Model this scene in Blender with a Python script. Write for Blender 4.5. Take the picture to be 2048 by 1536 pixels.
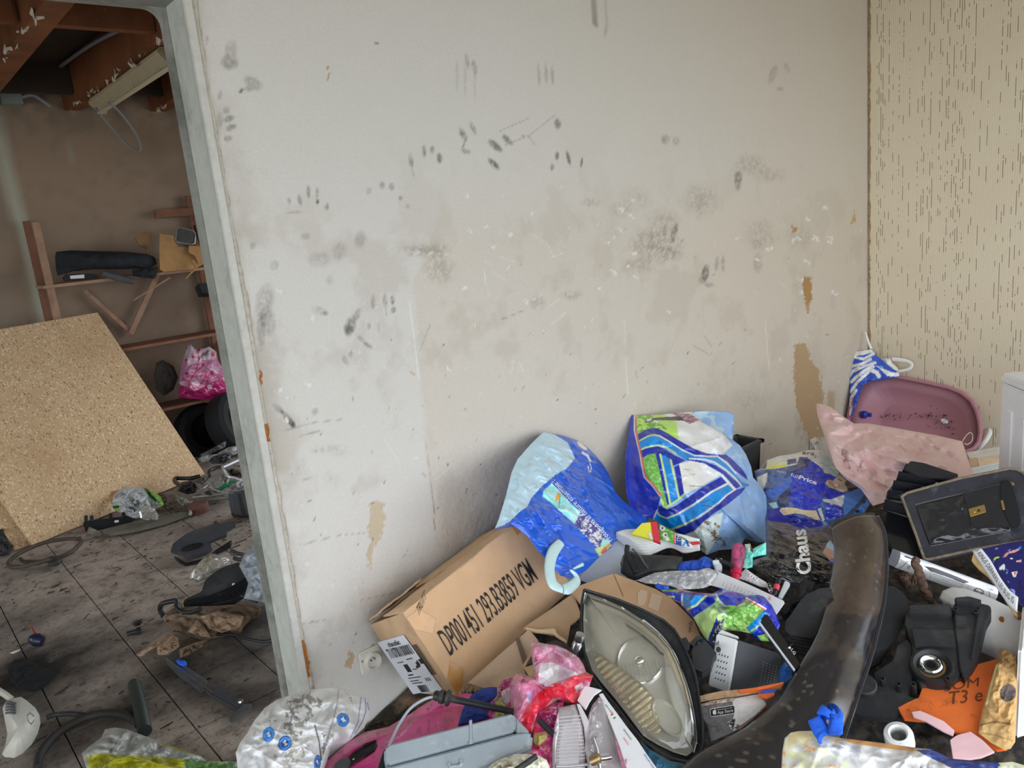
import bpy, math, random
import numpy as np
from mathutils import Vector, Matrix

for _o in list(bpy.data.objects):
    bpy.data.objects.remove(_o)
random.seed(7)
RNG = np.random.default_rng(7)
SC = bpy.context.scene
COL = SC.collection

# ------------------------------------------------------------------ camera
F = 1540.0
CAM = np.array([0.0, -2.0, 1.55])
def _n(v):
    v = np.array(v, float)
    return v / np.linalg.norm(v)
_dX = _n((1833, -515, F)); _dD = _n((713, 7117, F))
_dZ = -_dD; _dX = _n(_dX - _dX.dot(_dZ) * _dZ); _dY = np.cross(_dZ, _dX)
R = np.array([_dX, _dY, _dZ])            # world = R @ (right, down, forward)
cam_data = bpy.data.cameras.new('camera'); cam = bpy.data.objects.new('camera', cam_data); COL.objects.link(cam)
cam_data.sensor_width = 36.0; cam_data.lens = 36.0 * F / 2048; cam_data.clip_start = 0.02
_m = Matrix.Identity(4)
for i in range(3):
    _m[i][0] = R[i][0]; _m[i][1] = -R[i][1]; _m[i][2] = -R[i][2]; _m[i][3] = CAM[i]
cam.matrix_world = _m
SC.camera = cam

# ------------------------------------------------------------------ sky, daylight, exposure
SC.view_settings.view_transform = 'Standard'; SC.view_settings.look = 'None'
SC.view_settings.gamma = 1.0; SC.view_settings.exposure = 0.0; SC.view_settings.use_curve_mapping = False
W = bpy.data.worlds.new('overcast_sky'); SC.world = W; W.use_nodes = True
bg = W.node_tree.nodes['Background']; bg.inputs[0].default_value = (0.87, 0.935, 1.0, 1); bg.inputs[1].default_value = 3.65
SC.cycles.max_bounces = 9; SC.cycles.diffuse_bounces = 5; SC.cycles.transparent_max_bounces = 12
def portal(name, loc, sx, sy, rot):
    # an opening of the building through which the sky shines in (guides the renderer's sampling, emits nothing)
    l = bpy.data.lights.new(name, 'AREA'); l.shape = 'RECTANGLE'; l.size = sx; l.size_y = sy
    l.cycles.is_portal = True
    o = bpy.data.objects.new(name, l); COL.objects.link(o); o.location = loc; o.rotation_euler = rot
    return o
portal('garage_opening', (0.58, -3.02, 1.08), 7.5, 2.16, (math.radians(90), 0, 0))
portal('side_opening', (-3.22, -1.65, 1.08), 2.7, 2.16, (math.radians(90), 0, math.radians(-90)))
portal('added_side_opening', (3.47, 2.0, 1.12), 2.8, 2.2, (math.radians(90), 0, math.radians(90)))  # unseen opening, added so sky light reaches the chipboard and tiles
portal('second_room_window', (-3.22, 2.2, 1.4), 2.8, 1.6, (math.radians(90), 0, math.radians(-90)))

# ------------------------------------------------------------------ rays, planes
def ray(px, py):
    d = np.stack([(np.asarray(px, float) - 1024) / F, (np.asarray(py, float) - 768) / F, np.ones_like(np.asarray(px, float))], -1)
    return d @ R.T
def P3(px, py, **k):
    r = ray(px, py)
    if 't' in k: t = k['t']
    elif 'z' in k: t = (k['z'] - CAM[2]) / r[2]
    elif 'y' in k: t = (k['y'] - CAM[1]) / r[1]
    else: t = (k['x'] - CAM[0]) / r[0]
    return CAM + r * t
def proj(P):
    c = (np.asarray(P, float) - CAM) @ R
    return np.stack([1024 + F * c[..., 0] / c[..., 2], 768 + F * c[..., 1] / c[..., 2]], -1)
class Pl:
    """a plane of the scene: three points, its normal towards the room"""
    def __init__(s, a, b, c):
        s.o = np.array(a, float); n = _n(np.cross(np.array(b) - s.o, np.array(c) - s.o))
        if n.dot(CAM - s.o) < 0: n = -n
        s.n = n
        e = np.cross((0, 0, 1.0), n)
        s.e1 = _n(e) if np.linalg.norm(e) > 1e-3 else np.array([1.0, 0, 0])
        s.e2 = np.cross(n, s.e1)
    def at(s, px, py, off=0.0):
        r = ray(px, py); t = ((s.o - CAM) @ s.n) / (r @ s.n)
        return CAM + r * t[..., None] + np.multiply.outer(np.asarray(off, float), s.n) if np.ndim(px) else CAM + r * t + s.n * off
    def uv(s, P):
        d = P - s.o
        return np.stack([d @ s.e1, d @ s.e2], -1)
    def p(s, u, v, h=0):
        return s.o + np.multiply.outer(u, s.e1) + np.multiply.outer(v, s.e2) + np.multiply.outer(h, s.n)
def PL(a, b, c):
    """three anchors (px, py, 'z'|'y'|'t'|'x', value)"""
    return Pl(*[P3(q[0], q[1], **{q[2]: q[3]}) for q in (a, b, c)])
def X(ox, oy, s, pts):
    return [(ox + x / s, oy + y / s) for x, y in pts]

# ------------------------------------------------------------------ noise (numpy)
def _hash(ix, iy, seed):
    h = (ix.astype(np.int64) * 374761393 + iy.astype(np.int64) * 668265263 + seed * 974634777) & 0xFFFFFFFF
    h = ((h ^ (h >> 13)) * 1274126177) & 0xFFFFFFFF
    h = h ^ (h >> 16)
    return (h & 0xFFFFFF) / float(0xFFFFFF)
def vn(x, y, seed=0):
    x = np.asarray(x, float); y = np.asarray(y, float)
    ix = np.floor(x); iy = np.floor(y); fx = x - ix; fy = y - iy
    fx = fx * fx * (3 - 2 * fx); fy = fy * fy * (3 - 2 * fy)
    a = _hash(ix, iy, seed); b = _hash(ix + 1, iy, seed); c = _hash(ix, iy + 1, seed); d = _hash(ix + 1, iy + 1, seed)
    return a + (b - a) * fx + (c - a) * fy + (a - b - c + d) * fx * fy
def fbm(x, y, seed=0, octs=4, g=0.55):
    s = 0; a = 1.0; t = 0
    for i in range(octs):
        s = s + a * vn(x * 2 ** i + 17.3 * i, y * 2 ** i - 9.1 * i, seed + i); t += a; a *= g
    return s / t
def crease(u, v, freq=14, seed=0, n=5):
    """plastic-film wrinkles: sharp ridges in several directions, warped"""
    rg = np.random.default_rng(seed); h = 0; tot = 0
    wx = (fbm(u * freq * .5, v * freq * .5, seed + 5, 3) - .5) * 1.6; wy = (fbm(u * freq * .5 + 40, v * freq * .5, seed + 9, 3) - .5) * 1.6
    for k in range(n):
        a = rg.uniform(0, math.pi); f = freq * rg.uniform(.35, 1.3)
        q = (u * math.cos(a) + v * math.sin(a)) * f + wx * rg.uniform(.5, 1.4) + wy * rg.uniform(.5, 1.4) + rg.uniform(0, 9)
        w = 1 - np.abs(2 * (q - np.floor(q)) - 1)
        m = fbm(u * freq * .4 + k * 7, v * freq * .4, seed + 31 + k, 2)
        am = 1.0 / (.6 + f / freq)
        h = h + am * w ** 1.15 * np.clip(m * 2.4 - .6, 0, 1); tot += am
    return h / tot

# ------------------------------------------------------------------ colours and materials
def lin(c):
    c = np.array(c, float)
    return np.where(c <= 0.04045, c / 12.92, ((c + 0.055) / 1.055) ** 2.4)
def H(h, k=1.0):
    h = h.lstrip('#'); v = lin([int(h[i:i + 2], 16) / 255 for i in (0, 2, 4)]) * k
    return tuple(np.clip(v, 0.0, 0.9))
K = 1.6        # photograph colour -> surface colour at the pile's light
def A(h): return H(h, K)
_mats = {}
def M(name, color=None, rough=.5, metal=0.0, noise=None, bump=None, dirt=None, vcol=False, spec=.5, coat=0.0, alpha=None, trans=0.0, ior=1.45, sheen=0.0):
    if name in _mats: return _mats[name]
    m = bpy.data.materials.new(name); m.use_nodes = True; _mats[name] = m
    nt = m.node_tree; N = nt.nodes; L = nt.links; b = N['Principled BSDF']
    b.inputs['Roughness'].default_value = rough; b.inputs['Metallic'].default_value = metal
    b.inputs['Specular IOR Level'].default_value = spec; b.inputs['Coat Weight'].default_value = coat
    b.inputs['Coat Roughness'].default_value = .12
    b.inputs['IOR'].default_value = ior; b.inputs['Transmission Weight'].default_value = trans
    if sheen: b.inputs['Sheen Weight'].default_value = sheen
    geo = N.new('ShaderNodeNewGeometry'); pos = geo.outputs['Position']
    col = None
    if vcol:
        at = N.new('ShaderNodeAttribute'); at.attribute_name = 'Col'; col = at.outputs['Color']
    else:
        rgb = N.new('ShaderNodeRGB'); rgb.outputs[0].default_value = (*color, 1); col = rgb.outputs[0]
    def nz(scale, detail=5, rg=.6):
        n = N.new('ShaderNodeTexNoise'); n.inputs['Scale'].default_value = scale; n.inputs['Detail'].default_value = detail
        n.inputs['Roughness'].default_value = rg; L.new(pos, n.inputs['Vector']); return n.outputs['Fac']
    def mix(a, bb, f, mode='MIX'):
        x = N.new('ShaderNodeMix'); x.data_type = 'RGBA'; x.blend_type = mode
        for s, v in ((x.inputs[6], a), (x.inputs[7], bb), (x.inputs[0], f)):
            if hasattr(v, 'links') or hasattr(v, 'is_linked'): L.new(v, s)
            else: s.default_value = v
        return x.outputs[2]
    def mr(v, a, bb, c, d):
        x = N.new('ShaderNodeMapRange'); L.new(v, x.inputs[0])
        for i, q in enumerate((a, bb, c, d)): x.inputs[i + 1].default_value = q
        return x.outputs[0]
    if noise:
        f = mr(nz(noise[0]), .3, .7, 1 - noise[1], 1 + noise[1] * .6)
        cmb = N.new('ShaderNodeCombineColor'); [L.new(f, cmb.inputs[i]) for i in range(3)]
        col = mix(col, cmb.outputs[0], 1.0, 'MULTIPLY')
    if dirt:
        for (sc, th, dc, amt) in (dirt if isinstance(dirt, list) else [dirt]):
            f = mr(nz(sc, 8, .7), th, th + .14, 0.0, amt)
            col = mix(col, (*dc, 1), f)
            if rough < .5:
                rr = mr(f, 0, 1, rough, .8); L.new(rr, b.inputs['Roughness'])
    L.new(col, b.inputs['Base Color'])
    if bump:
        bp = N.new('ShaderNodeBump'); bp.inputs['Strength'].default_value = bump[1]; bp.inputs['Distance'].default_value = bump[2] if len(bump) > 2 else .004
        L.new(nz(bump[0], 6), bp.inputs['Height']); L.new(bp.outputs[0], b.inputs['Normal'])
    if alpha is not None: b.inputs['Alpha'].default_value = alpha
    return m
def film(name, tint=(1, 1, 1), gloss=.25, rough=.08, haze=0.0, hazecol=(.8, .8, .8)):
    """thin clear plastic: lets light through, shiny, a little milky"""
    if name in _mats: return _mats[name]
    m = bpy.data.materials.new(name); m.use_nodes = True; _mats[name] = m
    nt = m.node_tree; N = nt.nodes; L = nt.links; N.remove(N['Principled BSDF']); out = N['Material Output']
    t = N.new('ShaderNodeBsdfTransparent'); t.inputs[0].default_value = (*tint, 1)
    g = N.new('ShaderNodeBsdfGlossy'); g.inputs['Roughness'].default_value = rough; g.inputs[0].default_value = (1, 1, 1, 1)
    d = N.new('ShaderNodeBsdfDiffuse'); d.inputs[0].default_value = (*hazecol, 1)
    a = N.new('ShaderNodeMixShader'); a.inputs[0].default_value = haze; L.new(t.outputs[0], a.inputs[1]); L.new(d.outputs[0], a.inputs[2])
    lw = N.new('ShaderNodeFresnel'); lw.inputs[0].default_value = 1.45
    mp = N.new('ShaderNodeMapRange'); L.new(lw.outputs[0], mp.inputs[0]); mp.inputs[3].default_value = gloss * .08; mp.inputs[4].default_value = min(1.0, gloss * 2.4)
    x = N.new('ShaderNodeMixShader'); L.new(mp.outputs[0], x.inputs[0]); L.new(a.outputs[0], x.inputs[1]); L.new(g.outputs[0], x.inputs[2])
    L.new(x.outputs[0], out.inputs[0])
    return m

# ------------------------------------------------------------------ objects
_loc = {}
def thing(name, label, cat, loc, group=None, kind=None):
    o = bpy.data.objects.new(name, None); COL.objects.link(o); o.location = tuple(loc); _loc[o] = np.array(loc, float)
    o.empty_display_size = .05
    o['label'] = label; o['category'] = cat
    if group: o['group'] = group
    if kind: o['kind'] = kind
    return o
def tag(o, label=None, cat=None, group=None, kind=None):
    if label: o['label'] = label
    if cat: o['category'] = cat
    if group: o['group'] = group
    if kind: o['kind'] = kind
    return o
def link(name, me, mat, parent=None, loc=None):
    o = bpy.data.objects.new(name, me); COL.objects.link(o)
    if mat is not None and not me.materials: me.materials.append(mat)
    o.location = tuple(loc) if loc is not None else (0, 0, 0); 
    _loc[o] = np.array(o.location, float)
    if parent is not None:
        o.parent = parent; o.location = tuple(_loc[o] - _loc[parent]) if loc is not None else (0, 0, 0)
        if loc is None: _loc[o] = _loc[parent]
    return o
def mk(name, V, Fs, mat, parent=None, smooth=False, colr=None, flat_edges=None):
    """one mesh object from world-space vertices"""
    V = np.asarray(V, float)
    base = _loc[parent] if parent is not None else None
    if base is None:
        base = V.mean(0); base = np.array([base[0], base[1], V[:, 2].min()])
    me = bpy.data.meshes.new(name)
    Vl = V - base
    if isinstance(Fs, np.ndarray):
        n, k = Fs.shape
        me.vertices.add(len(V)); me.vertices.foreach_set('co', Vl.ravel())
        me.loops.add(n * k); me.loops.foreach_set('vertex_index', Fs.ravel().astype(np.int32))
        me.polygons.add(n); me.polygons.foreach_set('loop_start', np.arange(0, n * k, k, dtype=np.int32))
        me.update(calc_edges=True); me.validate()
    else:
        me.from_pydata([tuple(v) for v in Vl], [], [tuple(f) for f in Fs]); me.update()
    if smooth: me.polygons.foreach_set('use_smooth', np.ones(len(me.polygons), bool))
    if colr is not None:
        ca = me.color_attributes.new('Col', 'FLOAT_COLOR', 'POINT')
        c4 = np.ones((len(V), 4)); c4[:, :3] = colr; ca.data.foreach_set('color', c4.ravel())
    if smooth == 'auto':
        me.set_sharp_from_angle(angle=math.radians(38))
    o = link(name, me, mat)
    if parent is not None:
        o.parent = parent; o.location = (0, 0, 0)
    else: o.location = tuple(base)
    _loc[o] = np.array(base, float)
    return o
def grid_faces(n, m, wrap=False):
    """n rows, m columns -> quads; wrap joins last column to first"""
    i, j = np.meshgrid(np.arange(n - 1), np.arange(m if wrap else m - 1), indexing='ij')
    a = i * m + j; b = i * m + (j + 1) % m
    return np.stack([a, b, b + m, a + m], -1).reshape(-1, 4)

class MB:
    """collects solids into one part"""
    def __init__(s): s.V = []; s.F = []
    def add(s, V, Fc):
        b = len(s.V); s.V += [tuple(map(float, v)) for v in V]; s.F += [tuple(int(i) + b for i in f) for f in Fc]; return s
    def box(s, o, a, b, c):
        o = np.array(o, float); a = np.array(a, float); b = np.array(b, float); c = np.array(c, float)
        if np.cross(a, b).dot(c) < 0: a, b = b, a
        V = [o, o + a, o + a + b, o + b, o + c, o + a + c, o + a + b + c, o + b + c]
        return s.add(V, [(0, 3, 2, 1), (4, 5, 6, 7), (0, 1, 5, 4), (1, 2, 6, 5), (2, 3, 7, 6), (3, 0, 4, 7)])
    def prism(s, pts, d):
        """extrude a flat polygon of 3D points by the vector d"""
        pts = [np.array(p, float) for p in pts]; n = len(pts); d = np.array(d, float)
        nr = sum(np.cross(pts[i] - pts[0], pts[(i + 1) % n] - pts[0]) for i in range(n))
        if nr.dot(d) < 0: pts = pts[::-1]
        return s.add(pts + [p + d for p in pts], [tuple(range(n))[::-1], tuple(range(n, 2 * n))] + [(i, (i + 1) % n, (i + 1) % n + n, i + n) for i in range(n)])
    def tube(s, pts, r, k=10, caps=True):
        pts = np.array(pts, float); n = len(pts); r = np.broadcast_to(np.asarray(r, float), (n,))
        T = np.gradient(pts, axis=0); T /= np.linalg.norm(T, axis=1)[:, None] + 1e-12
        up = np.array([0, 0, 1.0]) if abs(T[0][2]) < .9 else np.array([1.0, 0, 0])
        V = []; nx = np.cross(up, T[0]); nx /= np.linalg.norm(nx)
        for i in range(n):
            nx = nx - nx.dot(T[i]) * T[i]; nx /= np.linalg.norm(nx) + 1e-12; ny = np.cross(T[i], nx)
            for q in range(k):
                a = 2 * math.pi * q / k; V.append(pts[i] + r[i] * (math.cos(a) * nx + math.sin(a) * ny))
        Fc = [tuple(f) for f in grid_faces(n, k, True)]
        if caps: Fc += [tuple(range(k))[::-1], tuple(range((n - 1) * k, n * k))]
        return s.add(V, Fc)
    def lathe(s, o, axis, prof, k=28, ex=None, sx=1.0, sy=1.0):
        """profile (radius, height along axis); closed where the radius is 0"""
        o = np.array(o, float); ax = _n(axis); e = np.array(ex, float) if ex is not None else (np.array([0, 0, 1.0]) if abs(ax[2]) < .9 else np.array([1.0, 0, 0]))
        e = _n(e - e.dot(ax) * ax); f = np.cross(ax, e); V = []
        for (r, h) in prof:
            for q in range(k):
                a = 2 * math.pi * q / k; V.append(o + ax * h + r * (sx * math.cos(a) * e + sy * math.sin(a) * f))
        Fc = [tuple(x) for x in grid_faces(len(prof), k, True)]
        if prof[0][0] > 1e-6: Fc.append(tuple(range(k))[::-1])
        if prof[-1][0] > 1e-6: Fc.append(tuple(range((len(prof) - 1) * k, len(prof) * k)))
        return s.add(V, Fc)
    def build(s, name, mat, parent=None, smooth=False):
        return mk(name, np.array(s.V), s.F, mat, parent, 'auto' if smooth else False)
def smoothline(pts, n=40):
    """Catmull-Rom through the points"""
    p = np.array(pts, float); p = np.vstack([2 * p[0] - p[1], p, 2 * p[-1] - p[-2]]); out = []
    segs = len(p) - 3; per = max(2, n // segs)
    for i in range(segs):
        a, b, c, d = p[i:i + 4]
        for q in range(per):
            t = q / per
            out.append(.5 * (2 * b + (c - a) * t + (2 * a - 5 * b + 4 * c - d) * t * t + (3 * b - a - 3 * c + d) * t ** 3))
    out.append(p[-2]); return np.array(out)
def resample(poly, n, closed=True):
    p = np.array(poly, float)
    if closed: p = np.vstack([p, p[:1]])
    d = np.r_[0, np.cumsum(np.linalg.norm(np.diff(p, axis=0), axis=1))]
    t = np.linspace(0, d[-1], n + 1 if closed else n)
    if closed: t = t[:-1]
    q = np.stack([np.interp(t, d, p[:, i]) for i in range(p.shape[1])], -1)
    if closed:                                      # keep the corners of the outline
        for c in poly:
            k = np.argmin(((q - c) ** 2).sum(1)); q[k] = c
    return q
def inside(px, py, poly):
    x = np.asarray(px); y = np.asarray(py); c = np.zeros(x.shape, bool); n = len(poly)
    for i in range(n):
        x1, y1 = poly[i]; x2, y2 = poly[(i + 1) % n]
        if y1 == y2: continue
        c ^= ((y1 > y) != (y2 > y)) & (x < (x2 - x1) * (y - y1) / (y2 - y1) + x1)
    return c
def dline(px, py, pts):
    d = np.full(np.shape(px), 1e9)
    for (x1, y1), (x2, y2) in zip(pts[:-1], pts[1:]):
        vx, vy = x2 - x1, y2 - y1; t = np.clip(((px - x1) * vx + (py - y1) * vy) / (vx * vx + vy * vy + 1e-9), 0, 1)
        d = np.minimum(d, np.hypot(px - x1 - t * vx, py - y1 - t * vy))
    return d
def paint(px, py, base, layers):
    """flat print: polygons 'p', lines 'l', ellipses 'e', speckle 'n' in the picture's own sheet coordinates"""
    c = np.tile(np.array(base, float), (len(px), 1))
    for q in layers:
        k = q[0]
        if k == 'p': m = inside(px, py, q[1]).astype(float); cc = q[2]
        elif k == 'l': m = np.clip((q[2] - dline(px, py, q[1])) * 1.2 + .5, 0, 1); cc = q[3]
        elif k == 'e':
            (cx, cy, rx, ry, rot), cc = q[1], q[2]; a = math.radians(rot); dx = px - cx; dy = py - cy
            m = ((dx * math.cos(a) + dy * math.sin(a)) / rx) ** 2 + ((-dx * math.sin(a) + dy * math.cos(a)) / ry) ** 2; m = (m < 1).astype(float)
        elif k == 'n':           # ('n', poly or None, size px, threshold, colour, amount, seed)
            f = fbm(px / q[2], py / q[2], q[6] if len(q) > 6 else 3, 4, .7); m = np.clip((f - q[3]) / .06, 0, 1) * q[5]; cc = q[4]
            if q[1] is not None: m = m * inside(px, py, q[1])
        m = m[:, None]; c = c * (1 - m) + np.array(cc) * m
    return c
class Surf:
    pass
def pillow(name, outline, pl, front, back, mat, parent=None, base=None, layers=(), rings=40, segs=160, wr=(0.0, 14), seed=1, center=None, pw=2.6, hfun=None, smooth=True, edge=0.0, folds=16):
    """a bag, sack, cloth or crumpled sheet: the outline lies in the plane pl, the front swells and wrinkles, the back closes it"""
    s = Surf(); s.pl = pl
    B2 = pl.uv(pl.at(*np.array(resample(outline, segs)).T))
    c2 = pl.uv(pl.at(*np.array(center, float))) if center else B2.mean(0)
    ss = np.linspace(0, 1, rings + 1)[1:]
    ss = ss ** .8
    dv = _n(CAM - pl.p(c2[0], c2[1]))
    ang = np.unwrap(np.arctan2(B2[:, 1] - c2[1], B2[:, 0] - c2[0])); rad = np.hypot(B2[:, 0] - c2[0], B2[:, 1] - c2[1])
    od = np.argsort(np.mod(ang, 2 * math.pi)); aS = np.mod(ang, 2 * math.pi)[od]; rS = rad[od]
    fl = None
    if wr[0] and folds:
        rg = np.random.default_rng(seed + 500); sz = math.sqrt(np.ptp(B2[:, 0]) * np.ptp(B2[:, 1])); fl = []
        for _ in range(folds):
            a0 = rg.uniform(0, math.pi) if rg.random() < .5 else rg.normal(.8, .5); ln = sz * rg.uniform(.25, .75); cx_ = c2[0] + np.ptp(B2[:, 0]) * rg.uniform(-.42, .42); cy_ = c2[1] + np.ptp(B2[:, 1]) * rg.uniform(-.42, .42)
            fl.append((cx_ - math.cos(a0) * ln / 2, cy_ - math.sin(a0) * ln / 2, cx_ + math.cos(a0) * ln / 2, cy_ + math.sin(a0) * ln / 2, sz * rg.uniform(.014, .034), wr[0] * rg.uniform(.18, .55) * (1 if rg.random() < .65 else -.7)))
    def height(u, v, sv):
        px = proj(pl.p(u, v)); h = front * (1 - np.clip(sv, 0, 1) ** pw)
        if wr[0]: h = h + wr[0] * (2.3 * crease(u, v, wr[1], seed) + .95 * crease(u, v, wr[1] * 2.3, seed + 77) - .7) * (1 - np.clip(sv, 0, 1) ** 8 * (1 - edge))
        if fl is not None:
            for (x0, y0, x1, y1, w_, a_) in fl:
                vx, vy = x1 - x0, y1 - y0; tt = ((u - x0) * vx + (v - y0) * vy) / (vx * vx + vy * vy)
                dd = np.abs((u - x0) * vy - (v - y0) * vx) / math.hypot(vx, vy) + .012 * (vn(tt * 5 + x0 * 90, v * 0, seed) - .5)
                h = h + a_ * np.exp(-np.abs(dd) / w_) * np.clip(1.25 - np.abs(2 * tt - 1), 0, 1) * (1 - np.clip(sv, 0, 1) ** 6)
        if hfun is not None: h = h + hfun(px[..., 0], px[..., 1], sv)
        return h
    def at(px, py, off=0.002):
        q = pl.uv(pl.at(np.asarray(px, float), np.asarray(py, float))); a = np.mod(np.arctan2(q[..., 1] - c2[1], q[..., 0] - c2[0]), 2 * math.pi)
        rb = np.interp(a, aS, rS, period=2 * math.pi); sv = np.hypot(q[..., 0] - c2[0], q[..., 1] - c2[1]) / rb
        return pl.p(q[..., 0], q[..., 1]) + np.multiply.outer(height(q[..., 0], q[..., 1], sv) + off, dv)
    s.at = at
    UV = [c2[None]] + [c2 + k * (B2 - c2) for k in ss]; SV = np.r_[0, np.repeat(ss, segs)]
    UV = np.vstack(UV); V = pl.p(UV[:, 0], UV[:, 1]) + np.multiply.outer(height(UV[:, 0], UV[:, 1], SV), dv)
    Fc = [grid_faces(rings, segs, True) + 1]
    ctr = np.stack([np.zeros(segs, int), 1 + np.arange(segs), 1 + (np.arange(segs) + 1) % segs], -1)
    bs = [.8, .45]; nb = len(V); last = 1 + (rings - 1) * segs
    UB = np.vstack([c2 + k * (B2 - c2) for k in bs] + [c2[None]]); SB = np.r_[np.repeat(bs, segs), 0]
    VB = pl.p(UB[:, 0], UB[:, 1], -back * (1 - SB ** 3)); V = np.vstack([V, VB])
    i = np.arange(segs); j = (i + 1) % segs
    Fc.append(np.stack([last + i, last + j, nb + j, nb + i], -1)); Fc.append(np.stack([nb + i, nb + j, nb + segs + j, nb + segs + i], -1))
    tri2 = np.stack([nb + segs + i, nb + segs + j, np.full(segs, nb + 2 * segs)], -1)
    faces = [tuple(f) for f in np.vstack(Fc)] + [tuple(f) for f in ctr] + [tuple(f) for f in tri2]
    area = np.sum(B2[:, 0] * np.roll(B2[:, 1], -1) - B2[:, 1] * np.roll(B2[:, 0], -1))
    if area > 0: faces = faces          # outline order decides which way the faces look
    else: faces = [f[::-1] for f in faces]
    col = None
    if base is not None:
        q = proj(pl.p(np.r_[UV[:, 0], UB[:, 0]], np.r_[UV[:, 1], UB[:, 1]])); col = paint(q[:, 0], q[:, 1], base, layers)
        col[len(UV):] = np.array(base)
    s.o = mk(name, V, faces, mat, parent, smooth, col)
    import bmesh
    bm = bmesh.new(); bm.from_mesh(s.o.data); bmesh.ops.recalc_face_normals(bm, faces=bm.faces[:]); bm.to_mesh(s.o.data); bm.free()
    return s
def slab(name, outline, pl, th, mat, parent=None, off=0.0, bevel=.0, holes=(), smooth=False):
    """a rigid flat piece of real thickness; its front lies in the plane, off metres in front of it"""
    import bmesh
    P = pl.at(*np.array(outline, float).T) + pl.n * off
    mb = MB().prism(P, -pl.n * th)
    o = mb.build(name, mat, parent)
    bm = bmesh.new(); bm.from_mesh(o.data); bmesh.ops.recalc_face_normals(bm, faces=bm.faces[:])
    if bevel: bmesh.ops.bevel(bm, geom=bm.edges[:], offset=bevel, segments=2, affect='EDGES', clamp_overlap=True)
    bm.to_mesh(o.data); bm.free()
    return o
def loft(name, Ac, Bc, mat, parent=None, n=60, m=14, bulge=0.0, th=.006, nrm=None, wr=(0, 14), seed=3, prof=None, base=None, layers=(), smooth=True):
    """a band between two space curves, bulged across, with thickness"""
    a = resample(smoothline(Ac, 80), n, False); b = resample(smoothline(Bc, 80), n, False)
    t = np.linspace(0, 1, m); V = a[:, None] * (1 - t)[None, :, None] + b[:, None] * t[None, :, None]
    dl = np.gradient(V, axis=0); dt = np.gradient(V, axis=1); N_ = np.cross(dl, dt); N_ /= np.linalg.norm(N_, axis=2)[..., None] + 1e-12
    N_ = np.where(((CAM - V) * N_).sum(2)[..., None] < 0, -N_, N_)
    h = (prof(t) if prof is not None else 1 - (2 * t - 1) ** 2)[None, :] * bulge
    if wr[0]:
        u = np.linspace(0, np.linalg.norm(np.diff(a, axis=0), axis=1).sum(), n)[:, None] + 0 * t; w = np.linalg.norm(V - V[:, :1], axis=2)
        h = h + wr[0] * crease(u, w, wr[1], seed)
    Fv = V + N_ * h[..., None]; Bv = Fv - N_ * th
    VV = np.vstack([Fv.reshape(-1, 3), Bv.reshape(-1, 3)]); g = grid_faces(n, m); q = n * m
    Fc = [tuple(f) for f in g] + [tuple(f[::-1] + q) for f in g]
    for i in range(n - 1):
        Fc += [(i * m, (i + 1) * m, (i + 1) * m + q, i * m + q)[::-1], (i * m + m - 1, (i + 1) * m + m - 1, (i + 1) * m + m - 1 + q, i * m + m - 1 + q)]
    for j in range(m - 1):
        Fc += [(j, j + 1, j + 1 + q, j + q), ((n - 1) * m + j, (n - 1) * m + j + 1, (n - 1) * m + j + 1 + q, (n - 1) * m + j + q)[::-1]]
    col = None
    if base is not None:
        pp = proj(V.reshape(-1, 3)); col = paint(pp[:, 0], pp[:, 1], base, layers); col = np.vstack([col, col])
    o = mk(name, VV, Fc, mat, parent, smooth, col)
    import bmesh
    bm = bmesh.new(); bm.from_mesh(o.data); bmesh.ops.recalc_face_normals(bm, faces=bm.faces[:]); bm.to_mesh(o.data); bm.free()
    return o
# ------------------------------------------------------------------ lettering
_txt = {}
def text_mesh(s0, bold=0.0):
    s = (s0, bold)
    if s in _txt: return _txt[s]
    cu = bpy.data.curves.new('t', 'FONT'); cu.body = s0; cu.size = 1.0; cu.resolution_u = 3; cu.offset = bold
    o = bpy.data.objects.new('t', cu)
    me = bpy.data.meshes.new_from_object(o)
    V = np.array([v.co[:] for v in me.vertices])[:, :2]; Fc = [tuple(p.vertices) for p in me.polygons]
    bpy.data.objects.remove(o); bpy.data.curves.remove(cu); bpy.data.meshes.remove(me)
    x0, x1 = V[:, 0].min(), V[:, 0].max(); V[:, 0] = (V[:, 0] - x0) / (x1 - x0); V[:, 1] /= .70
    _txt[s] = (V, Fc); return _txt[s]
def letters(s, fn, o, xa, ya, mat, parent, name='lettering', bold=0.0):
    """lettering laid on a surface: fn maps sheet coordinates to the surface, o = start of the baseline, xa = whole word, ya = cap height"""
    V, Fc = text_mesh(s, bold); o = np.array(o, float); xa = np.array(xa, float); ya = np.array(ya, float)
    q = o + V[:, :1] * xa + V[:, 1:2] * ya
    W = np.array(fn(q[:, 0], q[:, 1]))
    me = mk(name, W, Fc, mat, parent)
    return me
# ================================================================== the building
XC = 4.38; HC = 2.62; YF = -3.0; YB = 4.2; XL = -3.2; XR2 = 3.3; ZJ = 2.57
m_conc = M('rough_concrete', H('#8a8178'), .9, noise=(3, .25), bump=(40, .4, .01), dirt=(1.6, .5, H('#4b4038'), .7))
m_ceil = M('white_ceiling', H('#cfcac0'), .9, noise=(2, .1))
def struct(o): o['kind'] = 'structure'; return o
def sbox(name, lo, hi, mat, parent=None):
    lo = np.array(lo, float); d = np.array(hi, float) - lo
    o = MB().box(lo, (d[0], 0, 0), (0, d[1], 0), (0, 0, d[2])).build(name, mat, parent)
    return o if parent is not None else struct(o)
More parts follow.
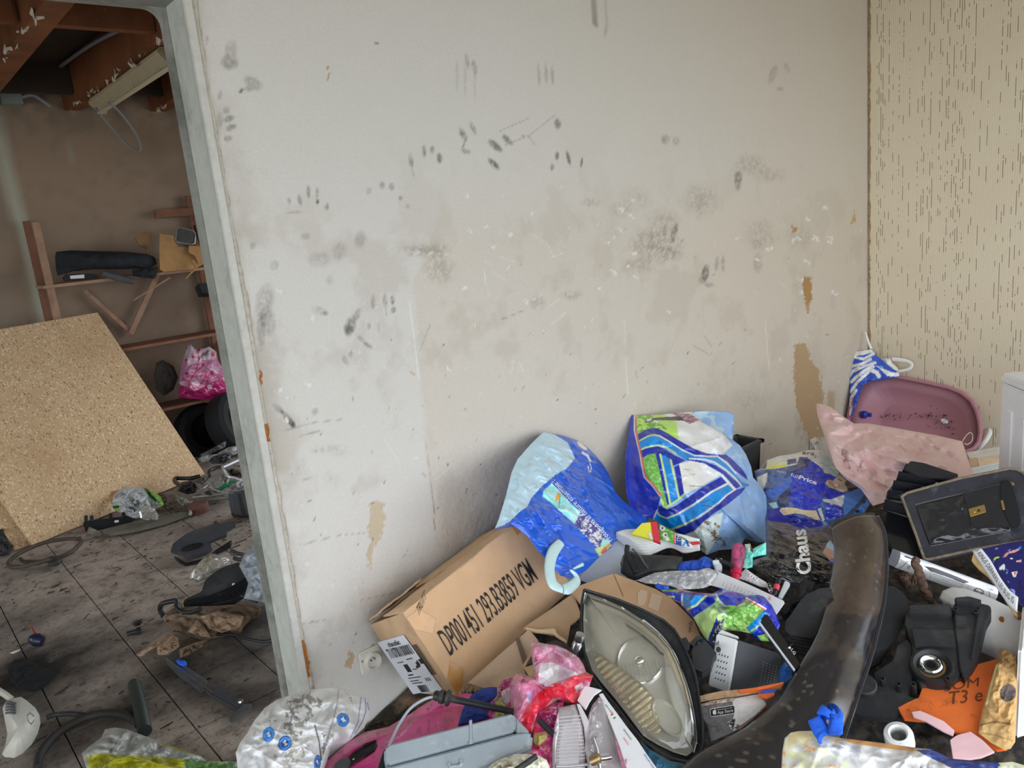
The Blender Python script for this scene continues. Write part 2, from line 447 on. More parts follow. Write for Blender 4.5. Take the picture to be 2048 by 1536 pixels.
# floor slab and its tiles
m_slab = M('floor_bed', H('#4a443d'), .95, noise=(6, .3))
floor = sbox('floor', (XL - .2, YF - .2, -.14), (XC + .2, YB + .2, -.012), m_slab)
m_tile = M('dirty_floor_tile', H('#b3a497'), .75, noise=(40, .14), bump=(70, .35, .004),
           dirt=[(2.2, .46, H('#7d7267'), .6), (14, .51, H('#463d35'), .75), (38, .55, H('#54382c'), .8), (80, .56, H('#2a2622'), .8), (150, .57, H('#cfc4b8'), .4)])
def soot_and_shade(m, spots, colr):
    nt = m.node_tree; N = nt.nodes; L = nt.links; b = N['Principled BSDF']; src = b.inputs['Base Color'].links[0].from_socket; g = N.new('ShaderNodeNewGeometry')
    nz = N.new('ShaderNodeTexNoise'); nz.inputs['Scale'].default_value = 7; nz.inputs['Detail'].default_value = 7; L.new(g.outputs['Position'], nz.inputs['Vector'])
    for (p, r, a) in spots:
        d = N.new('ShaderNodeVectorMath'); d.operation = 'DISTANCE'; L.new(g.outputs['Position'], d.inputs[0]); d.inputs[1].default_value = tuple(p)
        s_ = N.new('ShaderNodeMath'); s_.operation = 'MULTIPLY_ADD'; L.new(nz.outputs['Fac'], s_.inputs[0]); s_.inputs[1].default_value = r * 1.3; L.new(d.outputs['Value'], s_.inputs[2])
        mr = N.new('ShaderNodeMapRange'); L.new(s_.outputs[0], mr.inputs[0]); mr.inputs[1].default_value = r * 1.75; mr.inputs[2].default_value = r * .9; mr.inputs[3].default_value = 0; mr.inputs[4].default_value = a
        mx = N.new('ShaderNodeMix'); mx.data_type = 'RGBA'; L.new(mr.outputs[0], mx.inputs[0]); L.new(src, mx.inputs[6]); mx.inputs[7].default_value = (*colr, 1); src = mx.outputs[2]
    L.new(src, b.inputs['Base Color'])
soot_and_shade(m_tile, [(P3(70, 1345, z=0), .42, .96), (P3(150, 1470, z=0), .3, .75), (P3(420, 1335, z=0), .36, .8), (P3(545, 1235, z=0), .3, .9), (P3(360, 1015, z=0), .5, .55), (P3(20, 1250, z=0), .3, .5), (P3(520, 1390, z=0), .18, .7)], H('#191715'))  # sooty patches, plus a dark spot painting the door jamb's floor shadow
import bmesh
def bevel_box(sx, sy, sz, bv, seg=1):
    me = bpy.data.meshes.new('piece'); bm = bmesh.new(); bmesh.ops.create_cube(bm, size=1)
    for v in bm.verts: v.co = Vector((v.co.x * sx, v.co.y * sy, v.co.z * sz))
    bmesh.ops.bevel(bm, geom=bm.edges[:], offset=bv, segments=seg, affect='EDGES'); bm.to_mesh(me); bm.free(); return me
T_ = .3255
tile_me = bevel_box(T_ - .004, T_ - .004, .012, .0015)
for i in range(-5, 8):
    for j in range(-2, 12):
        cx = .581 + (i + .5) * T_; cy = .489 + (j + .5) * T_
        if cy > YB - .1 or cy < -.4: continue
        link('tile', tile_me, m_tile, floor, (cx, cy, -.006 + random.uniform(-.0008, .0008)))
# walls
def wall(name, lo, hi, mat): return sbox(name, lo, hi, mat)
for i_, (y0, y1, z0, z1) in enumerate(((YF, -.3, 2.16, HC), (-.3, .8, 0, HC), (.8, 3.6, 0, .6), (.8, 3.6, 2.2, HC + .3), (3.6, YB, 0, HC + .3))):
    wall('wall_left_%d' % (i_ + 1), (XL - .1, y0, -.012 if z0 == 0 else z0), (XL, y1, z1), m_ceil)
wall('wall_front_1', (4.34, YF - .2, -.012), (XC, YF, HC), m_ceil)
wall('wall_front_2', (XL, YF - .2, 2.16), (4.34, YF, HC), m_ceil)
wall('ceiling_front', (XL - .2, YF - .2, HC), (XC + .2, .16, HC + .12), m_ceil)
m_yard = M('yard_concrete', H('#b9b6ae'), .95)
struct(mk('ground', np.array([(-25, -40, -.15), (30, -40, -.15), (30, 25, -.15), (-25, 25, -.15)]), [(0, 1, 2, 3)], m_yard))
for i_, (y0, y1, z0, z1) in enumerate(((.16, .6, -.012, HC + .3), (.6, 3.4, 2.22, HC + .3), (3.4, YB, -.012, HC + .3))):
    wall('wall_far_right_%d' % (i_ + 1), (XR2, y0, z0), (XR2 + .15, y1, z1), m_conc)

# main wall: a modelled plaster face (smears, peeling, scratches) on the wall's core
wall('wall_back_core', (.80, .006, -.012), (XC + .15, .15, HC), m_ceil)
nxw, nzw = 560, 400
gx = .792 + (XC - .792) * (np.linspace(0, 1, nxw) ** 1.35); gz = np.r_[np.linspace(0, 2.2, nzw), HC]
GX, GZ = np.meshgrid(gx, gz); vx = GX.ravel(); vz = GZ.ravel()
Pw = np.stack([vx, 0 * vx, vz], -1); q = proj(Pw); qx, qy = q[:, 0], q[:, 1]
n1 = fbm(vx * 3, vz * 3, 1, 5); n2 = fbm(vx * 22, vz * 22, 2, 4); n3 = fbm(vx * 90, vz * 90, 3, 3, .7); n4 = fbm(vx * 5 + 9, vz * 5, 11, 5, .65)
base_w = np.array(H('#d9d5cf')); beige = np.array(H('#d0c3b2'))
cw = np.tile(base_w, (len(vx), 1)); hw = (n2 - .5) * .0018 + (n3 - .5) * .0012
def blend(mask, colr):
    global cw
    mask = np.clip(mask, 0, 1)[:, None]; cw = cw * (1 - mask) + np.array(colr) * mask
wob = (n2 - .5) * 26
seam = np.interp(qy, [0, 430, 560, 700, 950, 1060, 1400], [900, 872, 822, 832, 852, 868, 900]) + (n2 - .5) * 14
right = np.clip((qx - seam) / 10, 0, 1)
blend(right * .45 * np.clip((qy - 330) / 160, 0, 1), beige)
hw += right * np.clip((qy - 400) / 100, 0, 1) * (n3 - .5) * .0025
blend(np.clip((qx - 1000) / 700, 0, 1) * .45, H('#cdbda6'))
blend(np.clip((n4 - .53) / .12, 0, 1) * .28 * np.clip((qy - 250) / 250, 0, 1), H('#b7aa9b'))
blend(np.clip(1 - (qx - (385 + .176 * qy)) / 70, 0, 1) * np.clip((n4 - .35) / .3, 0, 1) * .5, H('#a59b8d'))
DK = H('#57524a')
def smear(cx, cy, rx, ry, rot=0, a=.6, colr=DK, grain=.6, soft=.45):
    w = max(rx, ry) * 2.2 + 14
    ix = np.nonzero((np.abs(qx - cx) < w) & (np.abs(qy - cy) < w))[0]
    if not len(ix): return
    r = math.radians(rot); dx = qx[ix] - cx; dy = qy[ix] - cy
    d = np.hypot((dx * math.cos(r) + dy * math.sin(r)) / rx, (-dx * math.sin(r) + dy * math.cos(r)) / ry) + (n2[ix] - .5) * .5
    m = np.clip((1 - d) / soft, 0, 1) * a * (1 - grain + grain * np.clip((n3[ix] - .3) / .35, 0, 1))
    cw[ix] = cw[ix] * (1 - m[:, None]) + np.array(colr) * m[:, None]
def stroke(pts, w, a, colr, relief=0.0):
    pts = np.array(pts, float); lo = pts.min(0) - 20; hi = pts.max(0) + 20
    ix = np.nonzero((qx > lo[0]) & (qx < hi[0]) & (qy > lo[1]) & (qy < hi[1]))[0]
    if not len(ix): return
    d = dline(qx[ix], qy[ix], [tuple(p) for p in pts]) + (n3[ix] - .5) * w * .9
    m = np.clip((w - d) / (w * .5 + .6), 0, 1) * a
    cw[ix] = cw[ix] * (1 - m[:, None]) + np.array(colr) * m[:, None]; hw[ix] += m * relief
def patch(poly, colr, a=1.0, relief=-.0015):
    lo = np.min(poly, 0) - 12; hi = np.max(poly, 0) + 12
    ix = np.nonzero((qx > lo[0]) & (qx < hi[0]) & (qy > lo[1]) & (qy < hi[1]))[0]
    if not len(ix): return
    m = inside(qx[ix] + (n3[ix] - .5) * 14 + (n2[ix] - .5) * 16, qy[ix] + (n2[ix] - .5) * 20, poly) * a
    cw[ix] = cw[ix] * (1 - m[:, None]) + np.array(colr) * m[:, None]; hw[ix] += m * relief
# hand prints and finger smears
for s_ in [(926,268,7,16,-28,.75),(946,256,5,16,-24,.6),(932,303,11,7,20,.75),(928,288,3,16,25,.5),(990,291,8,20,-48,.8),(1014,279,7,18,-48,.65),(988,328,7,18,-45,.85),
           (822,320,5,18,-8,.55),(848,302,5,15,-5,.65),(864,300,5,12,0,.75),(879,317,7,13,-8,.75),(826,345,2.5,14,-10,.3),
           (1115,247,9,14,0,.7),(1104,335,5,9,0,.85),(1114,311,5,10,0,.85),(1137,316,4.5,17,-14,.85),(1163,325,3,13,10,.8),
           (738,381,6,9,0,.5),(764,371,6.5,9,0,.6),(783,373,7,9,0,.6),(801,396,5,7,0,.5),(815,413,5,6,0,.35),
           (617,384,4,14,-4,.9),(600,401,5,13,-14,.5),(634,386,4,14,0,.45),(635,404,4,6,0,1),(654,413,6,9,0,.6),(578,402,5,9,-20,.5),(590,425,22,4,0,.4),
           (914,150,4,40,0,.25),(934,122,6,18,-10,.4),(948,132,6,17,-15,.45),(930,165,3,40,0,.25),(950,170,3,36,0,.22),
           (1078,150,4,26,-3,.38),(1092,146,4,26,-3,.42),(1105,152,4,22,-3,.36),(1190,44,7,14,-20,.6),(1212,60,4,22,10,.3),
           (1545,150,8,24,20,.35),(1574,135,6,14,-20,.3),(1560,178,10,5,0,.3),
           (460,124,20,20,0,.55),(462,100,16,26,10,.3),(505,166,26,14,30,.6),(482,182,9,5,-45,.95),(497,178,14,8,0,.5),
           (452,220,9,8,-50,.7),(458,237,13,7,-20,.6),(462,255,13,6,-20,.6),(456,277,10,7,-20,.7),(440,238,8,20,0,.35),(440,190,5,12,15,.4),(400,64,5,14,-15,.6),(414,80,4,10,0,.35),
           (506,491,7,8,0,.55),(548,530,10,12,0,.35),(746,603,6,18,0,.55),(770,601,6,15,-4,.6),(785,600,5,10,-4,.75),(787,620,6,8,0,.6),(772,622,2.5,16,0,.3),
           (757,655,4,14,0,.35),(738,652,5,10,0,.4),(640,622,20,10,20,.35),(651,626,7,6,0,.6),
           (700,652,13,23,16,.75),(712,632,8,18,28,.5),(698,662,9,9,0,.5),(735,690,5,18,-55,.6),(722,678,6,12,-50,.5),(690,720,6,12,-30,.5),(702,708,5,8,0,.35),
           (575,836,7,20,-38,.95),(560,822,12,5,20,.8),(585,848,6,9,-30,1),(556,815,14,6,20,.5),(630,823,9,8,-40,.4),(530,600,22,40,10,.4),(536,640,18,34,0,.4),(522,660,10,46,0,.4),
           (612,472,12,9,0,.3),(680,500,18,22,10,.3),(720,478,14,20,10,.3),(640,520,26,18,0,.25),(660,560,10,12,0,.25),
           (1410,546,9,20,8,.9),(1405,560,10,10,0,.6),(1418,570,12,6,0,.4),(1434,526,5,18,8,.4),(1446,528,5,20,0,.4),
           (1476,362,9,24,4,.65),(1330,278,10,13,0,.5),(1352,282,8,10,0,.35),(1346,472,6,17,0,.6),(1352,455,5,14,0,.6),(1330,462,5,14,0,.45),
           (1512,488,14,14,0,.25),(1516,526,12,22,0,.35),(1516,526,8,17,0,-.0)]:
    smear(*s_[:4], s_[4], max(0, s_[5]))
BR = H('#7d6a58')
for cx, cy, rx, ry, a in [(1310,490,60,46,.55),(1275,530,40,20,.35),(1330,440,40,26,.4),(1400,400,44,40,.4),(1500,330,40,26,.35),(1540,350,40,20,.3),(850,500,62,18,.5),(880,540,40,36,.4),(1270,400,40,30,.2),(1520,470,40,40,.3),(1600,470,40,30,.2),
                          (1340,505,30,20,.4),(1240,420,30,20,.25),(1180,405,30,14,.3),(1140,590,24,12,.4),(1075,605,20,18,.35),(1620,860,34,60,.5),(1700,820,24,60,.35),(1500,800,60,30,.2),(660,900,50,14,.3)]:
    smear(cx, cy, rx, ry, 0, a, BR, .95, .7)
# tan under-layer where the paint came off, rust, filler
TAN = H('#b79b78')
patch([(1592,690),(1612,684),(1622,720),(1640,742),(1648,800),(1646,870),(1618,880),(1600,840),(1590,800),(1586,750)], TAN)
patch([(1604,560),(1622,552),(1624,590),(1614,630),(1610,600)], H('#b08a58'))
patch([(1584,456),(1590,450),(1590,470)], H('#b08a58')); patch([(1706,415),(1711,420),(1706,456),(1702,448)], H('#bfa273'))
patch([(1655,790),(1668,780),(1672,850),(1660,870)], TAN, .7)
patch([(738,1006),(764,1000),(772,1040),(764,1080),(744,1100),(734,1060)], H('#cdbda4')); patch([(736,1090),(746,1080),(748,1130),(738,1140)], H('#cdbda4'))
patch([(698,1298),(704,1302),(708,1326),(704,1340),(692,1336)], H('#c8ad8d')); patch([(820,742),(828,744),(826,754)], H('#c39a5e'))
patch([(517,740),(523,745),(526,770),(520,776)], H('#a8622a')); patch([(609,1300),(614,1306),(622,1340),(626,1378),(618,1380),(612,1340)], H('#b06a24'))
patch([(651,128),(655,130),(656,160),(652,158)], H('#a7824f'), .7); patch([(752,84),(757,86),(755,94)], H('#a7743f'), .8)
stroke([(852,880),(857,920),(862,960),(868,1010),(870,1060)], 1.6, .8, H('#a48c66'), -.001)
stroke([(818,602),(826,660),(834,720),(838,760)], 1.6, .6, H('#f0eeea'), .001)
WH = H('#e9e6e0')
for ln in [[(820,505),(860,506),(908,510)],[(1062,466),(1096,490)],[(1096,490),(1105,514),(1126,506)],[(1002,513),(1030,524)],[(968,520),(985,530)],[(985,545),(1010,560)],[(1118,598),(1093,618)],[(1130,626),(1104,648)],
           [(968,540),(976,590)],[(1248,640),(1256,790)],[(1530,640),(1538,740)],[(770,880),(800,930)],[(640,690),(655,700)],[(545,780),(560,792)],[(510,530),(530,556)],[(870,960),(905,930)],[(690,700),(720,705)],[(606,1130),(628,1126)],
           [(1085,660),(1092,668),(1098,662)],[(1560,565),(1570,575)],[(1484,490),(1484,492)],[(512,596),(536,592)],[(524,600),(540,612)],[(1030,720),(1022,745)],[(1040,725),(1048,745)]]:
    stroke(ln, 1.3, .7, WH, .0012)
for ln in [[(600,1090),(680,1070),(730,1066)],[(720,1200),(770,1190),(800,1182)],[(1385,690),(1420,710),(1424,704)],[(1408,672),(1424,694)],[(860,650),(840,700)],[(560,865),(620,846),(690,838)],[(580,876),(640,862)],[(1270,740),(1274,756)],[(1000,640),(1045,622)],[(604,960),(640,952)],[(606,1248),(650,1240)],[(1010,290),(1060,270),(1110,230)],[(1000,262),(1060,235)],[(1040,270),(1060,275),(1070,290)]]:
    stroke(ln, 1.5, .4, DK, -.0005)
rw = np.random.default_rng(5)
for _ in range(520):
    cx = rw.uniform(470, 1730); cy = 1330 - abs(rw.normal(0, 430)); 
    if cy < 380 or cx < 400 + .18 * cy: continue
    a = rw.uniform(0, 6.28) if rw.random() < .4 else rw.normal(2.2, .35); L_ = rw.uniform(1.5, 9)
    white = rw.random() < .55
    stroke([(cx, cy), (cx + L_ * math.cos(a), cy + L_ * math.sin(a))], rw.uniform(.8, 1.9), rw.uniform(.4, .9), WH if white else (H('#6c6255') if rw.random() < .7 else H('#3c3833')), .0016 if white else -.0008)
for _ in range(60):       # peeling flakes
    cx = rw.choice([rw.normal(1030, 70), rw.normal(1260, 60), rw.normal(1600, 50), rw.normal(560, 40)]); cy = rw.normal(500, 70) if cx > 900 else rw.normal(760, 120); s_ = rw.uniform(2, 6)
    patch([(cx - s_, cy - s_ * .7), (cx + s_ * .4, cy - s_), (cx + s_, cy + s_ * .3), (cx - s_ * .2, cy + s_)], WH, .9, .003)
Pw[:, 1] = -np.clip(hw, -.003, .005)
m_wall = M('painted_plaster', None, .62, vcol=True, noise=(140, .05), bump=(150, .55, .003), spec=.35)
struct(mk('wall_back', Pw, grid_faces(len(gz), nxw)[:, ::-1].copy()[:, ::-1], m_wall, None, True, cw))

# right wall with its striped, ribbed wallpaper
m_paper = bpy.data.materials.new('ribbed_wallpaper'); m_paper.use_nodes = True
def _paper(m):
    nt = m.node_tree; N = nt.nodes; L = nt.links; b = N['Principled BSDF']; b.inputs['Roughness'].default_value = .75
    g = N.new('ShaderNodeNewGeometry'); sp = N.new('ShaderNodeSeparateXYZ'); L.new(g.outputs['Position'], sp.inputs[0])
    def mt(op, a, c=None, d=None):
        x = N.new('ShaderNodeMath'); x.operation = op
        for i, v in enumerate((a, c, d)):
            if v is None: continue
            if isinstance(v, (int, float)): x.inputs[i].default_value = v
            else: L.new(v, x.inputs[i])
        return x.outputs[0]
    y = sp.outputs[1]; z = sp.outputs[2]
    cell = mt('DIVIDE', y, .0105); fl = mt('FLOOR', cell); fr = mt('SUBTRACT', cell, fl)
    wn = N.new('ShaderNodeTexWhiteNoise'); wn.noise_dimensions = '1D'; L.new(fl, wn.inputs['W'])
    present = mt('GREATER_THAN', wn.outputs['Value'], .42)
    line = mt('LESS_THAN', mt('ABSOLUTE', mt('SUBTRACT', fr, .5)), .17)
    cmb = N.new('ShaderNodeCombineXYZ'); L.new(mt('MULTIPLY', z, 13.0), cmb.inputs[0]); L.new(mt('MULTIPLY', fl, 7.31), cmb.inputs[1])
    n = N.new('ShaderNodeTexNoise'); n.inputs['Scale'].default_value = 1.0; n.inputs['Detail'].default_value = 3; L.new(cmb.outputs[0], n.inputs['Vector'])
    dash = mt('MULTIPLY', mt('MULTIPLY', present, line), mt('MULTIPLY', mt('GREATER_THAN', n.outputs['Fac'], .535), .8))
    faint = mt('MULTIPLY', line, .10)
    f = mt('MAXIMUM', dash, faint)
    n2_ = N.new('ShaderNodeTexNoise'); n2_.inputs['Scale'].default_value = 3; n2_.inputs['Detail'].default_value = 4; L.new(g.outputs['Position'], n2_.inputs['Vector'])
    mx0 = N.new('ShaderNodeMix'); mx0.data_type = 'RGBA'; mx0.inputs[6].default_value = (*H('#f6ead0'), 1); mx0.inputs[7].default_value = (*H('#ecdbc0'), 1); L.new(n2_.outputs['Fac'], mx0.inputs[0])
    mx = N.new('ShaderNodeMix'); mx.data_type = 'RGBA'; L.new(mx0.outputs[2], mx.inputs[6]); mx.inputs[7].default_value = (*H('#7d654c'), 1); L.new(f, mx.inputs[0]); L.new(mx.outputs[2], b.inputs['Base Color'])
    wv = mt('SINE', mt('MULTIPLY', y, 6.2832 / .0042))
    bp = N.new('ShaderNodeBump'); bp.inputs['Strength'].default_value = .35; bp.inputs['Distance'].default_value = .001
    L.new(mt('SUBTRACT', wv, mt('MULTIPLY', dash, 2.0)), bp.inputs['Height']); L.new(bp.outputs[0], b.inputs['Normal'])
_paper(m_paper)
wall('wall_right', (XC, YF, -.012), (XC + .15, 0.006, HC), m_paper)
# torn wallpaper edge in the corner
m_tear = M('torn_paper_edge', H('#a58a66'), .9, noise=(90, .6), bump=(120, .6, .004))
zz = np.linspace(0, HC, 160); wj = .006 + .008 * vn(zz * 40, 0 * zz, 4)
Vt = np.vstack([np.stack([np.full(160, XC - .0005), -.001 - 0 * zz, zz], -1), np.stack([XC - .004 - .3 * wj, -.004 - 0 * zz, zz], -1), np.stack([np.full(160, XC - .0005), -wj - .002, zz], -1)])
struct(mk('trim_1', Vt, [tuple(x) for x in grid_faces(3, 160)], m_tear))

# door frame between the rooms
m_frame = M('grey_green_frame_paint', H('#c6c8bf'), .55, noise=(25, .1), bump=(60, .12, .003), dirt=[(5, .55, H('#6b6a60'), .5), (30, .62, H('#3f3c36'), .6)])
m_frame2 = M('pale_frame_paint', H('#cbc9c2'), .55, noise=(25, .1), bump=(60, .12, .003), dirt=[(4, .53, H('#807a70'), .5), (30, .62, H('#3f3c36'), .6)])
m_frame3 = M('dark_frame_paint', H('#999a91'), .6, noise=(25, .15), dirt=[(5, .5, H('#55544d'), .6)])
d1 = struct(bpy.data.objects.new('door_1', None)); COL.objects.link(d1); d1.location = (.7, 0, 0); _loc[d1] = np.array(d1.location, float)
dz = 2.17
def fb(name, lo, hi, mat, parent, bv=.003):
    lo = np.array(lo, float); hi = np.array(hi, float); d = hi - lo
    me = bevel_box(*d, min(bv, min(d) * .3), 2); me.materials.append(mat)
    return link(name, me, None, parent, (lo + hi) / 2)
fb('jamb_face', (.767, -.006, 0), (.789, .01, dz), m_frame2, d1, .002)
fb('jamb_reveal', (.767, .004, 0), (.805, .118, dz), m_frame, d1)
fb('jamb_stop', (.757, .118, 0), (.805, .152, dz), m_frame3, d1)
fb('head', (XL, .0, dz - .02), (.805, .152, dz + .03), m_frame3, d1)
cr = MB(); pts = [(.757, .12, dz - .02), (.757, .12, dz - .06)] + [(.757 - .04 + .04 * math.cos(a), .12, dz - .06 + .04 * math.sin(a)) for a in np.linspace(0, math.pi / 2, 8)]
cr.prism(pts, (0, .03, 0)).build('corner_fillet', m_frame3, d1)
wall('wall_over_door', (XL, .006, dz + .03), (.805, .15, HC), m_ceil)
m_plas = M('ragged_plaster_edge', H('#c9c0b2'), .95, noise=(60, .25), bump=(90, .8, .006), dirt=(30, .56, H('#857a6c'), .7))
zz = np.linspace(0, dz, 220); e1 = .788 + 0 * zz; e2 = .795 + .010 * np.clip(vn(zz * 5, 0 * zz, 8) - .35, -.3, 1) + .006 * vn(zz * 50, 0 * zz, 9)
Vp = np.vstack([np.stack([e1, .002 - 0 * zz, zz], -1), np.stack([e1 + .002, -.0055 - .003 * vn(zz * 60, 0 * zz, 3), zz], -1), np.stack([e2, -.0045 - .002 * vn(zz * 70, 0 * zz, 5), zz], -1), np.stack([e2 + .002, .002 + 0 * zz, zz], -1)])
mk('plaster_edge', Vp, [tuple(x) for x in grid_faces(4, 220)], m_plas, d1, True)
m_rust = M('rust', H('#a5662c'), .9, noise=(120, .5), bump=(150, .6, .003))
for z0, z1 in ((.30, .42), (1.02, 1.07)):
    zq = np.linspace(z0, z1, 20); wq = .004 + .005 * vn(zq * 90, 0 * zq, 2)
    Vr = np.vstack([np.stack([.787 + 0 * zq, -.0075 + 0 * zq, zq], -1), np.stack([.789 + wq, -.0085 + 0 * zq, zq], -1), np.stack([.789 + wq, -.004 + 0 * zq, zq], -1)])
    mk('rust_strip', Vr, [tuple(x) for x in grid_faces(3, 20)], m_rust, d1)

# far wall of the second room
gx2 = np.linspace(XL, XR2, 180); gz2 = np.linspace(0, HC + .3, 110); GX, GZ = np.meshgrid(gx2, gz2); vx = GX.ravel(); vz = GZ.ravel()
a1 = fbm(vx * 1.6, vz * 1.6, 21, 5); a2 = fbm(vx * 14, vz * 14, 22, 4)
c2_ = np.tile(np.array(H('#a28b76')), (len(vx), 1)); 
def bl(m, cc):
    global c2_
    m = np.clip(m, 0, 1)[:, None]; c2_ = c2_ * (1 - m) + np.array(cc) * m
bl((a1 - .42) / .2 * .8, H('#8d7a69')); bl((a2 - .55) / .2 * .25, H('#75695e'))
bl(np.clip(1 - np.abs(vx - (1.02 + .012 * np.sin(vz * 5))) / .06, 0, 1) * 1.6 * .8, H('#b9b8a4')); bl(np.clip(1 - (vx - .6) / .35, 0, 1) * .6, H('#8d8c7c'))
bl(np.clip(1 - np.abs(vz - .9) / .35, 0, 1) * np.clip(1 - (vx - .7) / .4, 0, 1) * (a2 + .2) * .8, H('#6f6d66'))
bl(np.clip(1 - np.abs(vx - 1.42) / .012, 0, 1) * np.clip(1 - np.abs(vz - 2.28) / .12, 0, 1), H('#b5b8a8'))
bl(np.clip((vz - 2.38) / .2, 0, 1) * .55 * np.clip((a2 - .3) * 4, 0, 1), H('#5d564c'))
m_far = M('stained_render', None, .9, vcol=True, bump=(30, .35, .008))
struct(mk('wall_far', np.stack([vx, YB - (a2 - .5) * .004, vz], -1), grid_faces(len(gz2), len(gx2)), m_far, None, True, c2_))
wall('wall_far_core', (XL, YB + .02, -.012), (XR2, YB + .15, HC + .3), m_conc)

# ceiling of the second room: dark deck, brown joists, noggings
m_deck = M('dark_deck_boards', H('#40352d'), .9, noise=(4, .4))
deck = sbox('ceiling', (XL, .16, ZJ + .24), (XR2, YB, ZJ + .34), m_deck)
m_joist = M('red_brown_joist', H('#84502f'), .8, noise=(3, .3), bump=(30, .3, .004), dirt=[(2.5, .5, H('#5a3524'), .6), (20, .6, H('#c09a78'), .3)])
JX = [-.90, -.33, .26, .855, 1.43, 2.00, 2.57]
for x in JX: sbox('joist', (x, .16, ZJ), (x + .11, YB, ZJ + .24), m_joist, deck)
for x in JX[:-1]:
    sbox('nogging', (x + .11, 2.12, ZJ + .03), (x + .57, 2.18, ZJ + .24), m_joist, deck)
    sbox('nogging', (x + .11, 3.85, ZJ + .05), (x + .57, 3.9, ZJ + .24), m_deck, deck)
m_cond = M('grey_conduit', H('#8d93a0'), .5)
tg = MB(); tg.tube(smoothline([(1.415, 2.25, ZJ + .12), (1.405, 2.7, ZJ + .16), (1.40, 3.2, ZJ + .2), (1.38, 3.9, ZJ + .22)], 30), .012, 10)
cd = tg.build('conduit', m_cond, None, True); tag(cd, 'grey flexible conduit clipped along the side of a brown ceiling joist', 'conduit')
# crumbs of white board left stuck along the joists
m_crumb = M('white_board_crumbs', H('#d8cfc0'), .9)
for x in (.855, 1.43, 2.00):
    mb = MB(); rr = np.random.default_rng(int(x * 100))
    y = .9
    while y < 4.1:
        y += rr.uniform(.003, .04) if rr.random() < .8 else rr.uniform(.1, .3)
        s_ = rr.uniform(.006, .026) * (1.4 if x < 1 else 1); o_ = np.array([x + rr.uniform(-.012, .025), y, ZJ - rr.uniform(0, .012)])
        p = [o_ + np.array([rr.normal(0, .3), rr.normal(0, 1), rr.normal(0, .5)]) * s_ for _ in range(3)]
        mb.prism(p, (rr.normal(0, .003), 0, -.009))
    o = mb.build('board_crumbs', m_crumb, deck); o['kind'] = 'stuff'
# ================================================================== rubbish heap under the things, coloured dark to paint shade into the gaps
m_heap = M('gap_shade_rubbish', None, .9, vcol=True, bump=(60, .8, .01))
def heap_z(x, y):
    near = np.clip((x - .72) / .5, 0, 1) * np.clip((3.9 - x) / 1.2, .12, 1)
    z = .135 * near * (1 - .35 * np.clip((-1.1 - y) / .8, 0, 1)) + .05 * (fbm(x * 6, y * 6, 5, 4) - .5) * near + .02 * (fbm(x * 25, y * 25, 8, 3) - .5)
    return np.maximum(z, .0)
hx, hy = np.meshgrid(np.linspace(.62, 3.9, 260), np.linspace(-2.3, -.012, 180)); hx = hx.ravel(); hy = hy.ravel(); hz = heap_z(hx, hy)
pal = np.array([H('#2b2826'), H('#39332e'), H('#1f2023'), H('#4b4036'), H('#35363a'), H('#5a4f44')])
cell = (fbm(hx * 14, hy * 14, 40, 3) * 11).astype(int) % 6
hc = pal[cell] * (.7 + .6 * fbm(hx * 60, hy * 60, 41, 3))[:, None]
heap = mk('rubbish_heap', np.stack([hx, hy, hz], -1), grid_faces(180, 260), m_heap, None, True, hc)
tag(heap, 'mixed rubbish beneath the piled things, coloured dark for shade in the gaps', 'rubbish', kind='stuff')

# ------------------------------------------------------------------ shared materials
m_card = M('brown_cardboard', A('#b08f6e'), .8, noise=(14, .08), bump=(180, .15, .002), dirt=[(6, .6, A('#8d6d4f'), .35)])
m_card2 = M('worn_cardboard', A('#a98c6e'), .85, noise=(10, .14), bump=(60, .3, .004), dirt=[(7, .55, A('#7a6149'), .5)])
m_ink = M('black_ink', H('#2b2826'), .7)
m_white = M('white_paper', H('#dcdde0', 1.1), .6, noise=(8, .04))
m_label = M('white_label', H('#e0e2ea', 1.1), .55, noise=(10, .04))
m_tape = M('packing_tape', A('#a4763c'), .15, noise=(20, .12), coat=.8)
m_black = M('black_plastic', H('#26272a'), .42, noise=(12, .25), bump=(120, .12, .002), dirt=[(9, .56, H('#5c5850'), .45)])
m_black2 = M('dusty_black_plastic', H('#303134'), .6, noise=(10, .25), bump=(90, .2, .003), dirt=[(7, .5, H('#55534e'), .5)])
m_dgrey = M('dark_grey_plastic', H('#45474b'), .5, noise=(10, .2), dirt=[(8, .55, H('#6a655c'), .4)])
m_chrome = M('chrome', (.75, .76, .78), .12, 1.0)
m_brass = M('brass', (.72, .52, .22), .25, 1.0)
m_bag = M('printed_bag_film', None, .22, vcol=True, noise=(40, .04), coat=.6, bump=(90, .35, .004))
m_bagm = M('woven_sack_film', None, .42, vcol=True, noise=(60, .04), coat=.15, bump=(200, .3, .003))
m_cloth = M('cloth', None, .85, vcol=True, bump=(240, .4, .002))
m_lett_w = M('white_print', H('#e9eaec', 1.1), .4)
m_steel = M('bright_steel', (.6, .61, .63), .3, 1.0, noise=(20, .2))

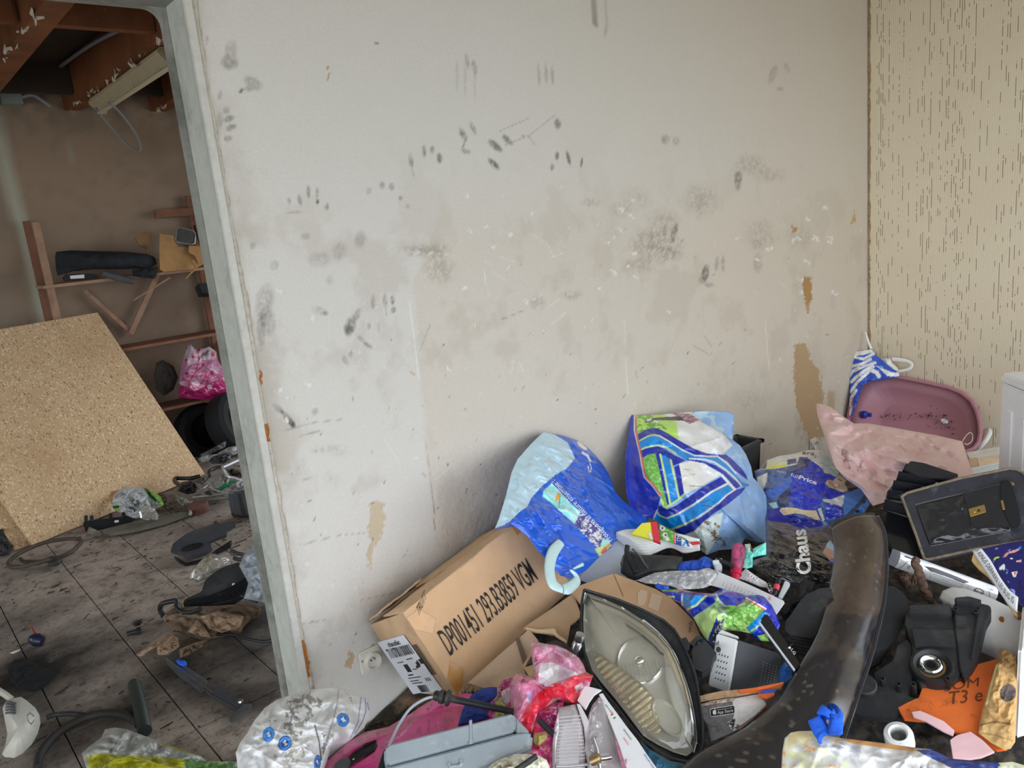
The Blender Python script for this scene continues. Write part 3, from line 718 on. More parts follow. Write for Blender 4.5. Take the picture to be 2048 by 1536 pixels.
# ------------------------------------------------------------------ long printed carton leaning on the wall
_o = P3(806, 1226, t=2.10); _s = 2.10 / 2.2
ba = np.array([0.97162, 0.02683, 0.23500]); bb = np.array([0.21794, -0.48763, -0.84541]); bc = np.array([0.09191, 0.87264, -0.47964])
Lb, Hb, Db = .4928 * _s * 1.04, .2748 * _s, .3359 * _s * .9
def bp3(a, b, c=0.0): return _o + ba * (a * Lb) + bb * (b * Hb) + bc * (c * Db)
cart = thing('cardboard_box', 'long brown carton with black stencilled code leaning against the wall', 'box', bp3(.5, 1, .5))
def panel(name, p0, u, v, th, mat, par, nu=14, nv=8, wr=.0015, seed=1):
    """a slightly buckled board: corner p0, edges u and v, thickness away from their cross product"""
    u = np.array(u, float); v = np.array(v, float); nn = _n(np.cross(u, v)); a, b = np.meshgrid(np.linspace(0, 1, nu), np.linspace(0, 1, nv)); a = a.ravel(); b = b.ravel()
    h = wr * (fbm(a * 4 + seed, b * 3, seed, 3) - .5) * 2
    V = np.array(p0) + a[:, None] * u + b[:, None] * v; Fv = V + nn * h[:, None]; Bv = Fv - nn * th; g = grid_faces(nv, nu); k = nu * nv
    Fc = [tuple(f) for f in g] + [tuple(f[::-1] + k) for f in g]
    ring = list(range(nu)) + [nu * (i + 1) - 1 for i in range(1, nv)] + list(range(k - 2, k - nu - 1, -1)) + [nu * i for i in range(nv - 2, 0, -1)]
    Fc += [(ring[i], ring[i] + k, ring[(i + 1) % len(ring)] + k, ring[(i + 1) % len(ring)]) for i in range(len(ring))]
    return mk(name, np.vstack([Fv, Bv]), Fc, mat, par, True if nu > 2 and wr > .003 else False)
A1, B1, C1 = ba * Lb, bb * Hb, bc * Db
panel('front_panel', bp3(0, 1), A1, -B1, .006, m_card, cart)
panel('end_panel', bp3(0, 1, 1), -C1, -B1, .006, m_card2, cart)
panel('end_panel', bp3(1, 1, 0), C1, -B1, .006, m_card2, cart)
panel('back_panel', bp3(1, 1, 1), -A1, -B1, .006, m_card, cart)
panel('base_panel', bp3(0, 1, 1), A1, -C1, .006, m_card, cart)
panel('top_flap', bp3(0, 0, 0) + bb * -.002, A1 * .97, C1 * .52 - B1 * .03, .005, m_card2, cart, wr=.004)
panel('top_flap', bp3(.0, -.03, 1.0), A1 * .32, -C1 * .5 - B1 * .06, .005, m_card2, cart, wr=.006, seed=5)
panel('top_flap', bp3(.36, -.02, 1.02), A1 * .62, -C1 * .5, .005, m_card2, cart, wr=.004, seed=8)
def onface(off=.0012):
    return lambda px, py: np.array(_o)[None] + np.outer(px, A1) + np.outer(py, B1) - np.outer(np.full(len(px), off + .0016), _n(np.cross(A1, B1)) * np.sign(_n(np.cross(A1, B1)).dot(bc)))
letters('DP001451 293.B3859 VGM', onface(), (.088, .657), (.74, .0), (.01, -.285), m_ink, cart, bold=.003)
letters('TRUTT', onface(), (.06, .13), (.10, -.10), (.02, -.09), m_ink, cart)
fnrm = -bc
def facequad(name, quad, mat, par, off=.0018, th=.0006):
    mb = MB(); mb.prism([bp3(a, b) + fnrm * off for a, b in quad], fnrm * th); return mb.build(name, mat, par)
facequad('tape', [(0, .06), (.085, .07), (.135, .26), (.075, .36), (.0, .20)], m_tape, cart)
facequad('tape', [(0, .82), (.07, .70), (.105, .86), (.035, 1.0), (0, 1.0)], m_tape, cart)
facequad('tape', [(.88, 0), (.95, 0), (.95, .10), (.88, .12)], m_tape, cart)
# end: paper label with its print
def onend(px, py, off=.002):
    px = np.asarray(px, float); py = np.asarray(py, float)
    return np.array(_o)[None] + np.outer(px, C1) + np.outer(py, B1) - np.outer(np.full(len(px), off + .0015), ba)
lab = MB().prism(list(onend([.30, .235, 1.06, 1.10], [.225, .935, .95, .225], .0012)), -ba * .0006).build('label', m_label, cart)
letters('chausfac', lambda x, y: onend(x, y, .0025), (.86, .315), (-.36, 0), (0, -.06), m_ink, lab, bold=.02)
letters('71107001000001', lambda x, y: onend(x, y, .0025), (1.0, .455), (-.68, 0), (0, -.12), m_ink, lab, bold=.02)
mb = MB()
def bar(x0, x1, y0, y1): mb.prism(list(onend([x0, x1, x1, x0], [y0, y0, y1, y1], .0022)), -ba * .0003)
for k in range(9): bar(.80 - k * .014, .80 - k * .014 - .008, .56, .66)
for k in range(14): bar(.80 - k * .018, .80 - k * .018 - .011 * random.uniform(.5, 1), .84, .93)
for r_, (a, b) in enumerate([(.92, .74), (.62, .45), (.62, .5), (.85, .7), (.9, .55), (.9, .66), (.88, .6), (.45, .38), (.5, .44)]):
    bar(a, b, [.52, .50, .63, .69, .73, .77, .80, .56, .6][r_], [.53, .51, .64, .705, .74, .78, .81, .62, .63][r_])
for k in range(3): bar(.47 - k * .05, .45 - k * .05, .76, .80)
bar(.40, .36, .54, .60); bar(.33, .25, .53, .59)
mb.build('print', m_ink, lab)
mb = MB()
for k in range(16): 
    a = .27 - k * .0085
    if k % 5 != 3: mb.prism(list(onend([a, a - .004, a - .004, a], [.36, .36, .74, .74], .0016)), -ba * .0003)
mb.build('barcode', m_ink, cart)

# small card box standing behind the carton and a barcode sheet on its top
tb = MB().box(bp3(.42, -.03, .72), A1 * .3, C1 * .22, -B1 * .002).build('paper_sheet', m_white, cart)
mb = MB()
for k in range(16):
    if k % 4 != 2: mb.box(bp3(.58 + k * .006, -.0335, .76), A1 * .003, C1 * .16, -B1 * .001)
mb.build('barcode', m_ink, tb)

# ------------------------------------------------------------------ blue shopping bag upside down against the wall
XB = lambda pts: X(980, 850, 4.266, pts)
plB = PL((1095, 868, 'y', -.05), (1022, 1048, 't', 2.20), (1150, 1165, 't', 2.22))
navyb = A('#164fb4'); pale = A('#9fb8c8')
def hB(px, py, s): return .025 * np.clip((px - (1010 + (1120 - py) * .55)) / 110, 0, 1) * (1 - s ** 4)
lay = [('p', XB([(455,55),(550,80),(660,150),(700,230),(725,290),(660,370),(560,430),(450,520),(360,620),(320,700),(260,740),(165,830),(40,885),(75,800),(135,600),(185,400),(235,290),(345,165)]), pale),
       ('p', XB([(530,500),(560,530),(600,570),(700,680),(770,740),(720,840),(640,770),(540,680),(450,610),(460,560)]), A('#7fc8e2')),
       ('n', XB([(530,500),(600,570),(700,680),(770,740),(720,840),(540,680),(450,610)]), 9, .55, A('#a9dcec'), .9),
       ('p', XB([(555,640),(580,580),(605,590),(590,640),(565,655)]), A('#c98a3a')), ('l', XB([(600,600),(590,700)]), .8, A('#3e6f4a')),
       ('p', XB([(770,745),(860,800),(960,920),(1015,985),(930,1050),(860,1000),(720,840)]), A('#38357c')),
       ('n', XB([(770,745),(860,800),(960,920),(1015,985),(930,1050),(860,1000),(720,840)]), 5, .52, A('#dfe4ee'), .95),
       ('p', XB([(960,960),(1015,985),(1020,1005),(940,1035)]), A('#8fd6d6')), ('p', XB([(1015,1005),(1035,1030),(930,1130),(895,1050)]), A('#a7c07a')),
       ('e', (1208, 1100, 9, 4, -55), A('#cf4a2c')), ('e', (1216, 1092, 6, 3, -55), A('#e0812f')),
       ('p', XB([(740,140),(780,150),(830,205),(815,222),(760,185)]), A('#dadde2')), ('l', XB([(790,240),(830,265),(855,310)]), 2.2, A('#dfe3e8')),
       ('e', (1179, 937, 3.4, 9, 0), A('#c9d4ea')), ('e', (1179, 937, 2, 6.5, 0), navyb),
       ('l', XB([(895,455),(990,510),(1060,560)]), .9, A('#5d8ad6')), ('l', XB([(740,255),(725,300),(660,375)]), 1.0, A('#0d3a92'))]
sb = pillow('carrier_bag', XB([(455,57),(550,75),(640,95),(740,130),(830,190),(900,255),(960,330),(1010,410),(1055,520),(1065,560),(1130,640),(1250,740),(1355,795),(1330,840),(1250,890),(1180,940),(1060,1000),(1030,1050),(930,1130),(820,1240),(720,1305),(680,1305),(600,1285),(520,1190),(420,1085),(330,960),(230,880),(165,835),(40,885),(75,800),(135,600),(185,400),(235,290),(345,165)]),
            plB, .045, .05, m_bag, None, navyb, lay, 90, 300, (.026, 15), 11, (1135, 1010), 2.4, hB)
tag(sb.o, 'deep blue shopping bag with pale inside lying over the end of the carton', 'bag')
letters('Protégeons la nature ensemble !', sb.at, (980 + 1040 / 4.266, 850 + 975 / 4.266), (-485 / 4.266, -505 / 4.266), (-7.6, 7.2), m_lett_w, sb.o)
m_strap = M('pale_blue_strap', A('#a3babc'), .5, noise=(30, .06), bump=(150, .25, .002))
off = -plB.n * 0
def onB(pts, o=.035): return plB.at(*np.array(XB(pts)).T) + plB.n * o
loft('handle', onB([(520,1020),(450,1090),(412,1200),(412,1330),(450,1440),(560,1490)], .03), onB([(575,1075),(520,1160),(495,1240),(490,1310),(505,1380),(545,1415)], .03), m_strap, sb.o, 40, 8, .004, .003, wr=(.004, 25))
loft('handle', onB([(545,1415),(590,1395),(650,1350),(625,1310),(610,1290)], .034), onB([(560,1498),(620,1495),(700,1410),(680,1330),(640,1310)], .034), m_strap, sb.o, 40, 8, .004, .003, wr=(.004, 25))
loft('handle', onB([(620,1290),(660,1265),(700,1242)], .045), onB([(622,1305),(665,1290),(712,1272)], .045), m_strap, sb.o, 12, 6, .002, .003)

# ------------------------------------------------------------------ large glossy bag with the blue letter mark
XA = lambda pts: X(1240, 810, 4.956, pts)
plA = PL((1390, 1095, 't', 2.78), (1375, 825, 'y', -.10), (1530, 1000, 't', 2.99))
NV = A('#1b2a8e'); BB = A('#1179c0'); LM = A('#b5d878'); WHT = A('#dfe4ea'); GR = A('#5c9a44'); GL = A('#9fcb5c')
SKY = A('#7d9dd0')
side = [(112,90),(150,105),(152,255),(200,440),(255,715),(330,790),(405,890),(412,920),(372,1040),(330,1135),(120,1045),(68,900),(50,700),(62,450),(88,280)]
def band(a, w, c): return ('l', XA(a), w / 4.956, c)
layA = [('p', XA([(420,80),(700,60),(800,165),(1010,290),(1110,400),(1000,500),(740,510),(560,350),(430,250),(560,180)]), A('#d4deee')),
        ('n', XA([(700,50),(1160,50),(1160,350),(1000,300),(800,170)]), 26, .5, A('#a9bcd8'), .7),
        ('n', XA([(900,480),(1320,480),(1320,800),(1100,620)]), 30, .5, A('#9db4d8'), .6),
        ('p', XA([(150,100),(420,80),(560,180),(590,350),(470,290),(340,240),(190,310)]), GL),
        ('n', XA([(150,100),(300,100),(420,200),(480,260),(340,240),(190,310)]), 4, .47, A('#4e8a34'), .9),
        ('p', XA([(500,80),(700,90),(790,160),(690,195),(640,170),(560,110)]), A('#74505c')), ('n', XA([(500,80),(700,90),(790,160),(690,195)]), 3, .5, A('#b99aa4'), .7),
        ('p', XA([(250,150),(330,135),(400,125),(600,115),(645,165),(500,160),(350,158),(260,185)]), A('#3c332e')),
        ('e', (1299, 841, 6, 2.5, -20), A('#dfe3ea')), ('e', (1313, 845, 5, 2.5, 30), A('#cfd6de')),
        ('p', XA([(236,540),(300,498),(365,485),(400,640),(432,800),(490,970),(450,1000),(420,940),(410,880),(330,790),(262,715)]), GR),
        ('n', XA([(236,540),(300,498),(365,485),(400,640),(432,800),(490,970),(450,1000),(410,880),(330,790)]), 4, .5, A('#8cc062'), .8),
        # upper arch
        ('p', XA([(186,300),(250,258),(330,236),(390,246),(470,290),(600,370),(740,450),(860,490),(1000,500),(1045,495),(1110,545),(1200,630),(1252,700),(1262,745),(1200,700),(1130,650),(1060,570),(970,515),(860,515),(740,505),(620,450),(480,360),(400,310),(340,303),(280,320),(198,365)]), NV),
        ('p', XA([(200,368),(280,330),(345,310),(400,322),(490,375),(620,458),(730,512),(850,520),(950,520),(1040,590),(1130,680),(1200,760),(1285,790),(1260,810),(1190,800),(1130,720),(1040,645),(930,572),(840,547),(740,532),(690,540),(650,552),(560,490),(480,435),(400,410),(330,417),(260,432),(216,452)]), BB),
        ('p', XA([(218,458),(280,435),(380,418),(440,440),(540,505),(655,558),(590,590),(530,612),(515,560),(470,520),(410,500),(365,487),(290,500),(232,532)]), NV),
        ('p', XA([(650,552),(700,540),(770,552),(860,575),(950,610),(1040,670),(1120,740),(1195,800),(1130,832),(1080,760),(1010,690),(930,640),(830,590),(740,568)]), NV),
        # left leg of the letter
        ('p', XA([(362,487),(410,500),(440,700),(500,980),(478,985),(440,830),(400,640)]), NV),
        ('p', XA([(412,502),(470,520),(512,560),(530,640),(588,905),(580,935),(505,975),(462,720)]), BB),
        ('p', XA([(545,620),(590,600),(610,650),(637,870),(595,905)]), NV),
        ('p', XA([(590,592),(700,560),(830,585),(1000,690),(820,795),(640,880),(612,700)]), A('#e6e8e2')), ('p', XA([(590,592),(660,575),(730,640),(760,800),(640,880),(612,700)]), A('#dbe4c0')),
        # lower stroke
        ('p', XA([(385,1000),(420,990),(470,1025),(560,990),(690,900),(800,820),(1000,710),(1060,768),(880,862),(700,990),(560,1072),(450,1112),(380,1070)]), NV),
        ('p', XA([(330,1130),(358,1045),(400,1095),(480,1120),(570,1080),(720,988),(900,862),(1080,785),(1122,832),(1040,882),(960,962),(780,1092),(620,1182),(510,1228),(420,1188)]), BB),
        ('p', XA([(525,1240),(640,1182),(800,1096),(970,972),(1050,892),(1130,842),(1245,808),(1190,872),(1060,972),(920,1062),(830,1132),(740,1232),(610,1300)]), NV),
        ('p', XA([(610,1300),(740,1235),(830,1135),(960,1060),(900,1250),(800,1450),(700,1380)]), A('#cfdcb4')), ('p', XA([(720,1300),(900,1090),(1010,1050),(960,1300),(860,1490),(790,1440)]), A('#b9c6d6')),
        band([(198,366),(280,326),(345,307),(400,318)], 7, LM), band([(216,452),(260,433),(330,418),(400,410),(480,437),(560,492)], 7, LM), band([(400,318),(490,372),(620,456),(740,510)], 7, WHT),
        band([(740,510),(860,518),(960,516),(1060,590),(1140,680)], 7, WHT), band([(690,541),(840,549),(930,574),(1040,647),(1130,722),(1190,800)], 7, WHT),
        band([(410,500),(460,720),(505,975)], 9, LM), band([(512,555),(530,640),(590,915)], 9, LM), band([(470,1005),(590,930),(640,880)], 9, LM), band([(420,930),(440,1000),(480,1015)], 10, LM),
        band([(362,1040),(400,1095),(470,1115),(570,1075)], 7, LM), band([(570,1075),(720,985),(900,857),(1060,775),(1130,832)], 9, WHT), band([(1000,700),(1060,765),(1120,830)], 12, WHT),
        band([(515,1230),(620,1185),(740,1118)], 8, LM), band([(740,1118),(960,965),(1050,885),(1125,838)], 7, WHT),
        ('n', XA([(820,1130),(960,1150),(1060,1280),(1040,1420),(900,1330)]), 6, .50, A('#6d5534'), .95, 9), ('n', XA([(780,1380),(900,1390),(860,1440),(790,1430)]), 4, .52, A('#6d5534'), .8, 4),
        ('l', XA([(640,640),(690,650)]), .6, A('#8a7d52')), ('l', XA([(620,710),(740,690)]), .6, A('#8a7d52')), ('l', XA([(690,800),(820,805)]), .6, A('#7a6f55')), ('l', XA([(800,960),(850,945),(890,925)]), .8, A('#1a3d5a')), ('l', XA([(800,985),(860,990),(900,1000)]), .8, A('#1a3d5a')),
        ('p', XA(side), A('#2230a0')), ('n', XA(side), 30, .5, A('#2a3fb4'), .5),
        band([(150,105),(152,255),(200,440),(255,715),(330,790),(405,890)], 11, WHT), band([(160,105),(162,255),(208,440),(264,710),(338,785),(414,890)], 8, A('#c8553c')), band([(372,1040),(330,1135)], 6, WHT)]
edgeA = XA([(150,95),(152,255),(200,440),(255,715),(330,790),(412,900),(372,1040),(330,1135)])
def hA(px, py, s):
    d = dline(px, py, edgeA); left = inside(px, py, XA(side)).astype(float)
    bott = .05 * np.exp(-((px - 1450) / 60) ** 2 - ((py - 1045) / 40) ** 2)
    dent = -.03 * np.exp(-(((px - 1500) + (py - 960) * .2) / 16) ** 2) * np.clip((py - 900) / 50, 0, 1)
    flap = -.05 * inside(px, py, XA([(700,40),(1180,40),(1180,400),(1010,290),(800,170)]))
    return (left * (-.0016 * d) + bott + dent + flap) * (1 - s ** 10)
sa = pillow('carrier_bag', XA([(112,92),(165,106),(420,92),(560,78),(700,65),(880,58),(1060,68),(1134,98),(1128,230),(1120,345),(1190,400),(1250,490),(1300,610),(1320,720),(1400,800),(1450,900),(1458,1020),(1455,1150),(1448,1362),(1360,1362),(1325,1320),(1280,1305),(1235,1330),(1200,1400),(1100,1430),(980,1440),(860,1487),(800,1440),(720,1380),(610,1300),(530,1240),(420,1190),(330,1135),(200,1085),(120,1045),(68,900),(50,700),(62,450),(88,280)]),
            plA, .12, .10, m_bag, None, SKY, layA, 120, 420, (.030, 9), 21, (1385, 965), 2.6, hA)
tag(sa.o, 'large upright shopping bag printed with grass, sky and a big blue letter mark', 'bag')

# ------------------------------------------------------------------ shopping bag printed with a man in a blue shirt
XM = lambda pts: X(1500, 870, 6.982, pts)
plM = PL((1600, 1060, 't', 2.86), (1600, 905, 't', 3.32), (1720, 1000, 't', 3.02))
DN = A('#2c4478'); SH = A('#1d2cae'); SK = A('#d8b596')
layM = [('n', None, 12, .5, A('#4e70b4'), .6),
        ('p', XM([(100,490),(240,350),(400,290),(600,262),(830,205),(1000,205),(1090,280),(1160,420),(1240,520),(1200,600),(1100,530),(950,430),(830,340),(690,310),(650,420),(400,470)]), A('#cfd9de')),
        ('p', XM([(960,400),(1010,330),(1080,290),(1160,430),(1245,530),(1180,580),(1060,500)]), A('#a9cbdc')), ('p', XM([(950,420),(1000,400),(1110,500),(1120,545),(1040,540)]), A('#e6e3bd')),
        ('p', XM([(225,440),(260,370),(400,360),(520,330),(520,440),(400,455),(225,480)]), A('#e0d9a8')), ('p', XM([(225,450),(520,410),(522,440),(225,482)]), A('#e3c526')), ('p', XM([(520,350),(650,325),(650,400),(525,420)]), A('#2b3d70')),
        ('p', XM([(150,480),(240,365),(225,470)]), A('#2a3a63')),
        ('p', XM([(690,310),(800,310),(840,360),(830,460),(740,470),(690,570),(600,510),(660,430)]), A('#2a2f66')),
        ('p', XM([(560,560),(690,560),(760,480),(860,380),(960,440),(1000,520),(1200,590),(1190,640),(1050,700),(1000,780),(1000,900),(960,1040),(960,1130),(640,1020),(560,900),(570,720)]), SH),
        ('n', XM([(560,560),(760,480),(960,440),(1200,590),(1000,780),(960,1130),(640,1020),(560,900)]), 7, .55, A('#2f51cc'), .8),
        ('p', XM([(380,900),(420,830),(560,740),(580,820),(480,920),(500,1010),(420,1000)]), A('#272c58')),
        ('p', XM([(240,800),(330,770),(560,560),(590,640),(560,720),(400,860),(260,890)]), A('#3d62b6')),
        ('p', XM([(100,590),(250,525),(240,640),(200,760),(110,700)]), A('#dbe0e4')),
        ('p', XM([(255,950),(370,935),(400,1010),(330,1030)]), A('#9cc4de')),
        ('p', XM([(240,1030),(420,1020),(520,1110),(900,1180),(1000,1210),(1020,1310),(560,1290),(240,1180)]), A('#181f8e')),
        ('p', XM([(415,1050),(440,1015),(540,1005),(640,1015),(760,1045),(920,1050),(975,1180),(900,1175),(760,1110),(640,1085),(480,1120),(450,1095)]), SK), ('l', XM([(440,1060),(490,1050)]), .5, A('#8d6650')), ('l', XM([(460,1085),(510,1075)]), .5, A('#8d6650')),
        ('p', XM([(940,1030),(985,1010),(1040,1180),(1010,1205)]), A('#b9d5de')),
        ('p', XM([(1000,700),(1080,740),(1220,800),(1310,800),(1300,900),(1200,900),(1060,880),(990,790)]), SH), ('p', XM([(1000,890),(1120,900),(1300,830),(1310,920),(1275,1000),(1160,960),(1030,930)]), A('#d9dfe8')),
        ('p', XM([(1030,930),(1160,960),(1280,1000),(1300,1140),(1180,1180),(1050,1200)]), A('#2334ae')), ('n', XM([(1030,930),(1160,960),(1280,1000),(1300,1140),(1050,1200)]), 4, .6, A('#b9c3f0'), .8),
        ('p', XM([(1040,680),(1075,630),(1160,640),(1230,560),(1320,580),(1350,680),(1350,780),(1290,800),(1210,770),(1110,730)]), SK), ('p', XM([(1075,640),(1150,660),(1180,740),(1110,720)]), A('#b98b6a')),
        ('p', XM([(1220,540),(1260,530),(1340,600),(1400,650),(1520,760),(1440,810),(1380,790),(1350,780),(1355,720),(1320,700),(1345,640),(1290,590)]), A('#45291d')),
        ('l', XM([(1235,620),(1275,640)]), .9, A('#3a2418')), ('l', XM([(1240,690),(1225,725),(1265,710)]), .6, A('#8a6046')), ('l', XM([(1155,705),(1185,740)]), .8, A('#a25c50')), ('l', XM([(1325,660),(1350,690)]), .8, A('#3a2418')),
        ('e', (1709, 983.5, 6.5, 4, -15), A('#e8cf28')),
        ('p', XM([(1310,820),(1520,740),(1680,760),(1560,870),(1440,1010),(1310,1140),(1290,1000)]), A('#5580c0')),
        ('p', XM([(1690,705),(1750,800),(1700,900),(1600,1060),(1340,1140),(1440,1030),(1560,880)]), A('#46505f')), ('p', XM([(1640,890),(1680,900),(1640,1000),(1540,1110),(1440,1110),(1480,1040)]), A('#2c6fc0')),
        ('e', (1727, 1004.5, 3.2, 3.6, 0), H('#1b2438')), ('e', (1714.5, 1022.5, 3.4, 3.2, 0), H('#1b2438')), ('e', (1630.5, 915.3, 2, 2, 0), A('#2c8fc8'))]
sm = pillow('carrier_bag', XM([(60,500),(150,470),(240,350),(400,290),(600,262),(720,228),(830,205),(980,200),(1090,280),(1160,420),(1240,520),(1400,640),(1530,740),(1640,750),(1690,700),(1755,800),(1700,930),(1600,1080),(1640,1140),(1300,1260),(1010,1330),(560,1310),(230,1200),(225,900),(110,720)]),
            plM, .06, .06, m_bag, None, DN, layM, 90, 300, (.022, 14), 31, (1605, 985), 2.6)
tag(sm.o, 'crumpled shopping bag printed with a person in a blue shirt, behind the curved black trim', 'bag')
letters('Price', sm.at, (1500 + 682 / 6.982, 870 + 615 / 6.982), (238 / 6.982, 82 / 6.982), (2.2, -7.5), m_lett_w, sm.o, bold=.03)
letters('ion', sm.at, (1500 + 385 / 6.982, 870 + 520 / 6.982), (115 / 6.982, 28 / 6.982), (.8, -6.2), m_lett_w, sm.o)
letters('full', sm.at, (1500 + 568 / 6.982, 870 + 580 / 6.982), (112 / 6.982, 38 / 6.982), (1.2, -7.0), m_lett_w, sm.o)
letters('era.', sm.at, (1500 + 730 / 6.982, 870 + 268 / 6.982), (190 / 6.982, 24 / 6.982), (1.5, -8.0), m_ink, sm.o)

# ------------------------------------------------------------------ black bag with white letters
XK = lambda pts: X(1200, 780, 3.2, pts)
plK = PL((1590, 1150, 't', 2.42), (1600, 1045, 't', 2.74), (1680, 1100, 't', 2.60))
BK = A('#211e1d')
layK = [('n', XK([(960,1060),(1300,1060),(1480,1180),(1470,1240),(1000,1190)]), 3, .66, A('#6d6c70'), .4), ('p', XK([(1060,840),(1300,900),(1400,960),(1380,1060),(1260,1000),(1080,990)]), A('#332d28')),  # the grey speckle paints glints into the shiny film
        ('p', XK([(1420,1040),(1470,960),(1505,1010),(1512,1080),(1500,1110),(1460,1080)]), A('#c9957c')), ('p', XK([(1440,1000),(1470,960),(1500,1000),(1490,1030)]), A('#8fb4e0')), ('p', XK([(1460,1085),(1510,1070),(1500,1115)]), A('#7c74c4'))]
sk = pillow('carrier_bag', XK([(1060,835),(1200,850),(1290,890),(1380,880),(1480,860),(1510,1000),(1520,1110),(1500,1190),(1480,1240),(1330,1250),(1120,1215),(1040,1180),(960,1130),(980,1090),(1060,1060)]), plK, .06, .05, m_bag, None, BK, layK, 70, 240, (.022, 16), 41, (1590, 1095), 2.6)
tag(sk.o, 'shiny black shopping bag with large white letters beside the curved black trim', 'bag')
letters('Chaus', lambda x, y: sk.at(x, y, .008), (1622, 1146), (-12, -88), (-27, 3), M('white_bag_print', H('#eceae6', 1.1), .35), sk.o, bold=.035)
# ================================================================== things of the heap, middle and right
XP = lambda p: X(1100, 1130, 3.784, p)
XR = lambda p: X(1560, 1130, 3.783, p)
XS = lambda p: X(1200, 1000, 5.12, p)
XW = lambda p: X(1648, 880, 4.8, p)
XU = lambda p: X(1560, 640, 4.197, p)
XC6 = lambda p: X(700, 840, 3.2, p)
def FP(px, py, t, up=.5, side=0.0):
    """plane through the point t metres ahead at (px,py), facing between the room and the ceiling"""
    o = P3(px, py, t=t); n = _n(_n(CAM - o) * (1 - up) + np.array([0, 0, 1.0]) * up + R @ np.array([1.0, 0, 0]) * side)
    p = Pl.__new__(Pl); p.o = o; p.n = n; e = np.cross((0, 0, 1.0), n); p.e1 = _n(e) if np.linalg.norm(e) > 1e-3 else np.array([1.0, 0, 0]); p.e2 = np.cross(n, p.e1); return p
def pts3(pl, pts, off=0.0): return pl.at(*np.array(pts, float).T) + pl.n * off

# ------------------------------------------------------------------ car headlight
plH = PL((1165, 1180, 't', 2.10), (1370, 1515, 't', 1.80), (1400, 1300, 't', 1.98))
hl = thing('headlight', 'large car headlight with scuffed clear lens lying upright on the heap', 'headlight', plH.at(1280, 1400) - plH.n * .1)
HO = XP([(258,185),(380,220),(520,262),(700,338),(860,418),(940,488),(985,560),(1012,610),(1055,710),(1090,800),(1112,900),(1135,1050),(1155,1200),(1155,1350),(1135,1430),(1100,1478),(1040,1485),(930,1462),(830,1412),(720,1335),(600,1205),(500,1065),(400,955),(330,852),(268,700),(240,560),(234,400),(240,280)])
LO = XP([(266,205),(400,252),(540,312),(700,412),(830,520),(920,625),(985,760),(1042,920),(1082,1080),(1106,1230),(1110,1350),(1090,1428),(1040,1458),(940,1430),(820,1372),(705,1302),(588,1145),(485,1012),(380,888),(312,800),(262,655),(246,540),(243,400),(250,280)])
pillow('housing', HO, plH, -.075, .13, m_black2, hl, rings=14, segs=160, pw=5)
m_refl = M('dull_reflector', (.86, .85, .80), .30, .65, noise=(9, .2))
pillow('reflector', LO, plH, -.045, .048, m_refl, hl, rings=24, segs=140, pw=3, center=XP([(690, 800)])[0], hfun=lambda x, y, s: .012 * (1 - s ** 6))
m_amber = M('brownish_ribbed_insert', (.74, .62, .40), .25, .6, noise=(12, .3))
def ribs(x, y, s):
    d = (x - XP([(340, 760)])[0][0]) * .62 + (y - XP([(340, 760)])[0][1]) * .78
    return .0035 * np.clip(np.sin(d / 2.0), -.4, 1) * np.clip(1 - s ** 8, 0, 1)
pillow('indicator_insert', XP([(282,632),(380,672),(470,735),(570,800),(720,920),(790,1010),(810,1120),(850,1250),(800,1330),(700,1270),(590,1110),(480,975),(380,850),(312,722)]), plH, .004, .02, m_amber, hl, rings=40, segs=140, pw=5, hfun=lambda x, y, s: -.012 + ribs(x, y, s))
bc_ = plH.at(*XP([(690, 690)])[0]) - plH.n * .03; bx = plH.e1 * .6 + plH.e2 * .5; br = .062
bowl = MB().lathe(bc_ - plH.n * .012, plH.n, [(0, -.028), (.012, -.028), (.03, -.02), (.048, -.002), (.058, .02), (.061, .026), (.064, .024), (.060, .012), (.05, -.012)], 40, bx, 1.08, .9).build('main_reflector', M('bright_reflector', (.93, .93, .93), .10, .95), hl, True)
MB().lathe(bc_ - plH.n * .02, plH.n, [(.010, 0), (.012, .012), (.012, .026), (.007, .031), (0, .032)], 18).build('bulb_cap', m_chrome, hl, True)
mb = MB()
for k in range(-5, 6):
    a = bc_ + plH.n * .006 + plH.e1 * (k * .0095); w = .045 * math.sqrt(max(0, 1 - (k / 6) ** 2))
    mb.box(a - plH.e2 * w - plH.e1 * .0012, plH.e1 * .0024, plH.e2 * w * .9, plH.n * .004)
mb.build('flutes', M('bright_reflector'), hl)
lc = plH.at(*XP([(892, 1145)])[0]) - plH.n * .012
MB().lathe(lc, plH.n, [(0, -.02), (.012, -.018), (.024, -.006), (.032, .008), (.034, .008), (.034, 0)], 32, plH.e2 * .9 + plH.e1 * -.35, 1.45, .82).build('side_reflector', m_refl, hl, True)
bz = M('bezel_sky_glint', (.95, .95, .95), .2, .15)  # near-white, low-metal colour paints the sky reflection into the chrome bezel
def ptsv(pl, q, o):
    P = pl.at(*np.array(q, float).T); return P + (CAM - P) / np.linalg.norm(CAM - P, axis=1)[:, None] * o
loft('bezel', pts3(plH, XP([(700,412),(840,525),(940,650),(1000,790),(1050,930),(1088,1090),(1108,1240),(1108,1345)]), -.004), ptsv(plH, XP([(700,425),(800,530),(852,640),(872,780),(885,920),(930,1080),(1000,1230),(1080,1360)]), -.016), bz, hl, 60, 8, .004, .004)
loft('bezel', pts3(plH, XP([(270,210),(258,330),(262,470),(280,600),(310,700)]), -.008), pts3(plH, XP([(300,250),(300,340),(320,450),(330,560),(320,690)]), -.03), bz, hl, 30, 6, .003, .004)
m_lens = film('scuffed_clear_lens', (.96, .96, .94), .4, .04, .05, (.72, .70, .62))
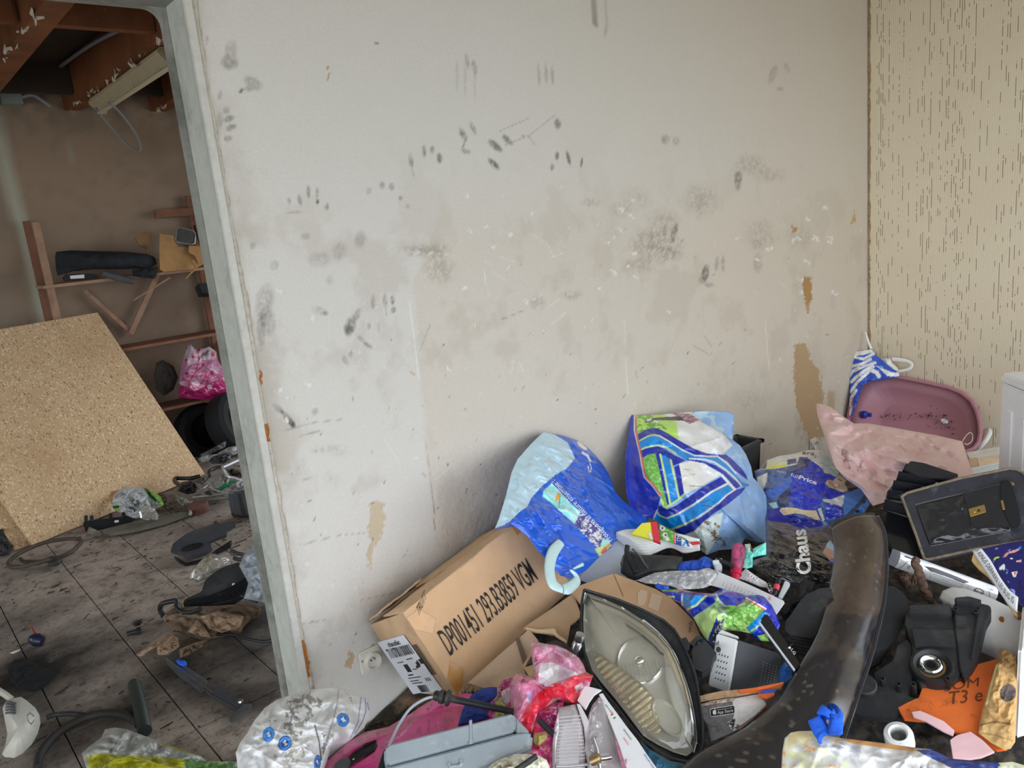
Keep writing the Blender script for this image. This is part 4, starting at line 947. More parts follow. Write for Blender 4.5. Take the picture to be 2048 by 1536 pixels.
pillow('lens', LO, plH, .036, -.030, m_lens, hl, rings=26, segs=150, pw=2.2)
# moulded rim and mounting bracket
rim = MB(); c_ = np.array(resample(HO, 120)); rim.tube(np.vstack([pts3(plH, c_, .0), pts3(plH, c_[:1], .0)]), .0032, 8, False); rim.build('rim', m_black, hl, True)
br_ = MB(); plBr = FP(1400, 1300, 2.0, .35)
for poly, th in ((XP([(1055,590),(1110,535),(1150,540),(1165,580),(1090,620)]), .03), (XP([(1075,640),(1110,575),(1150,555),(1185,580),(1260,665),(1240,690),(1215,770),(1150,808),(1085,780)]), .05), (XP([(985,560),(1030,545),(1060,600),(1050,650),(1010,625)]), .03), (XP([(1060,790),(1085,785),(1110,830),(1090,860),(1065,830)]), .02)):
    br_.prism(pts3(plBr, poly), -plBr.n * th)
br_.build('mounting_bracket', m_black2, hl)
for q_ in XP([(1035, 745), (1130, 595), (1275, 640)]): MB().lathe(plBr.at(*q_), plBr.n, [(.006, -.004), (.006, .004), (.003, .005), (0, .003)], 12).build('screw_boss', m_black, hl, True)

# ------------------------------------------------------------------ curved black car trim (bumper corner)
La = [P3(1663, 1056, t=2.50), P3(1668, 1110, t=2.40), P3(1655, 1190, t=2.22), P3(1636, 1262, t=2.08), P3(1600, 1330, t=1.96), P3(1555, 1398, t=1.87), P3(1490, 1455, t=1.78), P3(1400, 1502, t=1.70), P3(1340, 1560, t=1.62)]
Ra = [P3(1752, 1032, t=2.54), P3(1768, 1075, t=2.44), P3(1768, 1180, t=2.25), P3(1745, 1290, t=2.07), P3(1712, 1390, t=1.92), P3(1690, 1455, t=1.84), P3(1672, 1510, t=1.77), P3(1655, 1560, t=1.71), P3(1630, 1620, t=1.63)]
m_trim = M('dusty_black_lacquer', None, .16, vcol=True, noise=(14, .25), coat=.8, dirt=[(5, .58, H('#4a4038'), .6), (30, .73, H('#84796c'), .4)])
dk = A('#14131a'); du = A('#352b25')
tr = thing('bumper_trim', 'long curved black car trim piece standing across the heap, dusty at its upper end', 'car trim', P3(1600, 1400, t=1.95))
loft('shell', La, Ra, m_trim, tr, 110, 26, .022, .006, wr=(.002, 20), base=dk, layers=[('p', [(1600,1000),(1800,1000),(1800,1180),(1740,1245),(1690,1240),(1640,1225)], du), ('n', None, 40, .60, A('#3a2f2a'), .6), ('n', [(1600,1000),(1800,1000),(1790,1230),(1640,1225)], 30, .5, A('#42362c'), .4), ('n', None, 7, .70, A('#6d6257'), .5)])
RaO = [p + R @ np.array([.012, .004, .012]) for p in Ra]
loft('edge_strip', Ra, RaO, M('black_gloss_edge', H('#2a2c33'), .12, noise=(20, .2), coat=.6), tr, 90, 8, .008, .012)
loft('end_flange', [La[0], P3(1690, 1046, t=2.51), P3(1725, 1036, t=2.53), Ra[0]], [P3(1668, 1040, t=2.56), P3(1692, 1032, t=2.57), P3(1725, 1026, t=2.58), P3(1748, 1025, t=2.58)], m_black2, tr, 20, 6, .003, .006)

# ------------------------------------------------------------------ two bundles of thin black rubber leaves, either side of the trim
def leaves(label, base_poly, pl, n, step, mat, th=.0035):
    t = thing('rubber_bellows', label, 'bellows', pl.at(*np.mean(base_poly, 0)))
    for k in range(n):
        q = [(x + step[0] * k + random.uniform(-1.2, 1.2), y + step[1] * k + random.uniform(-1, 1)) for x, y in base_poly]
        q = resample(q, 44)
        slab('leaf', [tuple(p) for p in q], pl, th, mat, t, -k * (th + .0022), .0008)
    return t
leaves('dusty black rubber bellows left of the curved trim', XP([(1790,440),(1780,400),(1800,370)]) and XR([(34,470),(40,420),(70,380),(140,290),(200,225),(300,175),(372,165),(395,190),(370,260),(335,360),(300,470),(250,560),(160,545),(70,525),(40,500)]), FP(1610, 1235, 2.16, .55), 7, (1.3, 4.4), m_black2)
leaves('black rubber bellows with many thin leaves right of the curved trim', XR([(640,250),(720,180),(800,158),(870,165),(925,205),(968,262),(972,330),(945,430),(905,520),(860,590),(800,640),(720,660),(640,640),(600,500)]), FP(1770, 1230, 2.24, .42, .25), 8, (-2.6, 4.2), m_black)

# ------------------------------------------------------------------ black plastic air box with its inlet ring
plX = FP(1830, 1290, 2.12, .62, -.05)
ab = thing('air_filter_housing', 'black plastic engine part with a round chrome lined inlet', 'car part', plX.at(1850, 1340))
def AX(name, poly, th, off, mat=m_black2, bv=.003): return slab(name, XR(poly), plX, th, mat, ab, off, bv)
AX('body', [(960,320),(1290,325),(1330,500),(1345,680),(1360,830),(1300,880),(1060,905),(1000,800),(1000,600),(940,440)], .07, 0)
AX('upper_step', [(975,330),(1290,320),(1300,410),(975,405)], .03, .018)
AX('middle_step', [(990,490),(1310,500),(1335,640),(1020,635)], .02, .008)
AX('left_wing', [(960,540),(1000,590),(1010,780),(960,960),(860,960),(740,940),(700,800),(760,760),(850,700),(880,590)], .05, -.01)
AX('right_wing', [(1310,300),(1440,272),(1590,310),(1600,350),(1560,420),(1500,680),(1460,760),(1390,860),(1360,800),(1340,620),(1320,480)], .05, .004)
AX('lug', [(1320,280),(1430,270),(1530,300),(1460,325),(1330,320)], .03, .022)
AX('lug', [(1320,400),(1420,410),(1425,480),(1330,490)], .012, .016)
AX('rib', [(1500,330),(1560,340),(1470,720),(1440,730)], .012, .012)
rc = plX.at(*XR([(1155, 775)])[0]) 
MB().lathe(rc, plX.n, [(.054, -.05), (.056, .004), (.053, .012), (.046, .014), (.040, .008), (.033, .0), (.028, -.03), (.0, -.032)], 48).build('inlet_ring', m_black, ab, True)
rc2 = plX.at(*XR([(1140, 755)])[0]) + plX.n * .004
MB().lathe(rc2, plX.n, [(.030, -.012), (.029, .001), (.025, .004), (.020, .001), (.0145, -.006), (.013, -.012), (.030, -.012)], 40).build('chrome_liner', m_chrome, ab, True)
MB().lathe(rc2 - plX.n * .002, plX.n, [(.013, -.006), (.012, -.002), (0, -.002)], 24).build('bore', M('bore_black', (.006, .006, .006), .9), ab, True)
MB().lathe(rc2 - plX.n * .003 + plX.e2 * -.004, plX.n, [(.037, -.006), (.036, .0), (.0305, .001), (.0305, -.006)], 30).build('oily_seat', M('oily_brown', (.30, .17, .06), .15, .5), ab, True)
for x, y in XR([(1330, 360), (1480, 380), (1270, 890), (900, 930), (1010, 930), (780, 890)]): MB().lathe(plX.at(x, y) + plX.n * .012, plX.n, [(.008, -.03), (.008, .006), (.004, .007), (.004, 0), (0, 0)], 14).build('boss', m_black, ab, True)
mb = MB().lathe(FP(1730, 1370, 2.06, .5).o, FP(1730, 1370, 2.06, .5).n, [(.03, -.03), (.03, .004), (.026, .008), (.012, .006), (0, .008)], 24)
tag(mb.build('round_stopper', m_black2, None, True), 'round dusty black plastic stopper beside the lower edge of the curved trim', 'stopper')
plq = FP(1730, 1390, 2.03, .7)
tag(slab('black_cover', XR([(520,1060),(560,960),(640,900),(760,860),(880,880),(1000,960),(1075,960),(1080,990),(1000,1020),(900,1060),(850,1120),(640,1110)]), plq, .02, m_black2, None, -.02, .003), 'dirty dark cover lying below the air filter housing', 'cover')

# ------------------------------------------------------------------ orange sheet, torn cardboard, pink scrap, white ring
plO = FP(1890, 1400, 1.99, .72)
m_orange = M('orange_print', A('#c8612a'), .55, noise=(12, .12), dirt=[(16, .57, A('#54341f'), .85)], bump=(60, .3, .003))
og = slab('orange_board', XR([(890,1078),(960,1040),(1050,1000),(1075,930),(1350,862),(1450,762),(1640,708),(1720,700),(1720,1390),(1640,1400),(1500,1320),(1320,1262),(1240,1230),(1130,1180),(1040,1175),(940,1165)]), plO, .008, m_orange, None, 0, .001)
tag(og, 'bright orange printed board smeared with dirt under the torn cardboard', 'board')
m_dkprint = M('dirty_print', A('#5b3018'), .8)
for w_, o_, xa_, ya_ in (('SOM', (1240, 960), (260, -40), (8, -70)), ('T3 e', (1270, 1060), (260, -30), (10, -100))):
    letters(w_, lambda x, y: plO.at(x, y, .0014), XR([o_])[0], (xa_[0] / 3.783, xa_[1] / 3.783), (ya_[0] / 3.783, ya_[1] / 3.783), m_dkprint, og)
plT = FP(1995, 1400, 1.93, .6)
ct = pillow('cardboard_scrap', XR([(1665,630),(1720,645),(1782,682),(1792,760),(1796,1000),(1780,1340),(1745,1390),(1700,1402),(1600,1350),(1500,1272),(1515,1180),(1530,1100),(1570,960),(1600,860),(1640,730)]), plT, .012, .006, M('torn_cardboard', None, .85, vcol=True, bump=(80, .4, .004)), None, A('#b0905f'),
            [('n', None, 14, .56, A('#a87f52'), .7), ('n', XR([(1665,630),(1782,682),(1780,760),(1600,860)]), 9, .45, A('#5d4430'), .8), ('e', (2016, 1386, 16, 18, 20), A('#564a48')), ('l', XR([(1520,1210),(1620,1185),(1740,1200)]), 1.6, A('#6a4c32')), ('l', XR([(1510,1270),(1640,1290),(1760,1330)]), 1.2, A('#8b6a48')), ('l', XR([(1640,760),(1600,900),(1560,1060)]), 2, A('#e3c08e')), ('l', XR([(1700,700),(1640,960)]), 1.2, A('#a17847'))], 50, 160, (.014, 26), 51)
tag(ct.o, 'torn strip of brown cardboard standing on the orange board', 'cardboard')
pk = slab('pink_board', XR([(1286,1322),(1340,1285),(1440,1258),(1530,1320),(1625,1412),(1520,1455),(1400,1472),(1310,1470)]), FP(1930, 1490, 1.86, .7), .006, M('pink_card', A('#cfa2a6'), .7, noise=(14, .14), dirt=(12, .58, A('#8d5f62'), .6)), None, 0, .001)
tag(pk, 'pale pink broken board below the orange board', 'board')
pk2 = slab('pink_strip', XR([(995,1110),(1060,1100),(1130,1130),(1240,1180),(1320,1250),(1310,1290),(1240,1260),(1100,1180),(1010,1150)]), FP(1870, 1440, 1.93, .6), .006, M('pink_card'), None, 0, .001)
tag(pk2, 'narrow pink strip of broken board lying on the orange board', 'board')
pr = FP(1797, 1470, 1.88, .62, -.12)
wr_ = thing('white_ring', 'white plastic ring around a dark hole lying in the dirt', 'ring', pr.o - pr.n * .05)
MB().lathe(pr.o, pr.n, [(.034, -.03), (.034, .0), (.032, .006), (.022, .010), (.018, .006), (.018, -.03)], 40).build('ring', M('white_plastic', A('#d7d4cc'), .4, noise=(20, .08), dirt=(14, .6, A('#6d675c'), .7)), wr_, True)
MB().lathe(pr.o + pr.e2 * -.012 + pr.e1 * .006, pr.n, [(.0185, -.03), (.0185, .004), (.014, .008), (0, .004)], 28).build('plug', m_black2, wr_, True)

# ------------------------------------------------------------------ foreground bag with the blue knot
plF = FP(1790, 1510, 1.52, .45)
IV = A('#e2c9a4')
layF = [('n', None, 14, .5, A('#f0dfc6'), .9), ('n', XR([(0,1260),(500,1300),(460,1536),(0,1536)]), 22, .57, A('#cf8742'), .8), ('p', XR([(60,1300),(130,1262),(250,1258),(270,1330),(150,1330),(60,1380)]), A('#d9b88a')),
        ('p', XR([(470,1310),(800,1352),(1040,1385),(1000,1420),(760,1390),(520,1345)]), A('#dc8f52')), ('p', XR([(330,1400),(520,1350),(900,1400),(1100,1430),(1250,1500),(1330,1560),(1330,1700),(700,1700),(500,1480)]), A('#c7c5c4')),
        ('p', XR([(1030,1400),(1150,1395),(1300,1465),(1500,1480),(1660,1500),(1640,1590),(1450,1570),(1330,1560),(1220,1500),(1090,1440)]), A('#22357e')), ('p', XR([(1660,1500),(1760,1490),(1900,1530),(1900,1700),(1640,1590)]), A('#e6cf9e')), ('n', XR([(1660,1500),(1900,1530),(1900,1700)]), 8, .55, A('#5e86c4'), .6)]
sf = pillow('carrier_bag', XR([(16,1420),(34,1310),(80,1268),(140,1256),(250,1255),(340,1290),(470,1310),(800,1350),(1040,1384),(1150,1396),(1300,1465),(1500,1482),(1650,1500),(1760,1488),(1900,1530),(1900,1720),(950,1760),(0,1720)]), plF, .03, .05, m_bag, None, IV, layF, 60, 240, (.022, 16), 61)
tag(sf.o, 'cream and orange bag tied with a blue knot in front of the heap', 'bag')
m_kn = M('blue_knot_cloth', A('#1f57c4'), .8, bump=(220, .5, .003), noise=(30, .15))
loft('knot_loop', pts3(plF, XR([(250,1240),(262,1300),(300,1360),(330,1395)]), .02), pts3(plF, XR([(305,1225),(340,1270),(372,1320),(370,1370)]), .05), m_kn, sf.o, 30, 10, .014, .008, wr=(.012, 40))
loft('knot_loop', pts3(plF, XR([(330,1240),(360,1185),(410,1165),(438,1200),(448,1290),(455,1350)]), .035), pts3(plF, XR([(372,1250),(390,1215),(408,1205),(408,1240),(400,1300),(380,1385)]), .06), m_kn, sf.o, 40, 10, .016, .008, wr=(.012, 40))

# ------------------------------------------------------------------ white rounded plastic shell under the magazine
plWh = FP(1960, 1270, 2.20, .55)
m_wplast = M('white_shell_plastic', A('#dfe2e4'), .35, noise=(6, .06), dirt=[(5, .6, A('#8f9294'), .5), (60, .68, H('#3b3a38'), .8)])
ws = thing('white_shell', 'rounded white plastic shell half hidden behind the black air box', 'plastic shell', plWh.at(1960, 1310) - plWh.n * .06)
pillow('shell', XR([(1205,250),(1230,195),(1300,165),(1400,175),(1600,250),(1760,330),(1860,380),(1870,700),(1760,720),(1640,712),(1500,650),(1420,520),(1330,350),(1240,300)]), plWh, .065, .05, m_wplast, ws, rings=26, segs=120, pw=2.2)
slab('slot', XR([(1530,510),(1565,525),(1565,560),(1530,545)]), plWh, .003, m_black, ws, .058)
MB().lathe(plWh.at(*XR([(1800, 428)])[0]) + plWh.n * .03, plWh.n, [(.009, -.01), (.009, .004), (.005, .006), (0, .004)], 16).build('rusty_screw', m_rust, ws, True)
MB().lathe(plWh.at(*XR([(1672, 492)])[0]) + plWh.n * .055, plWh.n, [(.006, -.01), (.006, .002), (0, .001)], 12).build('screw', m_rust, ws, True)
# upright white appliance edge at the right margin
va = thing('white_cabinet', 'white metal appliance side standing upright at the right edge of the heap', 'appliance', (2.03, -1.62, 0.1))
c0 = P3(2036, 1300, t=1.93); c1 = P3(2041, 1505, t=1.72); vv = c1 - c0; rr_ = _n(R @ np.array([1.0, .06, .02])); 
c1 = c0 + np.array([0, 0, -1.0]) * np.linalg.norm(vv) + 0 * rr_
mbx = MB().box(c0, np.array([0, 0, -.42]), rr_ * .3, _n(np.array([c0[0] - CAM[0], c0[1] - CAM[1], 0]) + rr_ * .06) * .3)
vb = mbx.build('side_panel', m_wplast, va)
bm = bmesh.new(); bm.from_mesh(vb.data); bmesh.ops.recalc_face_normals(bm, faces=bm.faces[:]); bmesh.ops.bevel(bm, geom=bm.edges[:], offset=.008, segments=3, affect='EDGES'); bm.to_mesh(vb.data); bm.free()

# ------------------------------------------------------------------ comic album with lettered spine
plK2 = FP(2000, 1150, 2.20, .5, -.25)
XQ = lambda p: X(1880, 1080, 10.08, p)
ca = thing('comic_album', 'dark blue illustrated album with white lettered spine under the briefcase', 'book', plK2.at(2010, 1200))
cvr = [(840,180),(1180,100),(1640,10),(1900,10),(1900,1500),(1600,1300),(1575,1160),(1490,1090),(1400,1010),(1220,760),(1040,440)]
NB = A('#1d1c56')
pillow('cover', XQ(cvr), plK2, .002, .012, M('album_print', None, .3, vcol=True, coat=.3), ca, NB, [('n', None, 12, .56, A('#14143a'), .8), ('p', XQ([(1180,610),(1215,540),(1290,475),(1310,520),(1300,610),(1260,590)]), A('#e2ecd6')), ('p', XQ([(1440,650),(1560,625),(1530,740),(1480,750)]), A('#e9dccb')), ('p', XQ([(1490,650),(1540,640),(1500,740)]), A('#c04a32')),
        ('p', XQ([(1270,350),(1330,270),(1440,220),(1560,180),(1600,200),(1500,250),(1400,265),(1300,350)]), A('#c48f80')), ('p', XQ([(1550,180),(1620,130),(1640,160),(1590,195)]), A('#2f7ad6')), ('l', XQ([(1095,395),(1130,360),(1180,350)]), 1.4, A('#aad03a')), ('e', (2023, 1117, 3, 1.4, 0), A('#d9e2c0')), ('p', XQ([(1060,430),(1090,430),(1085,460)]), A('#8fa0c0')),
        ('e', (2024, 1185, 6.5, 7, 0), A('#7f8fca')), ('e', (2024, 1183, 3, 2, 0), A('#3a3f8a')), ('p', XQ([(1360,820),(1410,850),(1380,870)]), A('#4a60b8')), ('p', XQ([(1120,190),(1160,150),(1150,190)]), A('#b8c0d0')), ('p', XQ([(1350,220),(1420,180),(1410,230)]), A('#6f83b0')), ('p', XQ([(1540,410),(1640,400),(1640,440),(1540,440)]), A('#c9a08c')), ('l', XQ([(1310,570),(1360,610)]), .5, A('#7890c0')), ('p', XQ([(1330,670),(1370,620),(1350,680)]), A('#8fb0d8'))], 40, 140, (.001, 10))
spL = pts3(plK2, XQ([(655,235),(870,560),(1075,860),(1240,1110),(1400,1330),(1550,1460)]), .004); spR = pts3(plK2, XQ([(842,182),(1040,440),(1220,760),(1400,1010),(1490,1090),(1580,1165)]), .004)
spn = loft('spine', spL, spR, m_white, ca, 40, 8, .004, .010)
def onspine(px, py):
    a = resample(smoothline(spL, 80), 100, False); b = resample(smoothline(spR, 80), 100, False); tt = np.clip(px, 0, 1) * 99
    A_ = np.stack([np.interp(tt, np.arange(100), a[:, i]) for i in range(3)], -1); B_ = np.stack([np.interp(tt, np.arange(100), b[:, i]) for i in range(3)], -1)
    return A_ + (B_ - A_) * np.asarray(py)[:, None] + plK2.n * .0065
letters('S KINUS DERRIERE LES BUIS IS', onspine, (.02, .30), (.93, 0), (0, .45), m_ink, spn)
slab('pages', XQ([(620,385),(660,240),(760,360),(900,590),(1060,850),(930,670),(740,520)]), plK2, .02, M('yellowed_pages', A('#b59a6a'), .8, noise=(60, .25)), ca, -.008)
slab('pages', XQ([(1280,1170),(1400,1340),(1550,1470),(1530,1530),(1420,1400)]), plK2, .012, M('yellowed_pages'), ca, -.006)

# ------------------------------------------------------------------ silver retail box with a twisted rag over it
so = np.array([2.3237, -1.0395, .4096]); sax = np.array([.60264, -.68195, -.41446]); sbx = np.array([-.45977, .12780, -.87880]); 
scx = _n(np.cross(sax, sbx)); scx = scx if scx.dot(R @ np.array([0, 0, 1.0])) > 0 else -scx
sl, sh = .318, .0531
def sv(a, b, c=0): return so + sax * (a * sl) + sbx * (b * sh) + scx * c
sbt = thing('silver_box', 'long silver retail box with a printed appliance below the briefcase', 'box', sv(.5, 1, .04))
XV = lambda p: X(1760, 1060, 7.68, p)
laySv = [('p', XV([(225,575),(310,330),(400,365),(320,600)]), A('#c3c7d0')), ('p', XV([(310,330),(1815,880),(1790,960),(1640,910),(1200,730),(600,520),(390,465)]), A('#b3b9c4')),
         ('l', XV([(290,590),(390,470),(560,510)]), .7, A('#3e434c')), ('p', XV([(300,590),(390,480),(560,515),(680,580),(730,700),(700,740)]), A('#e3e8f0')), ('p', XV([(650,540),(720,540),(900,600),(1150,700),(1360,795),(1260,805),(950,690),(740,620)]), H('#35323c', 1.1)),
         ('l', XV([(600,515),(800,545),(1050,640),(1300,740),(1420,820),(1640,915)]), 2.6, A('#eef3fa')), ('l', XV([(780,655),(1230,820)]), .5, A('#6a6f86')), ('l', XV([(740,620),(760,750)]), .4, A('#8d93a0')), ('p', XV([(1185,905),(1250,805),(1390,800),(1640,930),(1650,1100),(1400,1010)]), A('#eef2f8')), ('l', XV([(1185,905),(1250,805)]), .4, A('#6f7480')), ('l', XV([(1640,910),(1652,1000),(1648,1100)]), .7, A('#4b505a')),
         ('e', (1815, 1133.6, 3.2, 3.2, 0), A('#4b4f58')), ('e', (1815, 1133.6, 1.8, 1.8, 0), A('#e6e9ee')), ('e', (1953.6, 1181.4, 10.2, 6.8, 22), A('#33343c')), ('e', (1953.6, 1181.4, 8.2, 5.2, 22), A('#c9ced8')), ('l', XV([(1430,920),(1540,960)]), 1.2, A('#4a4d58')), ('l', XV([(1480,890),(1500,975)]), .8, A('#f0f4f8')),
         ('e', (1933, 1171.5, 3, 1.8, 20), A('#aeb4c0')), ('e', (1931, 1177.5, 3, 1.8, 20), A('#555a66')), ('p', XV([(340,400),(380,390),(480,425),(470,445)]), A('#23242a')), ('l', XV([(920,745),(1020,780)]), .6, A('#9aa0ae')), ('l', XV([(850,765),(1070,845)]), .4, A('#9aa0ae')), ('l', XV([(1610,840),(1720,875)]), 1.0, A('#8f95a2'))]
ta = np.linspace(0, 1, 14)
loft('sleeve', [sv(a, 0) for a in ta], [sv(a, 1) for a in ta], M('silver_print', None, .25, .35, vcol=True, coat=.4), sbt, 160, 60, .012, .003, base=A('#d3d8e2'), layers=laySv)
MB().box(sv(.004, .02, .004), sax * sl * .99, sbx * sh * .96, scx * .05).build('carton', m_label, sbt)
MB().box(sv(1.0, .3, .0), sax * .0015, sbx * sh * .7, scx * .04).build('orange_edge', m_orange, sbt)
letters('AD-888', lambda x, y: np.array([sv(a, b, -.0125) for a, b in zip(x, y)]), (.87, .30), (.075, .0), (0, -.12), M('grey_ink', A('#6a6e78'), .6), sbt)
rg_ = smoothline([P3(*q_, t=2.36) for q_ in XV([(520,440),(545,540),(600,640),(645,740),(655,830),(690,940),(740,1040),(800,1120),(855,1180)])], 80)
th_ = np.linspace(0, 1, len(rg_)); rad_ = .0115 * (1 + .35 * np.sin(th_ * 38) * np.cos(th_ * 9) + .25 * (vn(th_ * 30, 0 * th_, 3) - .5)) * (1 - .35 * np.clip((th_ - .8) / .2, 0, 1)) * (.8 + .2 * np.sin(np.clip(th_ * 12, 0, 1.57)))
tg = MB().tube(rg_ + R @ np.array([1.0, 0, 0]) * (.004 * np.sin(th_ * 40))[:, None], rad_, 12)
m_rag = M('rusty_brown_rag', A('#5a463a'), .9, noise=(60, .4), bump=(90, .9, .006))
rag = tg.build('twisted_rag', m_rag, None, True); tag(rag, 'twisted dirty brown rag hanging over the silver box', 'rag')
p_ = pillow('rag_bunch', XV([(240,640),(300,610),(400,630),(500,620),(560,700),(590,780),(550,850),(480,890),(400,895),(330,870),(280,790),(240,720)]), FP(1812, 1158, 2.42, .4), .03, .03, m_rag, None, None, (), 30, 100, (.03, 30), 71)
tag(p_.o, 'crumpled brown rag bunched beneath the left end of the silver box', 'rag')

# ------------------------------------------------------------------ black leather briefcase, lid towards the room, pleats behind
plC = PL((1803, 994, 't', 2.60), (2040, 940, 't', 2.46), (1850, 1118, 't', 2.46))
bcs = thing('briefcase', 'old black leather briefcase with brass clasp and pleated gussets', 'briefcase', plC.at(1920, 1080) - plC.n * .1)
m_leath = M('black_leather', H('#24252a'), .18, noise=(30, .25), coat=.7, bump=(140, .25, .002), dirt=[(8, .60, H('#62656c'), .4)])
m_leath2 = M('scuffed_leather', H('#3a3c44'), .38, noise=(20, .25), coat=.2, dirt=[(14, .56, H('#7a7d86'), .5)])
m_pipe = M('worn_piping', A('#6f6354'), .7, noise=(60, .4))
lid = XW([(745,545),(800,510),(1300,372),(1780,276),(1850,285),(1905,310),(1955,370),(1985,500),(2010,900),(1960,965),(1500,1040),(1000,1148),(962,1138),(940,1080),(890,930),(830,770),(775,620)])
slab('lid', lid, plC, .030, m_leath2, bcs, 0, .004)
cl_ = pts3(plC, resample(lid, 120), .002); MB().tube(np.vstack([cl_, cl_[:1]]), .0045, 8, False).build('piping', m_pipe, bcs, True)
pillow('pocket', XW([(880,640),(1000,600),(1330,525),(1690,432),(1740,600),(1800,872),(1420,948),(1010,1008),(950,850)]), plC, .014, -.001, m_leath, bcs, rings=20, segs=100, pw=3, wr=(.010, 12))
slab('pocket_flap', XW([(1330,535),(1690,450),(1760,690),(1800,860),(1425,872),(1390,700)]), plC, .004, m_leath, bcs, .019, .0015)
slab('clasp', XW([(1392,690),(1545,648),(1562,722),(1412,768)]), plC, .003, m_brass, bcs, .0235, .001)
MB().lathe(plC.at(*XW([(1440, 715)])[0]) + plC.n * .024, plC.n, [(.006, 0), (.005, .003), (0, .004)], 16).build('clasp_button', m_brass, bcs, True)
slab('clasp_slot', XW([(1478,700),(1500,694),(1504,714),(1482,720)]), plC, .002, m_black, bcs, .0245)
slab('strap_loop', XW([(1700,420),(1760,405),(1800,440),(1860,640),(1890,800),(1870,860),(1800,870),(1745,760),(1690,560)]), plC, .004, M('strap_leather', H('#17181a'), .7, bump=(120, .5, .003)), bcs, .022, .0018)
slab('buckle', XW([(1700,615),(1722,608),(1745,700),(1722,706)]), plC, .004, m_brass, bcs, .027, .001)
MB().lathe(plC.at(*XW([(1806, 428)])[0]) + plC.n * .003, plC.n, [(.007, 0), (.006, .003), (0, .0045)], 18).build('rivet', m_brass, bcs, True)
st = MB()
for (a, b) in (((880, 620), (1690, 425)), ((1030, 1020), (1800, 872)), ):
    a, b = XW([a, b]); 
    for k in range(44):
        u = k / 44; v = (k + .55) / 44
        st.tube([plC.at(a[0] + (b[0] - a[0]) * u, a[1] + (b[1] - a[1]) * u, .0012), plC.at(a[0] + (b[0] - a[0]) * v, a[1] + (b[1] - a[1]) * v, .0012)], .0009, 4)
so_ = st.build('stitching', M('grey_thread', A('#8d9096'), .6), bcs); so_['kind'] = 'stuff'
# pleats: creased leather leaves running back from the lid
plG = FP(1800, 990, 2.64, .45)
Lp = smoothline(XW([(830,238),(745,305),(700,370),(672,420),(650,470),(612,540),(590,590),(570,650),(545,700)]), 16); Rp = smoothline(XW([(1290,385),(1130,425),(1000,455),(880,500),(790,560),(800,620),(815,680),(830,740),(850,800)]), 16)
Lp = resample(Lp, 12, False); Rp = resample(Rp, 12, False)
for k in range(11):
    o1, o2 = (.0, .028) if k % 2 == 0 else (.028, .0)
    a, b, c, d = plG.at(*Lp[k]), plG.at(*Rp[k]), plG.at(*Rp[k + 1]), plG.at(*Lp[k + 1])
    a = a + plG.n * o1; b = b + plG.n * o1; c = c + plG.n * o2; d = d + plG.n * o2
    MB().prism([a, b, c, d], -plG.n * .006).build('pleat', m_leath, bcs)
slab('back_panel', XW([(830,240),(960,262),(1290,372),(1200,420),(900,400),(760,330)]), plG, .02, m_leath, bcs, .03, .003)
slab('body', XW([(600,600),(840,560),(1000,1100),(720,1100),(600,900),(560,720)]), plG, .05, m_leath, bcs, -.05, .004)
# ================================================================== middle of the heap
# cardboard sheet behind the headlight, flap, and box under the carton
plS = PL((1240, 1150, 't', 2.36), (1390, 1280, 't', 2.12), (1170, 1190, 't', 2.26))
ops = thing('opened_box', 'opened brown cardboard box flattened behind the headlight with handwriting', 'box', plS.at(1280, 1230) - plS.n * .05)
slab('flap', XP([(160,200),(170,172),(480,62),(522,75),(800,180),(905,240),(1000,330),(1090,422),(1142,540),(1120,575),(1060,585),(980,565),(850,560),(500,420),(240,300)]), plS, .006, m_card, ops, 0, .001)
plS2 = PL((1075, 1235, 't', 2.20), (1160, 1180, 't', 2.28), (1135, 1285, 't', 2.12))
slab('flap', XC6([(1105,1330),(1240,1240),(1430,1105),(1480,1250),(1440,1290),(1410,1312),(1390,1432),(1330,1380),(1130,1345)]), plS2, .006, m_card2, ops, 0, .001)
loft('torn_edge', pts3(plS2, XC6([(1115,1335),(1200,1345),(1310,1340),(1325,1375),(1392,1430)]), .003), pts3(plS2, XC6([(1140,1360),(1220,1372),(1300,1378),(1320,1395),(1385,1438)]), .004), M('torn_paper_fibre', A('#c9ab86'), .9, bump=(150, .8, .004)), ops, 30, 6, .006, .004, wr=(.006, 60))
slab('tape_mark', XP([(665,210),(690,190),(735,198),(735,250),(715,300),(690,312),(660,300)]), plS, .0008, M('pale_tape_mark', A('#b7a088'), .8), ops, .0012)
slab('tape_mark', XP([(770,215),(850,235),(820,355),(740,320)]), plS, .0008, M('pale_tape_mark'), ops, .0012)
slab('fold_line', XP([(478,66),(482,64),(558,238),(552,238)]), plS, .0006, M('fold_shadow_print', A('#7c6048'), .9), ops, .001)
letters('cordii', lambda x, y: plS.at(x, y, .0014), XP([(1062, 515)])[0], (4.5, -22), (-7, -2), m_ink, ops)
plU = PL((935, 1380, 't', 2.02), (1050, 1270, 't', 2.12), (1040, 1370, 't', 2.0))
unb = thing('cardboard_box', 'greyish crushed box wedged under the long carton', 'box', plU.at(980, 1370) - plU.n * .05)
slab('side', [(905,1392),(935,1358),(1000,1300),(1056,1252),(1075,1275),(1080,1320),(1062,1362),(1020,1388),(960,1396)], plU, .02, M('greyish_card', A('#a48d76'), .85, noise=(8, .15), dirt=(7, .5, A('#7c6a58'), .5)), unb, -.012, .002)
slab('corner_fold', [(1030,1275),(1036,1270),(1058,1330),(1052,1352),(1046,1330)], plU, .01, M('dark_fold', A('#5d4c40'), .9), unb, -.006, .001)
slab('flap', [(1046,1335),(1075,1290),(1088,1300),(1090,1330),(1062,1360)], plU, .006, m_card2, unb, .01, .001)
